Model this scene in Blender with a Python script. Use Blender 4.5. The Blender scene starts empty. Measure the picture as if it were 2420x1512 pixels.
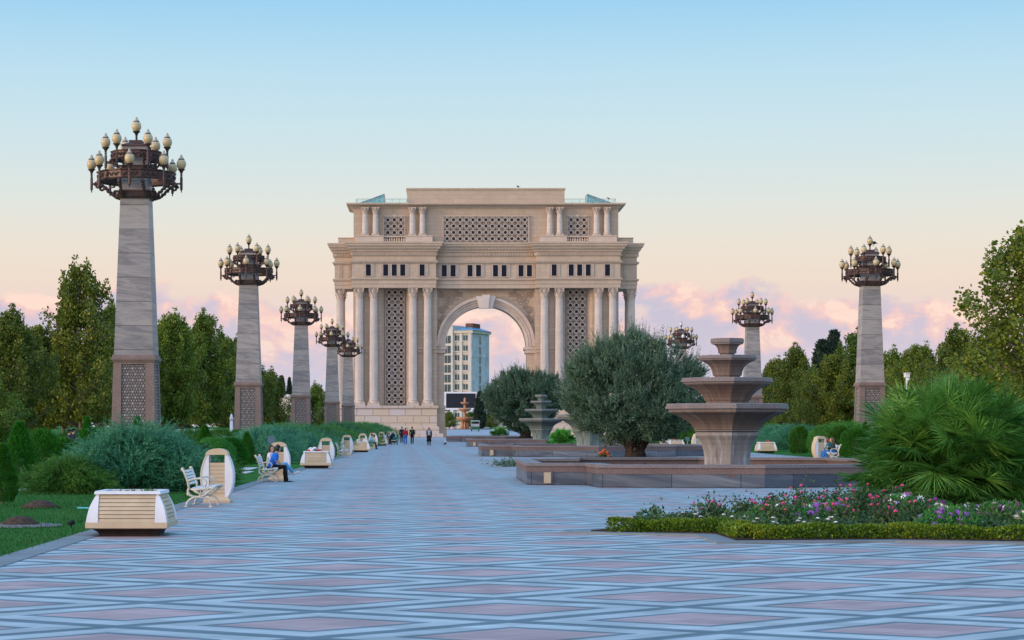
import bpy, bmesh, math, random
import numpy as np
from math import sin, cos, pi, radians as R
from mathutils import Vector, Matrix

S = bpy.context.scene
random.seed(7)
rng = np.random.default_rng(11)

# ---------------------------------------------------------------- camera, sky, sun, exposure
EYE = 1.70
cam_d = bpy.data.cameras.new("camera")
cam = bpy.data.objects.new("camera", cam_d)
S.collection.objects.link(cam)
cam.location = (0, 0, EYE)
cam.rotation_euler = (R(90), 0, 0)
cam_d.sensor_width = 36
cam_d.lens = 70.0
cam_d.shift_x = 0.0711
cam_d.shift_y = 0.1040
cam_d.clip_start = 0.1
cam_d.clip_end = 20000
S.camera = cam
S.view_settings.view_transform = 'Standard'
S.view_settings.look = 'None'
S.view_settings.exposure = 0.0
S.view_settings.gamma = 1.0

SUN_AZ = R(200)      # compass direction of the glow, measured from +X towards +Y (left and a little behind the camera)
SUN_EL = R(7)
sun_d = bpy.data.lights.new("sun", 'SUN')
sun = bpy.data.objects.new("sun", sun_d)
S.collection.objects.link(sun)
sun_d.energy = 2.3
sun_d.angle = R(16)
sun_d.color = (1.0, 0.68, 0.42)
_d = Vector((cos(SUN_AZ) * cos(SUN_EL), sin(SUN_AZ) * cos(SUN_EL), sin(SUN_EL)))
sun.rotation_euler = _d.to_track_quat('Z', 'Y').to_euler()


class NT:
    """small helper for node trees"""
    def __init__(self, tree):
        self.t = tree
        self.n = tree.nodes
        self.l = tree.links

    def add(self, typ, **kw):
        n = self.n.new(typ)
        for k, v in kw.items():
            setattr(n, k, v)
        return n

    def link(self, a, b):
        self.l.new(a, b)

    def put(self, sock, val):
        if isinstance(val, bpy.types.NodeSocket):
            self.l.new(val, sock)
        else:
            sock.default_value = val

    def math(self, op, a, b=None, c=None, clamp=False):
        n = self.add('ShaderNodeMath', operation=op, use_clamp=clamp)
        self.put(n.inputs[0], a)
        if b is not None:
            self.put(n.inputs[1], b)
        if c is not None:
            self.put(n.inputs[2], c)
        return n.outputs[0]

    def mix(self, fac, a, b, typ='MIX'):
        n = self.add('ShaderNodeMix', data_type='RGBA', blend_type=typ)
        self.put(n.inputs[0], fac)
        for s, v in ((n.inputs[6], a), (n.inputs[7], b)):
            if isinstance(v, tuple) and len(v) == 3:
                v = v + (1,)
            self.put(s, v)
        return n.outputs[2]

    def ramp(self, fac, stops, interp='LINEAR'):
        n = self.add('ShaderNodeValToRGB')
        cr = n.color_ramp
        cr.interpolation = interp
        while len(cr.elements) > 1:
            cr.elements.remove(cr.elements[-1])
        for i, (p, c) in enumerate(stops):
            e = cr.elements[0] if i == 0 else cr.elements.new(p)
            e.position = p
            if not isinstance(c, tuple):
                c = (c, c, c)
            e.color = c if len(c) == 4 else c + (1,)
        self.put(n.inputs[0], fac)
        return n.outputs[0]

    def noise(self, vec, scale, detail=4, rough=0.55, dist=0.0):
        n = self.add('ShaderNodeTexNoise')
        n.inputs['Scale'].default_value = scale
        n.inputs['Detail'].default_value = detail
        n.inputs['Roughness'].default_value = rough
        n.inputs['Distortion'].default_value = dist
        if vec is not None:
            self.l.new(vec, n.inputs['Vector'])
        return n.outputs[0]

    def comb(self, x, y, z):
        n = self.add('ShaderNodeCombineXYZ')
        for i, v in enumerate((x, y, z)):
            self.put(n.inputs[i], v)
        return n.outputs[0]


def srgb(r, g, b):
    f = lambda c: (c / 255 / 12.92) if c / 255 <= 0.04045 else ((c / 255 + 0.055) / 1.055) ** 2.4
    return (f(r), f(g), f(b))


W = bpy.data.worlds.new("World")
S.world = W
W.use_nodes = True
nt = NT(W.node_tree)
nt.n.clear()
tc = nt.add('ShaderNodeTexCoord')
sep = nt.add('ShaderNodeSeparateXYZ')
nt.link(tc.outputs['Generated'], sep.inputs[0])
dx, dy, dz = sep.outputs
# elevation in units of 20 degrees
el = nt.math('ARCSINE', dz)
el20 = nt.math('DIVIDE', el, R(20))
az = nt.math('ARCTAN2', dx, dy)
low = nt.ramp(el20, [
    (0.000, srgb(196, 196, 216)), (0.06, srgb(205, 203, 222)), (0.11, srgb(220, 207, 219)),
    (0.155, srgb(236, 213, 209)), (0.205, srgb(241, 221, 205)), (0.26, srgb(236, 227, 213)),
    (0.32, srgb(225, 230, 224)), (0.40, srgb(209, 229, 234)), (0.50, srgb(190, 224, 240)),
    (0.60, srgb(160, 211, 242)), (1.0, srgb(132, 192, 242))])
# higher sky, blue and brighter (dusk dome)
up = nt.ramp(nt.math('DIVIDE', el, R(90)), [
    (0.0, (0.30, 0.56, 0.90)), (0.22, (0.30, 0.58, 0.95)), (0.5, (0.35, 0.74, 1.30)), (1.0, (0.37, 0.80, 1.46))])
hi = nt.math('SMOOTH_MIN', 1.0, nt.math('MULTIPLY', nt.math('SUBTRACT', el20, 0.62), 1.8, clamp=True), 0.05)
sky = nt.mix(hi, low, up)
# cumulus clouds hugging the horizon, lit pink from the side
cvec = nt.comb(nt.math('MULTIPLY', az, 1.0), nt.math('MULTIPLY', el, 1.35), 0.37)
n1 = nt.noise(cvec, 16.0, 8, 0.55, 0.2)
n2 = nt.noise(nt.comb(nt.math('ADD', az, 0.006), nt.math('MULTIPLY', nt.math('ADD', el, 0.007), 1.35), 0.37), 16.0, 8, 0.55, 0.2)
n3 = nt.noise(nt.comb(az, nt.math('MULTIPLY', el, 2.2), 3.1), 42.0, 5, 0.55, 0.3)
nn = nt.math('ADD', nt.math('MULTIPLY', n1, 0.8), nt.math('MULTIPLY', n3, 0.2))
# threshold rises with elevation
thr = nt.ramp(nt.math('DIVIDE', el, R(8)), [(0.0, 0.45), (0.12, 0.42), (0.30, 0.40), (0.40, 0.43), (0.46, 0.495), (0.53, 0.59), (0.66, 0.85)])
den = nt.math('MULTIPLY', nt.math('SUBTRACT', nn, thr), 17.0, clamp=True)
lit = nt.math('MULTIPLY', nt.math('ADD', nt.math('MULTIPLY', nt.math('SUBTRACT', n1, n2), 8.0), 0.46), 1.0, clamp=True)
lit = nt.math('MULTIPLY', lit, nt.math('ADD', 0.45, nt.math('MULTIPLY', n3, 1.1)), clamp=True)
ccol = nt.ramp(lit, [(0.0, srgb(203, 197, 215)), (0.35, srgb(214, 200, 213)), (0.6, srgb(234, 203, 206)), (0.85, srgb(249, 210, 200)), (1.0, srgb(255, 224, 209))])
den = nt.math('MULTIPLY', den, nt.ramp(nt.math('DIVIDE', el, R(8)), [(0.0, 0.15), (0.16, 0.35), (0.3, 0.85), (0.38, 1.0), (1.0, 1.0)]))
sky = nt.mix(den, sky, ccol)
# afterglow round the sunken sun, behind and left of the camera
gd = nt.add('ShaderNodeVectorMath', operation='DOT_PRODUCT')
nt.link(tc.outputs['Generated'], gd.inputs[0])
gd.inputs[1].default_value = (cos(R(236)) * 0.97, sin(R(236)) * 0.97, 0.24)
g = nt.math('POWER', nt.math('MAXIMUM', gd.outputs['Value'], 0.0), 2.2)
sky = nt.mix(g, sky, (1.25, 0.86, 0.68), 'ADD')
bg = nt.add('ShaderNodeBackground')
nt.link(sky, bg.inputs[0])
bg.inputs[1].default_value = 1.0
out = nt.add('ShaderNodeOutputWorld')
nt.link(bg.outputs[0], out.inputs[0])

# ---------------------------------------------------------------- mesh helpers
COL = S.collection


class MB:
    """collects shapes that become ONE mesh object"""
    def __init__(self):
        self.v = []
        self.f = []

    def add(self, verts, faces):
        o = len(self.v)
        self.v.extend(tuple(p) for p in verts)
        self.f.extend(tuple(i + o for i in f) for f in faces)
        return self

    def box(self, x0, x1, y0, y1, z0, z1):
        return self.add([(x0, y0, z0), (x1, y0, z0), (x1, y1, z0), (x0, y1, z0), (x0, y0, z1), (x1, y0, z1), (x1, y1, z1), (x0, y1, z1)],
                        [(3, 2, 1, 0), (4, 5, 6, 7), (0, 1, 5, 4), (1, 2, 6, 5), (2, 3, 7, 6), (3, 0, 4, 7)])

    def obox(self, c, size, rot=None):
        hx, hy, hz = (s / 2 for s in size)
        P = [Vector(p) for p in ((-hx, -hy, -hz), (hx, -hy, -hz), (hx, hy, -hz), (-hx, hy, -hz), (-hx, -hy, hz), (hx, -hy, hz), (hx, hy, hz), (-hx, hy, hz))]
        if rot is not None:
            P = [rot @ p for p in P]
        P = [p + Vector(c) for p in P]
        return self.add(P, [(3, 2, 1, 0), (4, 5, 6, 7), (0, 1, 5, 4), (1, 2, 6, 5), (2, 3, 7, 6), (3, 0, 4, 7)])

    def loft(self, rings, cap=True, closed=True):
        n = len(rings[0])
        o = len(self.v)
        for r in rings:
            self.v.extend(tuple(p) for p in r)
        for i in range(len(rings) - 1):
            a, b = o + i * n, o + (i + 1) * n
            for k in range(n if closed else n - 1):
                k2 = (k + 1) % n
                self.f.append((a + k, a + k2, b + k2, b + k))
        if cap and closed:
            self.f.append(tuple(o + k for k in reversed(range(n))))
            e = o + (len(rings) - 1) * n
            self.f.append(tuple(e + k for k in range(n)))
        return self

    def lathe(self, prof, n=16, c=(0, 0, 0), phase=0.0, cap=True):
        rings = []
        for r, z in prof:
            rings.append([(c[0] + r * cos(phase + 2 * pi * k / n), c[1] + r * sin(phase + 2 * pi * k / n), c[2] + z) for k in range(n)])
        return self.loft(rings, cap)

    def frustum(self, w0, w1, z0, z1, c=(0, 0)):
        h0, h1 = w0 / 2, w1 / 2
        x, y = c
        return self.loft([[(x - h0, y - h0, z0), (x + h0, y - h0, z0), (x + h0, y + h0, z0), (x - h0, y + h0, z0)],
                          [(x - h1, y - h1, z1), (x + h1, y - h1, z1), (x + h1, y + h1, z1), (x - h1, y + h1, z1)]])

    def prism(self, poly, z0, z1):
        return self.loft([[(x, y, z0) for x, y in poly], [(x, y, z1) for x, y in poly]])

    def extrude(self, poly, y0, y1):
        """outline in the x-z plane given thickness along y"""
        return self.loft([[(x, y0, z) for x, z in poly], [(x, y1, z) for x, z in poly]])

    def tube(self, pts, rad, n=8, cap=True, flat=None):
        pts = [Vector(p) for p in pts]
        if not isinstance(rad, (list, tuple)):
            rad = [rad] * len(pts)
        rings = []
        up = None
        for i, p in enumerate(pts):
            d = (pts[min(i + 1, len(pts) - 1)] - pts[max(i - 1, 0)])
            if d.length < 1e-9:
                d = Vector((0, 0, 1))
            d.normalize()
            if up is None:
                a = Vector((0, 0, 1)) if abs(d.z) < 0.9 else Vector((1, 0, 0))
                up = (a - d * a.dot(d)).normalized()
            else:
                up = (up - d * up.dot(d))
                up = up.normalized() if up.length > 1e-6 else d.orthogonal().normalized()
            s = d.cross(up)
            r = rad[i]
            fx = 1.0 if flat is None else flat
            rings.append([p + up * (r * cos(2 * pi * k / n)) + s * (r * fx * sin(2 * pi * k / n)) for k in range(n)])
        return self.loft(rings, cap)

    def ell(self, c, r, n=12, m=8, rot=None):
        rings = []
        for i in range(m + 1):
            t = -pi / 2 + pi * i / m
            q = max(cos(t), 0.02)
            ring = []
            for k in range(n):
                p = Vector((r[0] * q * cos(2 * pi * k / n), r[1] * q * sin(2 * pi * k / n), r[2] * sin(t)))
                if rot is not None:
                    p = rot @ p
                ring.append(p + Vector(c))
            rings.append(ring)
        return self.loft(rings)

    def merge(self, other, M=None):
        if M is None:
            return self.add(other.v, other.f)
        return self.add([M @ Vector(p) for p in other.v], other.f)

    def mesh(self, name, smooth=False, recalc=True):
        me = bpy.data.meshes.new(name)
        me.from_pydata(self.v, [], self.f)
        if recalc:
            bm = bmesh.new()
            bm.from_mesh(me)
            bmesh.ops.recalc_face_normals(bm, faces=bm.faces)
            bm.to_mesh(me)
            bm.free()
        if smooth:
            me.polygons.foreach_set('use_smooth', [True] * len(me.polygons))
        me.update()
        return me

    def build(self, name, mat=None, parent=None, smooth=False, loc=None):
        me = self.mesh(name, smooth)
        if mat is not None:
            me.materials.append(mat)
        return link(name, me, parent, loc)


def link(name, me, parent=None, loc=None):
    o = bpy.data.objects.new(name, me)
    COL.objects.link(o)
    if parent is not None:
        o.parent = parent
    if loc is not None:
        o.location = loc
    return o


def tag(o, label=None, cat=None, group=None, kind=None):
    for k, v in (('label', label), ('category', cat), ('group', group), ('kind', kind)):
        if v:
            o[k] = v
    return o


def thing(name, label, cat, loc=(0, 0, 0), rz=0.0, group=None):
    o = bpy.data.objects.new(name, None)
    o.empty_display_size = 0.2
    COL.objects.link(o)
    o.location = loc
    o.rotation_euler = (0, 0, rz)
    return tag(o, label, cat, group)


def dup(src, loc, rz=0.0, label=None, scale=None, name=None):
    """a copy of a thing with copies of its parts and sub-parts"""
    def cp(o, parent):
        c = o.copy()
        COL.objects.link(c)
        if parent is not None:
            c.parent = parent
        for ch in o.children:
            cp(ch, c)
        return c
    r = cp(src, None)
    r.location = loc
    r.rotation_euler = (0, 0, rz)
    if label:
        r['label'] = label
    if scale is not None:
        r.scale = scale if isinstance(scale, tuple) else (scale,) * 3
    return r


def np_mesh(name, V, F, mat=None):
    """V (n,3), F (m,k) numpy arrays -> mesh datablock"""
    me = bpy.data.meshes.new(name)
    m, k = F.shape
    me.vertices.add(len(V))
    me.vertices.foreach_set('co', np.asarray(V, dtype=np.float32).ravel())
    me.loops.add(m * k)
    me.loops.foreach_set('vertex_index', np.asarray(F, dtype=np.int32).ravel())
    me.polygons.add(m)
    me.polygons.foreach_set('loop_start', np.arange(0, m * k, k, dtype=np.int32))
    me.polygons.foreach_set('loop_total', np.full(m, k, dtype=np.int32))
    me.update(calc_edges=True)
    if mat is not None:
        me.materials.append(mat)
    return me


def gp(u, v):
    """a ground point given where the photograph (2420 px wide) shows it"""
    Y = 8000.0 / (v - 1008.0)
    return ((u - 1038.0) * Y / 4706.0, Y)


def xat(u, Y):
    return (u - 1038.0) * Y / 4706.0


def zat(v, Y):
    return EYE + (1008.0 - v) * Y / 4706.0


# ---------------------------------------------------------------- materials
def new_mat(name):
    m = bpy.data.materials.new(name)
    m.use_nodes = True
    t = NT(m.node_tree)
    t.n.clear()
    b = t.add('ShaderNodeBsdfPrincipled')
    o = t.add('ShaderNodeOutputMaterial')
    t.link(b.outputs[0], o.inputs[0])
    tc = t.add('ShaderNodeTexCoord')
    return m, t, b, tc.outputs['Object']


def bump(t, b, h, strength=0.3, dist=0.02):
    n = t.add('ShaderNodeBump')
    n.inputs['Strength'].default_value = strength
    n.inputs['Distance'].default_value = dist
    t.link(h, n.inputs['Height'])
    t.link(n.outputs[0], b.inputs['Normal'])


def plain(name, col, rough=0.6, var=0.18, scale=4.0, spec=0.3, bmp=0.0, metal=0.0, dirt=0.0, dirtcol=(0.08, 0.07, 0.06)):
    m, t, b, oc = new_mat(name)
    n = t.noise(oc, scale, 5, 0.6)
    c = t.mix(t.ramp(n, [(0.3, 0.0), (0.7, 1.0)]), tuple(x * (1 - var) for x in col), tuple(min(1, x * (1 + var)) for x in col))
    if dirt:
        d = t.noise(oc, scale * 0.37, 6, 0.7)
        c = t.mix(t.math('MULTIPLY', t.ramp(d, [(0.52, 0.0), (0.75, 1.0)]), dirt), c, dirtcol)
    t.link(c, b.inputs['Base Color'])
    b.inputs['Roughness'].default_value = rough
    b.inputs['Specular IOR Level'].default_value = spec
    b.inputs['Metallic'].default_value = metal
    if bmp:
        bump(t, b, t.noise(oc, scale * 6, 4, 0.6), bmp, 0.01)
    return m


def masonry(name, col, bw, bh, mortar=0.012, dark=0.72, var=0.10, tint=None, bmp=0.25, stain=0.25):
    m, t, b, oc = new_mat(name)
    s = t.add('ShaderNodeSeparateXYZ')
    t.link(oc, s.inputs[0])
    vec = t.comb(t.math('ADD', s.outputs[0], s.outputs[1]), s.outputs[2], 0.0)
    br = t.add('ShaderNodeTexBrick')
    br.inputs['Scale'].default_value = 1.0
    br.inputs['Brick Width'].default_value = bw
    br.inputs['Row Height'].default_value = bh
    br.inputs['Mortar Size'].default_value = mortar
    br.inputs['Mortar Smooth'].default_value = 0.2
    br.inputs['Bias'].default_value = 0.0
    t.link(vec, br.inputs['Vector'])
    c1 = tuple(x * (1 - var) for x in col)
    c2 = tint if tint else tuple(x * (1 + var) for x in col)
    br.inputs['Color1'].default_value = c1 + (1,)
    br.inputs['Color2'].default_value = c2 + (1,)
    br.inputs['Mortar'].default_value = tuple(x * dark for x in col) + (1,)
    n = t.noise(oc, 0.55, 6, 0.62)
    c = t.mix(t.math('MULTIPLY', t.ramp(n, [(0.42, 0.0), (0.72, 1.0)]), stain), br.outputs['Color'], tuple(x * 0.62 for x in col), 'MIX')
    sv = t.noise(t.comb(t.math('MULTIPLY', s.outputs[0], 2.2), t.math('MULTIPLY', s.outputs[1], 2.2), t.math('MULTIPLY', s.outputs[2], 0.12)), 1.0, 4, 0.6)
    c = t.mix(t.math('MULTIPLY', t.ramp(sv, [(0.55, 0.0), (0.8, 1.0)]), stain * 1.2), c, tuple(x * 0.5 for x in col))
    t.link(c, b.inputs['Base Color'])
    b.inputs['Roughness'].default_value = 0.85
    b.inputs['Specular IOR Level'].default_value = 0.2
    inv = t.math('SUBTRACT', 1.0, br.outputs['Fac'])
    h = t.math('ADD', inv, t.math('MULTIPLY', t.noise(oc, 9.0, 5, 0.6), 0.25))
    bump(t, b, h, bmp, 0.05)
    return m


def leafmat(name, c1, c2, c3=None, rough=0.55, scale=0.8, trans=0.25, spec=0.3):
    """foliage: each leaf its own shade, clumps of a slightly different green"""
    m, t, b, oc = new_mat(name)
    g = t.add('ShaderNodeNewGeometry')
    oi = t.add('ShaderNodeObjectInfo')
    n = t.noise(oc, scale, 3, 0.5)
    f = t.math('ADD', t.math('MULTIPLY', g.outputs['Random Per Island'], 0.55), t.math('MULTIPLY', t.ramp(n, [(0.3, 0.0), (0.7, 1.0)]), 0.45))
    stops = [(0.0, c1), (0.75, c2)] + ([(1.0, c3)] if c3 else [])
    c = t.ramp(f, stops)
    hs = t.add('ShaderNodeHueSaturation')
    t.link(c, hs.inputs['Color'])
    t.link(t.math('ADD', 0.485, t.math('MULTIPLY', oi.outputs['Random'], 0.03)), hs.inputs['Hue'])
    t.link(t.math('ADD', 0.85, t.math('MULTIPLY', oi.outputs['Random'], 0.35)), hs.inputs['Value'])
    t.link(hs.outputs[0], b.inputs['Base Color'])
    b.inputs['Roughness'].default_value = rough
    b.inputs['Specular IOR Level'].default_value = spec
    tr = t.add('ShaderNodeBsdfTranslucent')
    t.link(hs.outputs[0], tr.inputs[0])
    mx = t.add('ShaderNodeMixShader')
    mx.inputs[0].default_value = trans
    t.link(b.outputs[0], mx.inputs[1])
    t.link(tr.outputs[0], mx.inputs[2])
    o = [x for x in t.n if x.type == 'OUTPUT_MATERIAL'][0]
    t.link(mx.outputs[0], o.inputs[0])
    return m


STONE = masonry('arch_stone', (0.525, 0.412, 0.312), 1.9, 0.62, 0.02, 0.74, 0.05, None, 0.3, 0.28)
STONE_P = plain('carved_stone', (0.57, 0.47, 0.39), 0.85, 0.10, 1.2, 0.2, 0.15, dirt=0.25, dirtcol=(0.30, 0.23, 0.18))
STONE_D = plain('relief_shade_stone', (0.36, 0.28, 0.22), 0.9, 0.15, 2.0, 0.2)  # darker stone colour paints in the shade of engraved lines
BLOCKS = masonry('pedestal_blocks', (0.62, 0.49, 0.36), 2.55, 1.13, 0.045, 0.45, 0.08, (0.55, 0.49, 0.47), 0.6, 0.12)
COLSTONE = plain('column_stone', (0.60, 0.53, 0.47), 0.8, 0.10, 0.8, 0.25, 0.1, dirt=0.2, dirtcol=(0.34, 0.28, 0.24))
DARKPANE = plain('dark_glass', (0.004, 0.010, 0.024), 0.25, 0.2, 0.6, 0.12)
VOID_SHADE = plain('painted_void_shade', (0.03, 0.035, 0.045), 0.9, 0.1)  # near-black for solid panels that paint in the shade behind the lattices
RUST = plain('brown_cast_metal', (0.088, 0.050, 0.046), 0.5, 0.45, 5.0, 0.5, 0.3, 0.35, dirt=0.5, dirtcol=(0.10, 0.11, 0.13))
IRON = plain('dark_iron', (0.035, 0.033, 0.038), 0.45, 0.3, 6.0, 0.5, 0.1, 0.4)
CREAMGLASS = plain('cream_lamp_glass', (0.56, 0.44, 0.25), 0.35, 0.08, 3.0, 0.5)
CREAMCAP = plain('cream_lamp_cap', (0.42, 0.38, 0.29), 0.5, 0.08, 3.0, 0.4)
WHITEGLASS = plain('white_lamp_glass', (0.74, 0.76, 0.76), 0.3, 0.05, 3.0, 0.5)
CREAMWOOD = plain('cream_painted_slats', (0.58, 0.455, 0.30), 0.55, 0.10, 3.0, 0.35, 0.1, dirt=0.3, dirtcol=(0.40, 0.31, 0.18))
WHITEPAINT = plain('white_painted_concrete', (0.74, 0.74, 0.76), 0.6, 0.06, 3.0, 0.3, 0.08, dirt=0.2, dirtcol=(0.42, 0.41, 0.40))
DARKBASE = plain('dark_brown_base', (0.030, 0.022, 0.020), 0.6, 0.3, 5.0, 0.3, 0.1)
BENCHIRON = plain('cream_cast_iron', (0.60, 0.56, 0.46), 0.45, 0.18, 9.0, 0.4, 0.15, dirt=0.5, dirtcol=(0.20, 0.17, 0.13))
BENCHSLAT = plain('white_bench_slat', (0.72, 0.74, 0.74), 0.4, 0.08, 5.0, 0.4)
SOIL = plain('dark_soil', (0.045, 0.033, 0.024), 0.95, 0.4, 14.0, 0.1, 0.6)
MULCH = plain('brown_mulch', (0.075, 0.052, 0.040), 0.95, 0.5, 16.0, 0.1, 0.8)
SKIN = plain('skin', (0.52, 0.29, 0.20), 0.55, 0.06, 6.0, 0.3)
HAIR = plain('black_hair', (0.012, 0.010, 0.010), 0.45, 0.3, 20.0, 0.4)
HAIRB = plain('brown_hair', (0.16, 0.085, 0.045), 0.5, 0.3, 20.0, 0.4)
BLACKCLOTH = plain('black_cloth', (0.010, 0.010, 0.012), 0.85, 0.3, 8.0, 0.2)
NAVY = plain('navy_cloth', (0.015, 0.020, 0.04), 0.85, 0.3, 8.0, 0.2)
BLUECLOTH = plain('blue_cloth', (0.02, 0.16, 0.58), 0.85, 0.12, 8.0, 0.2)
DENIM = plain('light_denim', (0.12, 0.40, 0.66), 0.9, 0.15, 9.0, 0.2)
DENIMD = plain('blue_denim', (0.025, 0.15, 0.42), 0.9, 0.2, 9.0, 0.2)
WHITECLOTH = plain('pale_cloth', (0.66, 0.64, 0.72), 0.9, 0.08, 8.0, 0.2)
REDCLOTH = plain('red_cloth', (0.38, 0.03, 0.03), 0.9, 0.15, 8.0, 0.2)
MAROON = plain('maroon_cloth', (0.10, 0.025, 0.03), 0.9, 0.15, 8.0, 0.2)
GREYCLOTH = plain('grey_patterned_cloth', (0.42, 0.45, 0.50), 0.9, 0.35, 22.0, 0.2)
TEAL = plain('teal_cloth', (0.02, 0.16, 0.19), 0.8, 0.2, 8.0, 0.2)
GREENGREY = plain('dark_grey_green_cloth', (0.035, 0.05, 0.045), 0.9, 0.2, 8.0, 0.2)
SHOEW = plain('pale_shoe', (0.60, 0.66, 0.68), 0.6, 0.1, 12.0, 0.3)
PINKC = plain('pink_cloth', (0.75, 0.20, 0.42), 0.85, 0.2, 10.0, 0.2)
RUBBER = plain('black_rubber', (0.012, 0.012, 0.013), 0.7, 0.2, 9.0, 0.3)
STEEL = plain('grey_painted_steel', (0.35, 0.38, 0.40), 0.45, 0.12, 5.0, 0.4)
BARK = plain('grey_brown_bark', (0.21, 0.175, 0.15), 0.95, 0.5, 7.0, 0.1, 0.8)
BARKO = plain('dark_olive_bark', (0.050, 0.040, 0.034), 0.95, 0.5, 9.0, 0.1, 0.9)
LIME = plain('whitewashed_bark', (0.50, 0.48, 0.46), 0.9, 0.25, 9.0, 0.2, 0.4)

L_PLANE = leafmat('plane_leaves', (0.048, 0.098, 0.012), (0.190, 0.240, 0.026), (0.45, 0.37, 0.055), 0.5, 0.9, 0.22)
L_PLANE2 = leafmat('plane_leaves_dark', (0.040, 0.096, 0.012), (0.148, 0.215, 0.026), (0.36, 0.32, 0.045), 0.5, 0.9, 0.22)
L_OLIVE = leafmat('olive_leaves', (0.055, 0.115, 0.072), (0.150, 0.255, 0.155), (0.29, 0.39, 0.26), 0.5, 1.3, 0.15)
L_JUN = leafmat('juniper_sprays', (0.035, 0.150, 0.080), (0.085, 0.300, 0.155), (0.17, 0.40, 0.19), 0.6, 1.0, 0.2)
L_JUNG = leafmat('green_juniper_sprays', (0.032, 0.140, 0.022), (0.085, 0.270, 0.040), (0.20, 0.40, 0.05), 0.6, 1.0, 0.2)
L_THU = leafmat('thuja_sprays', (0.012, 0.085, 0.004), (0.036, 0.180, 0.007), (0.10, 0.30, 0.02), 0.6, 1.6, 0.2)
L_PALM = leafmat('fan_palm_blades', (0.050, 0.205, 0.030), (0.140, 0.400, 0.060), (0.32, 0.60, 0.16), 0.4, 1.6, 0.25, 0.5)
L_DEAD = leafmat('dry_palm_blades', (0.06, 0.040, 0.022), (0.13, 0.085, 0.045), None, 0.8, 2.0, 0.1)
L_BOX = leafmat('clipped_hedge_leaves', (0.022, 0.090, 0.008), (0.170, 0.245, 0.014), (0.46, 0.36, 0.02), 0.5, 0.7, 0.2)
L_ROSE = leafmat('rose_leaves', (0.028, 0.075, 0.025), (0.065, 0.140, 0.038), (0.16, 0.17, 0.045), 0.5, 1.5, 0.2)
L_DAISY = leafmat('daisy_leaves', (0.030, 0.120, 0.028), (0.075, 0.230, 0.040), None, 0.5, 1.5, 0.2)
L_PINE = leafmat('dark_conifer_needles', (0.012, 0.030, 0.020), (0.030, 0.055, 0.033), None, 0.7, 0.8, 0.1)
L_GRASS = leafmat('grass_blades', (0.014, 0.075, 0.014), (0.030, 0.125, 0.022), (0.06, 0.17, 0.03), 0.6, 0.5, 0.2)
P_PINK = plain('pink_petals', (0.66, 0.07, 0.23), 0.6, 0.35, 30.0, 0.3)
P_WHITE = plain('white_petals', (0.82, 0.80, 0.86), 0.6, 0.08, 30.0, 0.3)
P_PURPLE = plain('purple_petals', (0.42, 0.10, 0.50), 0.6, 0.25, 30.0, 0.3)
P_RED = plain('red_petals', (0.70, 0.03, 0.02), 0.6, 0.2, 30.0, 0.3)
P_ORANGE = plain('orange_petals', (0.75, 0.13, 0.02), 0.6, 0.2, 30.0, 0.3)
# ---------------------------------------------------------------- ground, paving, lawns


def gz(y):
    """the plaza beyond the arch climbs gently"""
    return 0.0 if y < 335 else (1.05 * (y - 335) / 95 if y < 430 else 1.05)


def sheet(name, xs, ys, dz, mat, kind='structure'):
    V = [(x, y, gz(y) + dz) for y in ys for x in xs]
    n = len(xs)
    F = [(j * n + i, j * n + i + 1, (j + 1) * n + i + 1, (j + 1) * n + i) for j in range(len(ys) - 1) for i in range(n - 1)]
    me = bpy.data.meshes.new(name)
    me.from_pydata(V, [], F)
    me.materials.append(mat)
    me.update()
    return tag(link(name, me), kind=kind)


def ground_mat():
    m, t, b, oc = new_mat('lawn_grass')
    n = t.noise(oc, 0.35, 6, 0.6)
    f = t.noise(oc, 9.0, 4, 0.7)
    c = t.mix(n, (0.020, 0.120, 0.016), (0.044, 0.200, 0.026))
    c = t.mix(t.math('MULTIPLY', f, 0.6), c, (0.014, 0.085, 0.011))
    t.link(c, b.inputs['Base Color'])
    b.inputs['Roughness'].default_value = 0.95
    b.inputs['Specular IOR Level'].default_value = 0.1
    bump(t, b, f, 0.8, 0.05)
    return m


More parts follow.
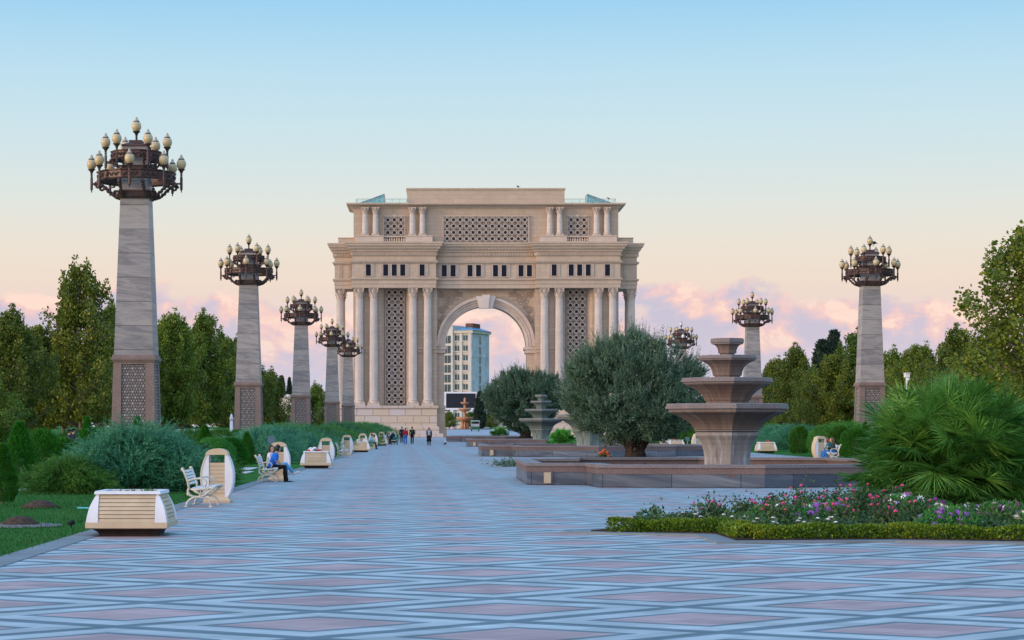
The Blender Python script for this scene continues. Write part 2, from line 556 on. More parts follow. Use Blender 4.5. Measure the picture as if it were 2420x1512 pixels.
def paving_mat():
    m, t, b, oc = new_mat('diamond_paving')
    s = t.add('ShaderNodeSeparateXYZ')
    t.link(oc, s.inputs[0])
    g1, g2, p0 = (1.655, 1.38), (-1.705, 0.93), (0.58, 18.52)
    det = g1[0] * g2[1] - g1[1] * g2[0]
    wob = t.math('MULTIPLY', t.math('SUBTRACT', t.noise(oc, 0.8, 3, 0.5), 0.5), 0.02)
    X = t.math('SUBTRACT', s.outputs[0], p0[0])
    Y = t.math('SUBTRACT', s.outputs[1], p0[1])
    a = t.math('ADD', t.math('MULTIPLY', X, g2[1] / det), t.math('MULTIPLY', Y, -g2[0] / det))
    bb = t.math('ADD', t.math('MULTIPLY', X, -g1[1] / det), t.math('MULTIPLY', Y, g1[0] / det))

    def tri(v):
        return t.math('ABSOLUTE', t.math('SUBTRACT', t.math('FRACT', t.math('ADD', v, 100.5)), 0.5))
    k = t.math('ADD', t.math('MAXIMUM', tri(a), tri(bb)), wob)
    white = (0.405, 0.463, 0.472)
    grey = (0.124, 0.178, 0.203)
    pink = (0.415, 0.295, 0.290)
    c = t.ramp(k, [(0.0, pink), (0.248, pink), (0.254, grey), (0.299, grey), (0.305, white), (0.352, white), (0.357, white), (0.444, white), (0.450, grey), (1.0, grey)])
    # single slabs: faint joints and a slightly different tone each
    ja, jb = t.math('MULTIPLY', a, 6.0), t.math('MULTIPLY', bb, 6.0)
    wn = t.add('ShaderNodeTexWhiteNoise', noise_dimensions='2D')
    t.link(t.comb(t.math('FLOOR', ja), t.math('FLOOR', jb), 0.0), wn.inputs['Vector'])
    tone = t.math('ADD', 0.82, t.math('MULTIPLY', wn.outputs['Value'], 0.32))
    jl = t.math('MINIMUM', t.math('FRACT', t.math('ADD', ja, 600.0)), t.math('FRACT', t.math('ADD', jb, 600.0)))
    joint = t.math('ADD', 0.70, t.math('MULTIPLY', t.ramp(jl, [(0.02, 0.0), (0.055, 1.0)]), 0.30))
    dirt = t.noise(oc, 0.55, 7, 0.68)
    d2 = t.math('ADD', 0.62, t.math('MULTIPLY', dirt, 0.74))
    mul = t.math('MULTIPLY', t.math('MULTIPLY', tone, joint), d2)
    c = t.mix(1.0, c, t.comb(mul, mul, mul), 'MULTIPLY')
    sp = t.noise(oc, 2.3, 5, 0.75)
    c = t.mix(t.math('MULTIPLY', t.ramp(sp, [(0.66, 0.0), (0.78, 1.0)]), 0.4), c, (0.16, 0.17, 0.18))
    t.link(c, b.inputs['Base Color'])
    b.inputs['Roughness'].default_value = 0.62
    b.inputs['Specular IOR Level'].default_value = 0.25
    bump(t, b, t.math('ADD', joint, t.math('MULTIPLY', t.noise(oc, 30, 3, 0.6), 0.2)), 0.3, 0.01)
    return m


LAWN = ground_mat()
KERBM = plain('grey_kerb_stone', (0.20, 0.225, 0.235), 0.75, 0.15, 1.5, 0.2, 0.1, dirt=0.3)
PLAZAM = plain('pale_plaza_paving', (0.36, 0.38, 0.40), 0.7, 0.08, 0.4, 0.25)
GRAVEL = plain('white_gravel', (0.62, 0.62, 0.63), 0.9, 0.35, 26.0, 0.2, 0.8)
HW = [-3500, -600, -200, -80, -30, -5.6, 20.4, 60, 120, 250, 700, 3500]
sheet('ground', HW, [-60, 0, 20, 60, 120, 240, 335, 380, 430, 520, 900, 2500, 6500], -0.03, LAWN)
sheet('pavement', [-5.3, 2, 9, 15, 20.1], [-40, 0, 15, 30, 60, 120, 200, 262], 0.0, paving_mat())
sheet('plaza', [-60, -5.3, 20.1, 75], [262, 335, 380, 430, 520], -0.012, PLAZAM)
for x0, x1, nm in ((-5.72, -5.3, 'kerb'), (20.1, 20.42, 'kerb')):
    tag(MB().box(x0, x1, -40, 262, -0.1, 0.010).build(nm, KERBM), kind='structure')

# ---------------------------------------------------------------- the triumphal arch
AX, AY = 7.4, 313.7


def plan_sweep(mb, poly, prof, top=True, bottom=True):
    """poly counter-clockwise in plan; prof = [(offset, z)...] run round it with mitred corners"""
    n = len(poly)
    N = []
    for i in range(n):
        p0, p1, p2 = Vector(poly[i - 1]), Vector(poly[i]), Vector(poly[(i + 1) % n])
        e1, e2 = (p1 - p0).normalized(), (p2 - p1).normalized()
        n1, n2 = Vector((e1.y, -e1.x)), Vector((e2.y, -e2.x))
        b = (n1 + n2)
        b = b / max(1e-6, b.dot(n1))
        N.append(b)
    rings = [[(poly[i][0] + N[i].x * o, poly[i][1] + N[i].y * o, z) for i in range(n)] for o, z in prof]
    k = len(mb.v)
    mb.loft(rings, cap=False)
    e = k + (len(rings) - 1) * n
    if top:
        mb.f.append(tuple(e + i for i in range(n)))
    if bottom:
        mb.f.append(tuple(k + i for i in reversed(range(n))))
    return mb


def mirror_poly(half):
    """half outline for x >= 0 from the front centre round to the back centre -> closed, counter-clockwise"""
    return half + [(-x, y) for x, y in reversed(half)]


arch = thing('triumphal_arch', 'huge beige stone triumphal arch with paired fluted columns and pierced lattice panels', 'arch', (AX, AY, 0))
PIER = [(7.75, 0.0), (21.0, 0.0), (21.0, 12.0), (7.75, 12.0)]
WING = [(21.002, 2.6), (24.25, 2.6), (24.25, 9.4), (21.002, 9.4)]
PEDP = [(1.0, -0.1), (1.0, 0.6), (0.35, 0.6), (0.35, 1.55), (0.08, 1.75), (0.0, 1.75), (0.0, 4.42), (0.06, 4.42), (0.2, 4.65), (0.24, 4.98), (0.05, 5.0)]
for sx in (-1, 1):
    mb = MB()
    for P in (PIER, WING):
        Q = [(sx * x, y) for x, y in P]
        if sx < 0:
            Q = Q[::-1]
        pr = PEDP if P is PIER else [(min(o, 0.5) - 0.003, z) for o, z in PEDP]
        plan_sweep(mb, Q, pr)
    mb.build('pedestal', BLOCKS, arch)

# entablature: one outline in plan, its mouldings run all the way round
half = [(7.9, 1.4), (7.9, 0.0), (21.15, 0.0), (21.15, 2.6), (24.0, 2.6), (24.0, 9.4), (21.15, 9.4), (21.15, 12.0), (7.9, 12.0), (7.9, 10.6)]
ENT = mirror_poly(half)
ENTP = [(0.0, 23.55), (0.0, 24.15), (0.07, 24.17), (0.07, 24.72), (0.16, 24.75), (0.30, 24.90), (0.34, 25.08), (0.12, 25.14), (0.0, 25.22),
        (0.0, 27.36), (0.10, 27.40), (0.30, 27.55), (0.38, 27.74), (0.16, 27.84), (0.0, 27.95), (0.0, 28.55), (0.16, 28.62), (0.16, 29.22),
        (0.32, 29.27), (0.36, 29.5), (0.62, 29.68), (0.68, 29.92), (0.92, 30.12), (0.98, 30.22), (0.98, 30.45), (1.10, 30.5), (1.10, 30.75), (0.2, 30.8)]
ent = plan_sweep(MB(), ENT, ENTP)


def dentils(mb, poly, z0, z1, off, step, w, d, only=lambda p, q: True):
    n = len(poly)
    for i in range(n):
        p, q = Vector(poly[i]), Vector(poly[(i + 1) % n])
        e = q - p
        L = e.length
        if L < 0.5 or not only(p, q):
            continue
        e.normalize()
        nn = Vector((e.y, -e.x))
        k = int(L / step)
        rot = Matrix.Rotation(math.atan2(e.y, e.x), 3, 'Z')
        for j in range(k):
            c = p + e * ((j + 0.5) * L / k) + nn * (off + d / 2)
            mb.obox((c.x, c.y, (z0 + z1) / 2), (w, d, z1 - z0), rot)


dentils(ent, ENT, 28.72, 29.16, 0.155, 0.42, 0.24, 0.15, lambda p, q: (p.y + q.y) < 14)
# small egg-and-dart beads under the crown moulding
dentils(ent, ENT, 29.70, 29.88, 0.62, 0.5, 0.26, 0.10, lambda p, q: (p.y + q.y) < 6)
ent.build('entablature', STONE, arch)


def zx(x):
    return (x - 1200.7) / 45.85


def zz(y):
    return (1895 - y) / 45.85


WIN = [(350, 0.0), (475, 0.0), (537, 0.0), (598, 0.0), (738, 0.0), (898, 1.4), (962, 1.4), (1085, 1.4), (1147, 1.4), (1270, 1.4), (1332, 1.4), (1455, 1.4), (1516, 1.4),
       (1692, 0.0), (1815, 0.0), (1876, 0.0), (1938, 0.0), (2077, 0.0)]
fr = MB()
w2, h0, h1 = 0.40, 25.42, 27.25
fr.box(-w2 - 0.09, -w2, -0.14, 0.0, h0 - 0.1, h1 + 0.08)
fr.box(w2, w2 + 0.09, -0.14, 0.0, h0 - 0.1, h1 + 0.08)
fr.box(-w2, w2, -0.14, 0.0, h1, h1 + 0.08)
fr.box(-w2, w2, -0.18, 0.0, h0 - 0.1, h0)
frm = fr.mesh('frame')
frm.materials.append(STONE_P)
pnm = MB().box(-w2, w2, -0.02, 0.0, h0, h1).mesh('pane')
pnm.materials.append(DARKPANE)
for x, y in WIN:
    wf = link('window', frm, arch, (zx(x), y - 0.002, 0))
    link('pane', pnm, wf)
# grooved strips between the windows
stm = MB()
for k in (-1, 0, 1):
    stm.box(k * 0.17 - 0.055, k * 0.17 + 0.055, -0.11, -0.002, 25.30, 27.30)
stm.box(-0.25, 0.25, -0.05, -0.002, 27.30, 27.36)
stm = stm.mesh('pilaster_strip')
stm.materials.append(STONE_P)
for x, y in [(322, 0), (382, 0), (447, 0), (506, 0), (568, 0), (629, 0), (709, 0), (769, 0), (870, 1.4), (929, 1.4), (993, 1.4), (1054, 1.4), (1116, 1.4), (1178, 1.4),
             (1239, 1.4), (1301, 1.4), (1363, 1.4), (1424, 1.4), (1485, 1.4), (1547, 1.4), (1662, 0), (1722, 0), (1786, 0), (1846, 0), (1907, 0), (1968, 0), (2048, 0), (2108, 0),
             (140, 2.6), (205, 2.6), (2215, 2.6), (2285, 2.6)]:
    link('pilaster_strip', stm, arch, (zx(x), y, 0))

# ---- piers with a splayed recess for the tall lattice
LX = 14.38


def lattice(x0, x1, z0, z1, nx, nz, t=0.10):
    """pierced stone screen: octagon eyes, star bars, a grid"""
    mb = MB()
    cx, cz = (x1 - x0) / nx, (z1 - z0) / nz
    c = min(cx, cz)

    def bar(p, q, w):
        p, q = Vector(p), Vector(q)
        d = q - p
        L = d.length
        d.normalize()
        s = Vector((-d.y, d.x)) * w / 2
        P = [p - s, q - s, q + s, p + s]
        mb.add([(a.x, 0, a.y) for a in P] + [(a.x, t, a.y) for a in P], [(0, 1, 2, 3), (7, 6, 5, 4), (0, 4, 5, 1), (1, 5, 6, 2), (2, 6, 7, 3), (3, 7, 4, 0)])
    for i in range(nx):
        for j in range(nz):
            ox, oz = x0 + (i + 0.5) * cx, z0 + (j + 0.5) * cz
            r0, r1 = 0.275 * c, 0.37 * c
            a = [(cos(pi / 8 + k * pi / 4), sin(pi / 8 + k * pi / 4)) for k in range(8)]
            V = [(ox + r0 * p, 0, oz + r0 * q) for p, q in a] + [(ox + r1 * p, 0, oz + r1 * q) for p, q in a]
            V += [(x, t, z) for x, y, z in V]
            F = []
            for k in range(8):
                k2 = (k + 1) % 8
                F += [(k, k2, 8 + k2, 8 + k), (k, 16 + k, 16 + k2, k2), (8 + k, 8 + k2, 24 + k2, 24 + k)]
            mb.add(V, F)
            w = 0.085 * c
            for k in range(8):
                ang = k * pi / 4
                e = (0.5 if k % 2 == 0 else 0.68)
                bar((ox + 0.33 * c * cos(ang), oz + 0.33 * c * sin(ang)), (ox + e * cx * cos(ang), oz + e * cz * sin(ang)), w)
            for sx_, sz_ in ((-1, -1), (1, -1), (1, 1), (-1, 1)):   # small stars filling the cell corners
                px_, pz_ = ox + sx_ * 0.5 * cx, oz + sz_ * 0.5 * cz
                q_ = 0.17 * c
                V = [(px_ - sx_ * q_, 0, pz_), (px_, 0, pz_), (px_, 0, pz_ - sz_ * q_)]
                mb.add(V + [(x, t, z) for x, y, z in V], [(0, 1, 2), (5, 4, 3), (0, 3, 4, 1), (1, 4, 5, 2), (2, 5, 3, 0)])
            # diamond linking the four edge midpoints
            m4 = [(ox + 0.5 * cx, oz), (ox, oz + 0.5 * cz), (ox - 0.5 * cx, oz), (ox, oz - 0.5 * cz)]
            for k in range(4):
                bar(m4[k], m4[(k + 1) % 4], w * 0.9)
    for i in range(nx + 1):
        bar((x0 + i * cx, z0), (x0 + i * cx, z1), 0.075 * c)
    for j in range(nz + 1):
        bar((x0, z0 + j * cz), (x1, z0 + j * cz), 0.05 * c)
    fw = 0.12
    bar((x0 - fw / 2, z0), (x0 - fw / 2, z1), fw)
    bar((x1 + fw / 2, z0), (x1 + fw / 2, z1), fw)
    return mb


for sx in (-1, 1):
    pts = [(7.75, 1.6), (LX - 2.35, 1.6), (LX - 1.55, 2.7), (LX + 1.55, 2.7), (LX + 2.35, 1.6), (21.0, 1.6), (21.0, 10.4), (7.75, 10.4)]
    Q = [(sx * x, y) for x, y in pts]
    mb = MB().prism(Q, 4.99, 23.56)
    # string course at the springing of the arch
    for a, b in ((7.75, LX - 2.35), (LX + 2.35, 21.0)):
        x0, x1 = sorted((sx * a, sx * b))
        mb.box(x0 + 0.004, x1 - 0.004, 1.42, 1.7, 13.4, 13.9)
        mb.box(x0 + 0.004, x1 - 0.004, 1.30, 1.7, 13.95, 14.35)
    mb.build('pier_wall', STONE, arch)
    MB().box(sx * LX - 1.5, sx * LX + 1.5, 2.55, 2.68, 5.05, 23.5).build('painted_shade_panel', VOID_SHADE, arch)
    ls = lattice(-1.45, 1.45, 5.1, 23.5, 3, 18, 0.12).build('lattice_screen', STONE_P, arch)
    ls.location = (sx * LX, 2.28, 0)


# ---- fluted columns
def shaft_mesh(r0, r1, z0, z1, fl=20):
    mb = MB()
    rings = []
    for z, r in ((z0, r0), (z0 + (z1 - z0) * 0.35, r0 * 0.985), (z1, r1)):
        ring = []
        for k in range(fl):
            for q, rr in ((0.0, 1.0), (0.30, 1.0), (0.45, 0.93), (0.65, 0.905), (0.85, 0.93)):
                a = 2 * pi * (k + q) / fl
                ring.append((r * rr * cos(a), r * rr * sin(a), z))
        rings.append(ring)
    mb.loft(rings)
    # drum joints
    for k in range(1, 5):
        z = z0 + (z1 - z0) * k / 5
        mb.lathe([(r0 * 0.955, z - 0.02), (r0 * 0.955, z + 0.02)], 24)
    return mb


def capital_mesh(r, z0, z1):
    mb = MB()
    h = z1 - z0
    mb.lathe([(r * 1.08, z0), (r * 1.08, z0 + 0.05 * h), (r * 0.96, z0 + 0.07 * h), (r * 1.0, z0 + 0.55 * h), (r * 1.3, z0 + 0.86 * h)], 20)

    def leaf(ang, zb, ht, w, out):
        c, s = cos(ang), sin(ang)
        prof = [(1.0, 0.0, 1.0), (1.08, 0.45, 1.1), (1.0 + out * 0.6, 0.85, 0.9), (1.0 + out, 1.0, 0.55), (1.0 + out * 1.15, 0.86, 0.25)]
        rings = []
        for rr, zf, wf in prof:
            pr = r * rr
            z = zb + ht * zf
            ww = w * wf
            th = 0.05 * r
            q = []
            for dx_, dr in ((-ww, 0), (-ww * 0.5, th * 1.4), (0, th * 2), (ww * 0.5, th * 1.4), (ww, 0), (0, -th)):
                q.append((c * (pr + dr) - s * dx_, s * (pr + dr) + c * dx_, z))
            rings.append(q)
        mb.loft(rings)
    for k in range(8):
        leaf(k * pi / 4 + pi / 8, z0 + 0.06 * h, 0.36 * h, 0.30 * r, 0.42)
    for k in range(8):
        leaf(k * pi / 4, z0 + 0.20 * h, 0.46 * h, 0.30 * r, 0.55)
    for k in range(4):
        a = pi / 4 + k * pi / 2
        c, s = cos(a), sin(a)
        pts = [(c * r * q, s * r * q, z0 + h * z) for q, z in ((1.0, 0.5), (1.25, 0.72), (1.55, 0.86), (1.72, 0.80), (1.66, 0.68), (1.52, 0.72))]
        mb.tube(pts, [0.09 * r, 0.11 * r, 0.13 * r, 0.13 * r, 0.11 * r, 0.08 * r], 6)
        a2 = k * pi / 2
        mb.ell((cos(a2) * r * 1.36, sin(a2) * r * 1.36, z0 + h * 0.9), (0.16 * r, 0.16 * r, 0.10 * h), 6, 4)
    # concave abacus
    n = 8
    ring = []
    for k in range(4):
        a0, a1 = pi / 4 + k * pi / 2, pi / 4 + (k + 1) * pi / 2
        p, q = Vector((cos(a0), sin(a0))) * r * 1.85, Vector((cos(a1), sin(a1))) * r * 1.85
        for j in range(n):
            f = j / n
            m = p.lerp(q, f)
            m = m * (1 - 0.16 * sin(pi * f))
            ring.append((m.x, m.y))
    mb.loft([[(x, y, z0 + 0.87 * h) for x, y in ring], [(x * 1.03, y * 1.03, z1 - 0.004) for x, y in ring]])
    return mb


def base_mesh(r, z0, z1, pl):
    mb = MB()
    h = z1 - z0
    mb.box(-pl, pl, -pl, pl, z0, z0 + 0.36 * h)
    mb.lathe([(r * 1.36, z0 + 0.36 * h), (r * 1.42, z0 + 0.46 * h), (r * 1.34, z0 + 0.58 * h), (r * 1.16, z0 + 0.66 * h), (r * 1.14, z0 + 0.76 * h), (r * 1.24, z0 + 0.84 * h), (r * 1.16, z0 + 0.93 * h), (r * 1.0, z1)], 24)
    for k in range(4):   # corner spurs
        a = pi / 4 + k * pi / 2
        mb.ell((cos(a) * pl * 1.16, sin(a) * pl * 1.16, z0 + 0.46 * h), (0.12, 0.12, 0.14), 6, 4)
    return mb


sh_m = shaft_mesh(0.66, 0.575, 5.95, 22.0).mesh('shaft')
sh_m.materials.append(COLSTONE)
cp_m = capital_mesh(0.575, 21.95, 23.55).mesh('capital')
cp_m.materials.append(STONE_P)
bs_m = base_mesh(0.66, 4.99, 5.98, 0.95).mesh('base')
bs_m.materials.append(STONE_P)
ash_m = shaft_mesh(0.47, 0.42, 32.2, 35.3, 16).mesh('shaft')
ash_m.materials.append(COLSTONE)
acp_m = capital_mesh(0.43, 35.26, 36.30).mesh('capital')
acp_m.materials.append(STONE_P)
abs_m = base_mesh(0.47, 31.78, 32.25, 0.62).mesh('base')
abs_m.materials.append(STONE_P)
for sx in (-1, 1):
    for x in (9.22, 11.56, 17.75, 20.02):
        s = link('column', sh_m, arch, (sx * x, 0.85, 0))
        link('capital', cp_m, s)
        link('base', bs_m, s)
    for y in (3.55, 8.4):
        s = link('column', sh_m, arch, (sx * 23.2, y, 0))
        link('capital', cp_m, s)
        link('base', bs_m, s)
    for x in (10.05, 11.62, 17.45, 19.1):
        s = link('column', ash_m, arch, (sx * x, 0.75, 0))
        link('capital', acp_m, s)
        link('base', abs_m, s)

# ---- centre: spandrel wall with the arched opening
mb = MB()
ri, zs, ys0, ys1 = 6.53, 14.42, 3.0, 9.0
K = 32
arc = [(ri * cos(pi * k / K), zs + ri * sin(pi * k / K)) for k in range(K + 1)]
outr = []
for k in range(K + 1):
    a = pi * k / K
    d = max(abs(cos(a)) / 7.74, sin(a) / (23.55 - zs))
    outr.append((cos(a) / d, zs + sin(a) / d))
for y in (ys0, ys1):
    o = len(mb.v)
    mb.v += [(x, y, z) for x, z in arc] + [(x, y, z) for x, z in outr]
    mb.f += [(o + k, o + k + 1, o + K + 2 + k, o + K + 1 + k) for k in range(K)]
    # corner pieces
    for s in (-1, 1):
        kk = [q for q in range(K) if (abs(outr[q][0]) > 7.73) != (abs(outr[q + 1][0]) > 7.73)]
    for q in kk:
        o2 = len(mb.v)
        mb.v += [(outr[q][0], y, outr[q][1]), (outr[q + 1][0], y, outr[q + 1][1]), (math.copysign(7.74, outr[q][0]), y, 23.55)]
        mb.f.append((o2, o2 + 1, o2 + 2))
o = len(mb.v)
mb.v += [(x, ys0, z) for x, z in arc] + [(x, ys1, z) for x, z in arc]
mb.f += [(o + k, o + k + 1, o + K + 2 + k, o + K + 1 + k) for k in range(K)]
mb.build('spandrel_wall', STONE, arch)
for sx in (-1, 1):
    x0, x1 = sorted((sx * 6.65, sx * 7.745))
    mb = MB().box(x0, x1, 3.0, 9.0, 5.0, 14.42)
    x0, x1 = sorted((sx * 6.35, sx * 7.745))
    mb.box(x0, x1, 2.8, 9.2, 4.6, 5.0).box(*sorted((sx * 6.45, sx * 7.74)), 2.9, 9.1, 1.6, 4.6).box(*sorted((sx * 6.2, sx * 7.745)), 2.7, 9.3, -0.1, 1.6)
    mb.build('jamb', STONE, arch)
    x0, x1 = sorted((sx * 6.4, sx * 7.745))
    mb = MB().box(x0, x1, 2.62, 9.38, 13.4, 13.95)
    x0, x1 = sorted((sx * 6.2, sx * 7.745))
    mb.box(x0, x1, 2.45, 9.55, 13.95, 14.4)
    mb.build('impost', STONE_P, arch)
prof = [(6.42, 3.02), (6.42, 2.62), (6.68, 2.60), (6.72, 2.42), (6.80, 2.42), (6.82, 2.52), (7.05, 2.48), (7.09, 2.26), (7.18, 2.26), (7.20, 2.38), (7.42, 2.34), (7.47, 2.02), (7.80, 2.02), (7.92, 2.2), (7.92, 3.02)]
rings = []
for k in range(41):
    a = pi * k / 40
    rings.append([(r * cos(a), y, zs + r * sin(a)) for r, y in prof])
MB().loft(rings).build('archivolt', STONE_P, arch)
kb = MB()
kb.extrude([(-1.05, 20.45), (1.05, 20.45), (1.56, 22.35), (-1.56, 22.35)], 1.75, 3.3)
kb.extrude([(-0.42, 20.4), (0.42, 20.4), (0.62, 22.55), (-0.62, 22.55)], 1.4, 1.76)
kb.build('keystone', COLSTONE, arch)

# flowers and stems carved in relief in the spandrels
for sx in (-1, 1):
    mb = MB()
    r = random.Random(5)

    def P(x, z):
        return (sx * x, 2.96, z)

    def petal(x, z, ang, L, w):
        c, s = cos(ang), sin(ang)
        o = [(0.0, 0.0), (0.35, 0.8), (0.7, 1.0), (0.92, 0.6), (1.0, 0.0), (0.92, -0.6), (0.7, -1.0), (0.35, -0.8), (0.0, 0.0)]
        mb.tube([P(x + L * p * c - w * q * s, z + L * p * s + w * q * c) for p, q in o], 0.045, 5)

    def flower(x, z, R_, n, a0):
        for k in range(n):
            petal(x, z, a0 + 2 * pi * k / n, R_, R_ * 0.36)
        for k in range(5):
            petal(x, z, a0 + 0.4 + 2 * pi * k / 5, R_ * 0.5, R_ * 0.2)
    flower(5.95, 21.9, 0.95, 8, 0.2)
    flower(6.85, 20.3, 0.62, 7, 0.5)
    flower(6.95, 22.6, 0.5, 6, 0.1)
    flower(4.6, 22.7, 0.45, 6, 0.1)
    flower(7.1, 18.6, 0.42, 6, 0.1)
    flower(6.55, 19.15, 0.3, 5, 0.9)
    for pts in ([(5.9, 21.6), (5.2, 22.2), (4.3, 22.6), (3.7, 22.35)], [(6.0, 21.6), (6.4, 20.8), (6.8, 20.0), (7.0, 19.0), (7.15, 18.0)], [(6.9, 19.5), (7.35, 18.9), (7.5, 18.1)], [(6.4, 22.3), (7.0, 22.9), (7.4, 23.1)], [(5.3, 22.1), (4.9, 21.8), (4.3, 21.9)]):
        mb.tube([P(*p) for p in pts], 0.05, 5)
    for k in range(18):
        t = k / 17
        x = 3.7 + 3.7 * t + r.uniform(-0.25, 0.25)
        z = 22.9 - 4.6 * t ** 2 + r.uniform(-0.2, 0.35)
        if math.hypot(x, z - zs) > 8.15 and x < 7.4:
            petal(x, z, r.uniform(0, 2 * pi), 0.55, 0.14)
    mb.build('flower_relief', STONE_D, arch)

# ---- attic storey
ATT = [(-20.95, 1.5), (20.95, 1.5), (20.95, 10.5), (-20.95, 10.5)]
plan_sweep(MB(), ATT, [(0.0, 30.7), (0.0, 36.15), (0.1, 36.2), (0.25, 36.35), (0.7, 36.6), (0.95, 36.66), (1.05, 36.72), (1.12, 36.78), (1.12, 37.0), (0.6, 37.05)]).build('attic', STONE, arch)
plan_sweep(MB(), [(-12.5, 2.3), (12.5, 2.3), (12.5, 9.7), (-12.5, 9.7)], [(0.0, 37.04), (0.0, 39.2), (0.08, 39.22), (0.16, 39.35), (0.16, 39.52), (0.0, 39.56)]).build('roof_block', STONE, arch)
for sx in (-1, 1):
    mb = MB()
    # porch beneath the paired columns and its parapet with balusters
    for a, b in ((8.45, 12.75), (16.15, 20.6)):
        x0, x1 = sorted((sx * a, sx * b))
        mb.box(x0, x1, 0.05, 1.502, 30.79, 31.7)
        mb.box(x0 - 0.06, x1 + 0.06, -0.04, 1.502, 31.7, 31.8)
    x0, x1 = sorted((sx * 12.75, sx * 16.15))
    mb.box(x0, x1, 0.15, 0.75, 31.58, 31.78)
    mb.box(x0, x1, 0.15, 0.75, 30.79, 30.9)
    for k in range(9):
        x = x0 + (k + 0.5) * (x1 - x0) / 9
        mb.lathe([(0.09, 30.9), (0.14, 31.05), (0.15, 31.2), (0.07, 31.38), (0.11, 31.5), (0.11, 31.58)], 8, (x, 0.45, 0))
    mb.build('balustrade', STONE_P, arch)
    mb = MB()
    x0, x1 = sorted((sx * 20.952, sx * 23.45))
    mb.box(x0, x1, 2.9, 9.1, 30.78, 31.65)
    mb.box(x0 - 0.06, x1 + 0.06, 2.82, 9.18, 31.65, 31.74)
    mb.build('wing_parapet', STONE, arch)
    MB().box(sx * 14.5 - 1.62, sx * 14.5 + 1.62, 1.40, 1.495, 30.8, 34.95).build('painted_shade_panel', VOID_SHADE, arch)
    ls = lattice(-1.55, 1.55, 30.85, 34.9, 3, 4, 0.1)
    for a in (-1.72, 1.60):
        ls.box(a, a + 0.12, -0.02, 0.14, 30.82, 35.0)
    ls.box(-1.72, 1.72, -0.02, 0.14, 34.92, 35.06)
    ls.extrude([(-0.16, 34.86), (0.16, 34.86), (0.26, 35.22), (-0.26, 35.22)], -0.06, 0.1)
    o = ls.build('lattice_screen', STONE_P, arch)
    o.location = (sx * 14.5, 1.27, 0)
MB().box(-6.8, 6.8, 1.40, 1.495, 30.85, 34.95).build('painted_shade_panel', VOID_SHADE, arch)
ls = lattice(-6.65, 6.65, 30.9, 34.9, 13, 4, 0.1)
for a in (-6.86, 6.74):
    ls.box(a, a + 0.12, -0.04, 0.14, 30.86, 35.02)
ls.box(-6.86, 6.86, -0.04, 0.14, 34.92, 35.04)
o = ls.build('lattice_screen', STONE_P, arch)
o.location = (0, 1.27, 0)

# ---- glass wedges and railings on the roof


def glass_mat():
    m, t, b, oc = new_mat('teal_roof_glass')
    b.inputs['Base Color'].default_value = (0.25, 0.62, 0.68, 1)
    b.inputs['Roughness'].default_value = 0.08
    b.inputs['Transmission Weight'].default_value = 0.55
    b.inputs['IOR'].default_value = 1.2
    return m


def rail_glass_mat():
    m, t, b, oc = new_mat('clear_railing_glass')
    b.inputs['Base Color'].default_value = (0.80, 0.93, 0.92, 1)
    b.inputs['Roughness'].default_value = 0.03
    b.inputs['Transmission Weight'].default_value = 0.95
    b.inputs['IOR'].default_value = 1.1
    return m


TGLASS = glass_mat()
RGLASS = rail_glass_mat()
for sx in (-1, 1):
    out = [(sx * 20.2, 37.06), (sx * 16.15, 37.06), (sx * 16.15, 38.68), (sx * 20.2, 37.2)]
    g = MB().extrude(out, 3.0, 6.5).build('glass_skylight', TGLASS, arch)
    f = MB()
    for y in (2.96, 6.54):
        P = [Vector((x, y, z)) for x, z in out]
        for i in range(4):
            f.tube([P[i], P[(i + 1) % 4]], 0.05, 4)
        for k in range(1, 5):
            x = sx * (16.15 + 4.05 * k / 5)
            zt = 38.68 - 1.48 * k / 5
            f.tube([(x, y, 37.06), (x, y, zt)], 0.03, 4)
        f.tube([(sx * 16.15, y, 37.6), (sx * 19.0, y, 37.6)], 0.025, 4)
    f.tube([(sx * 16.15, 2.96, 38.68), (sx * 16.15, 6.54, 38.68)], 0.05, 4)
    f.build('frame', STEEL, g)
    x0, x1 = sorted((sx * 12.52, sx * 20.55))
    rl = MB().box(x0, x1, 1.8, 1.82, 37.15, 37.72).build('glass_railing', RGLASS, arch)
    f = MB().tube([(x0, 1.81, 37.76), (x1, 1.81, 37.76)], 0.035, 6)
    f.tube([(sx * 20.55, 1.81, 37.76), (sx * 20.55, 6.5, 37.76)], 0.035, 6)
    for k in range(8):
        x = x0 + (x1 - x0) * k / 7
        f.tube([(x, 1.84, 37.04), (x, 1.84, 37.76)], 0.022, 5)
    f.build('handrail', STEEL, rl)
# ---------------------------------------------------------------- lamp columns


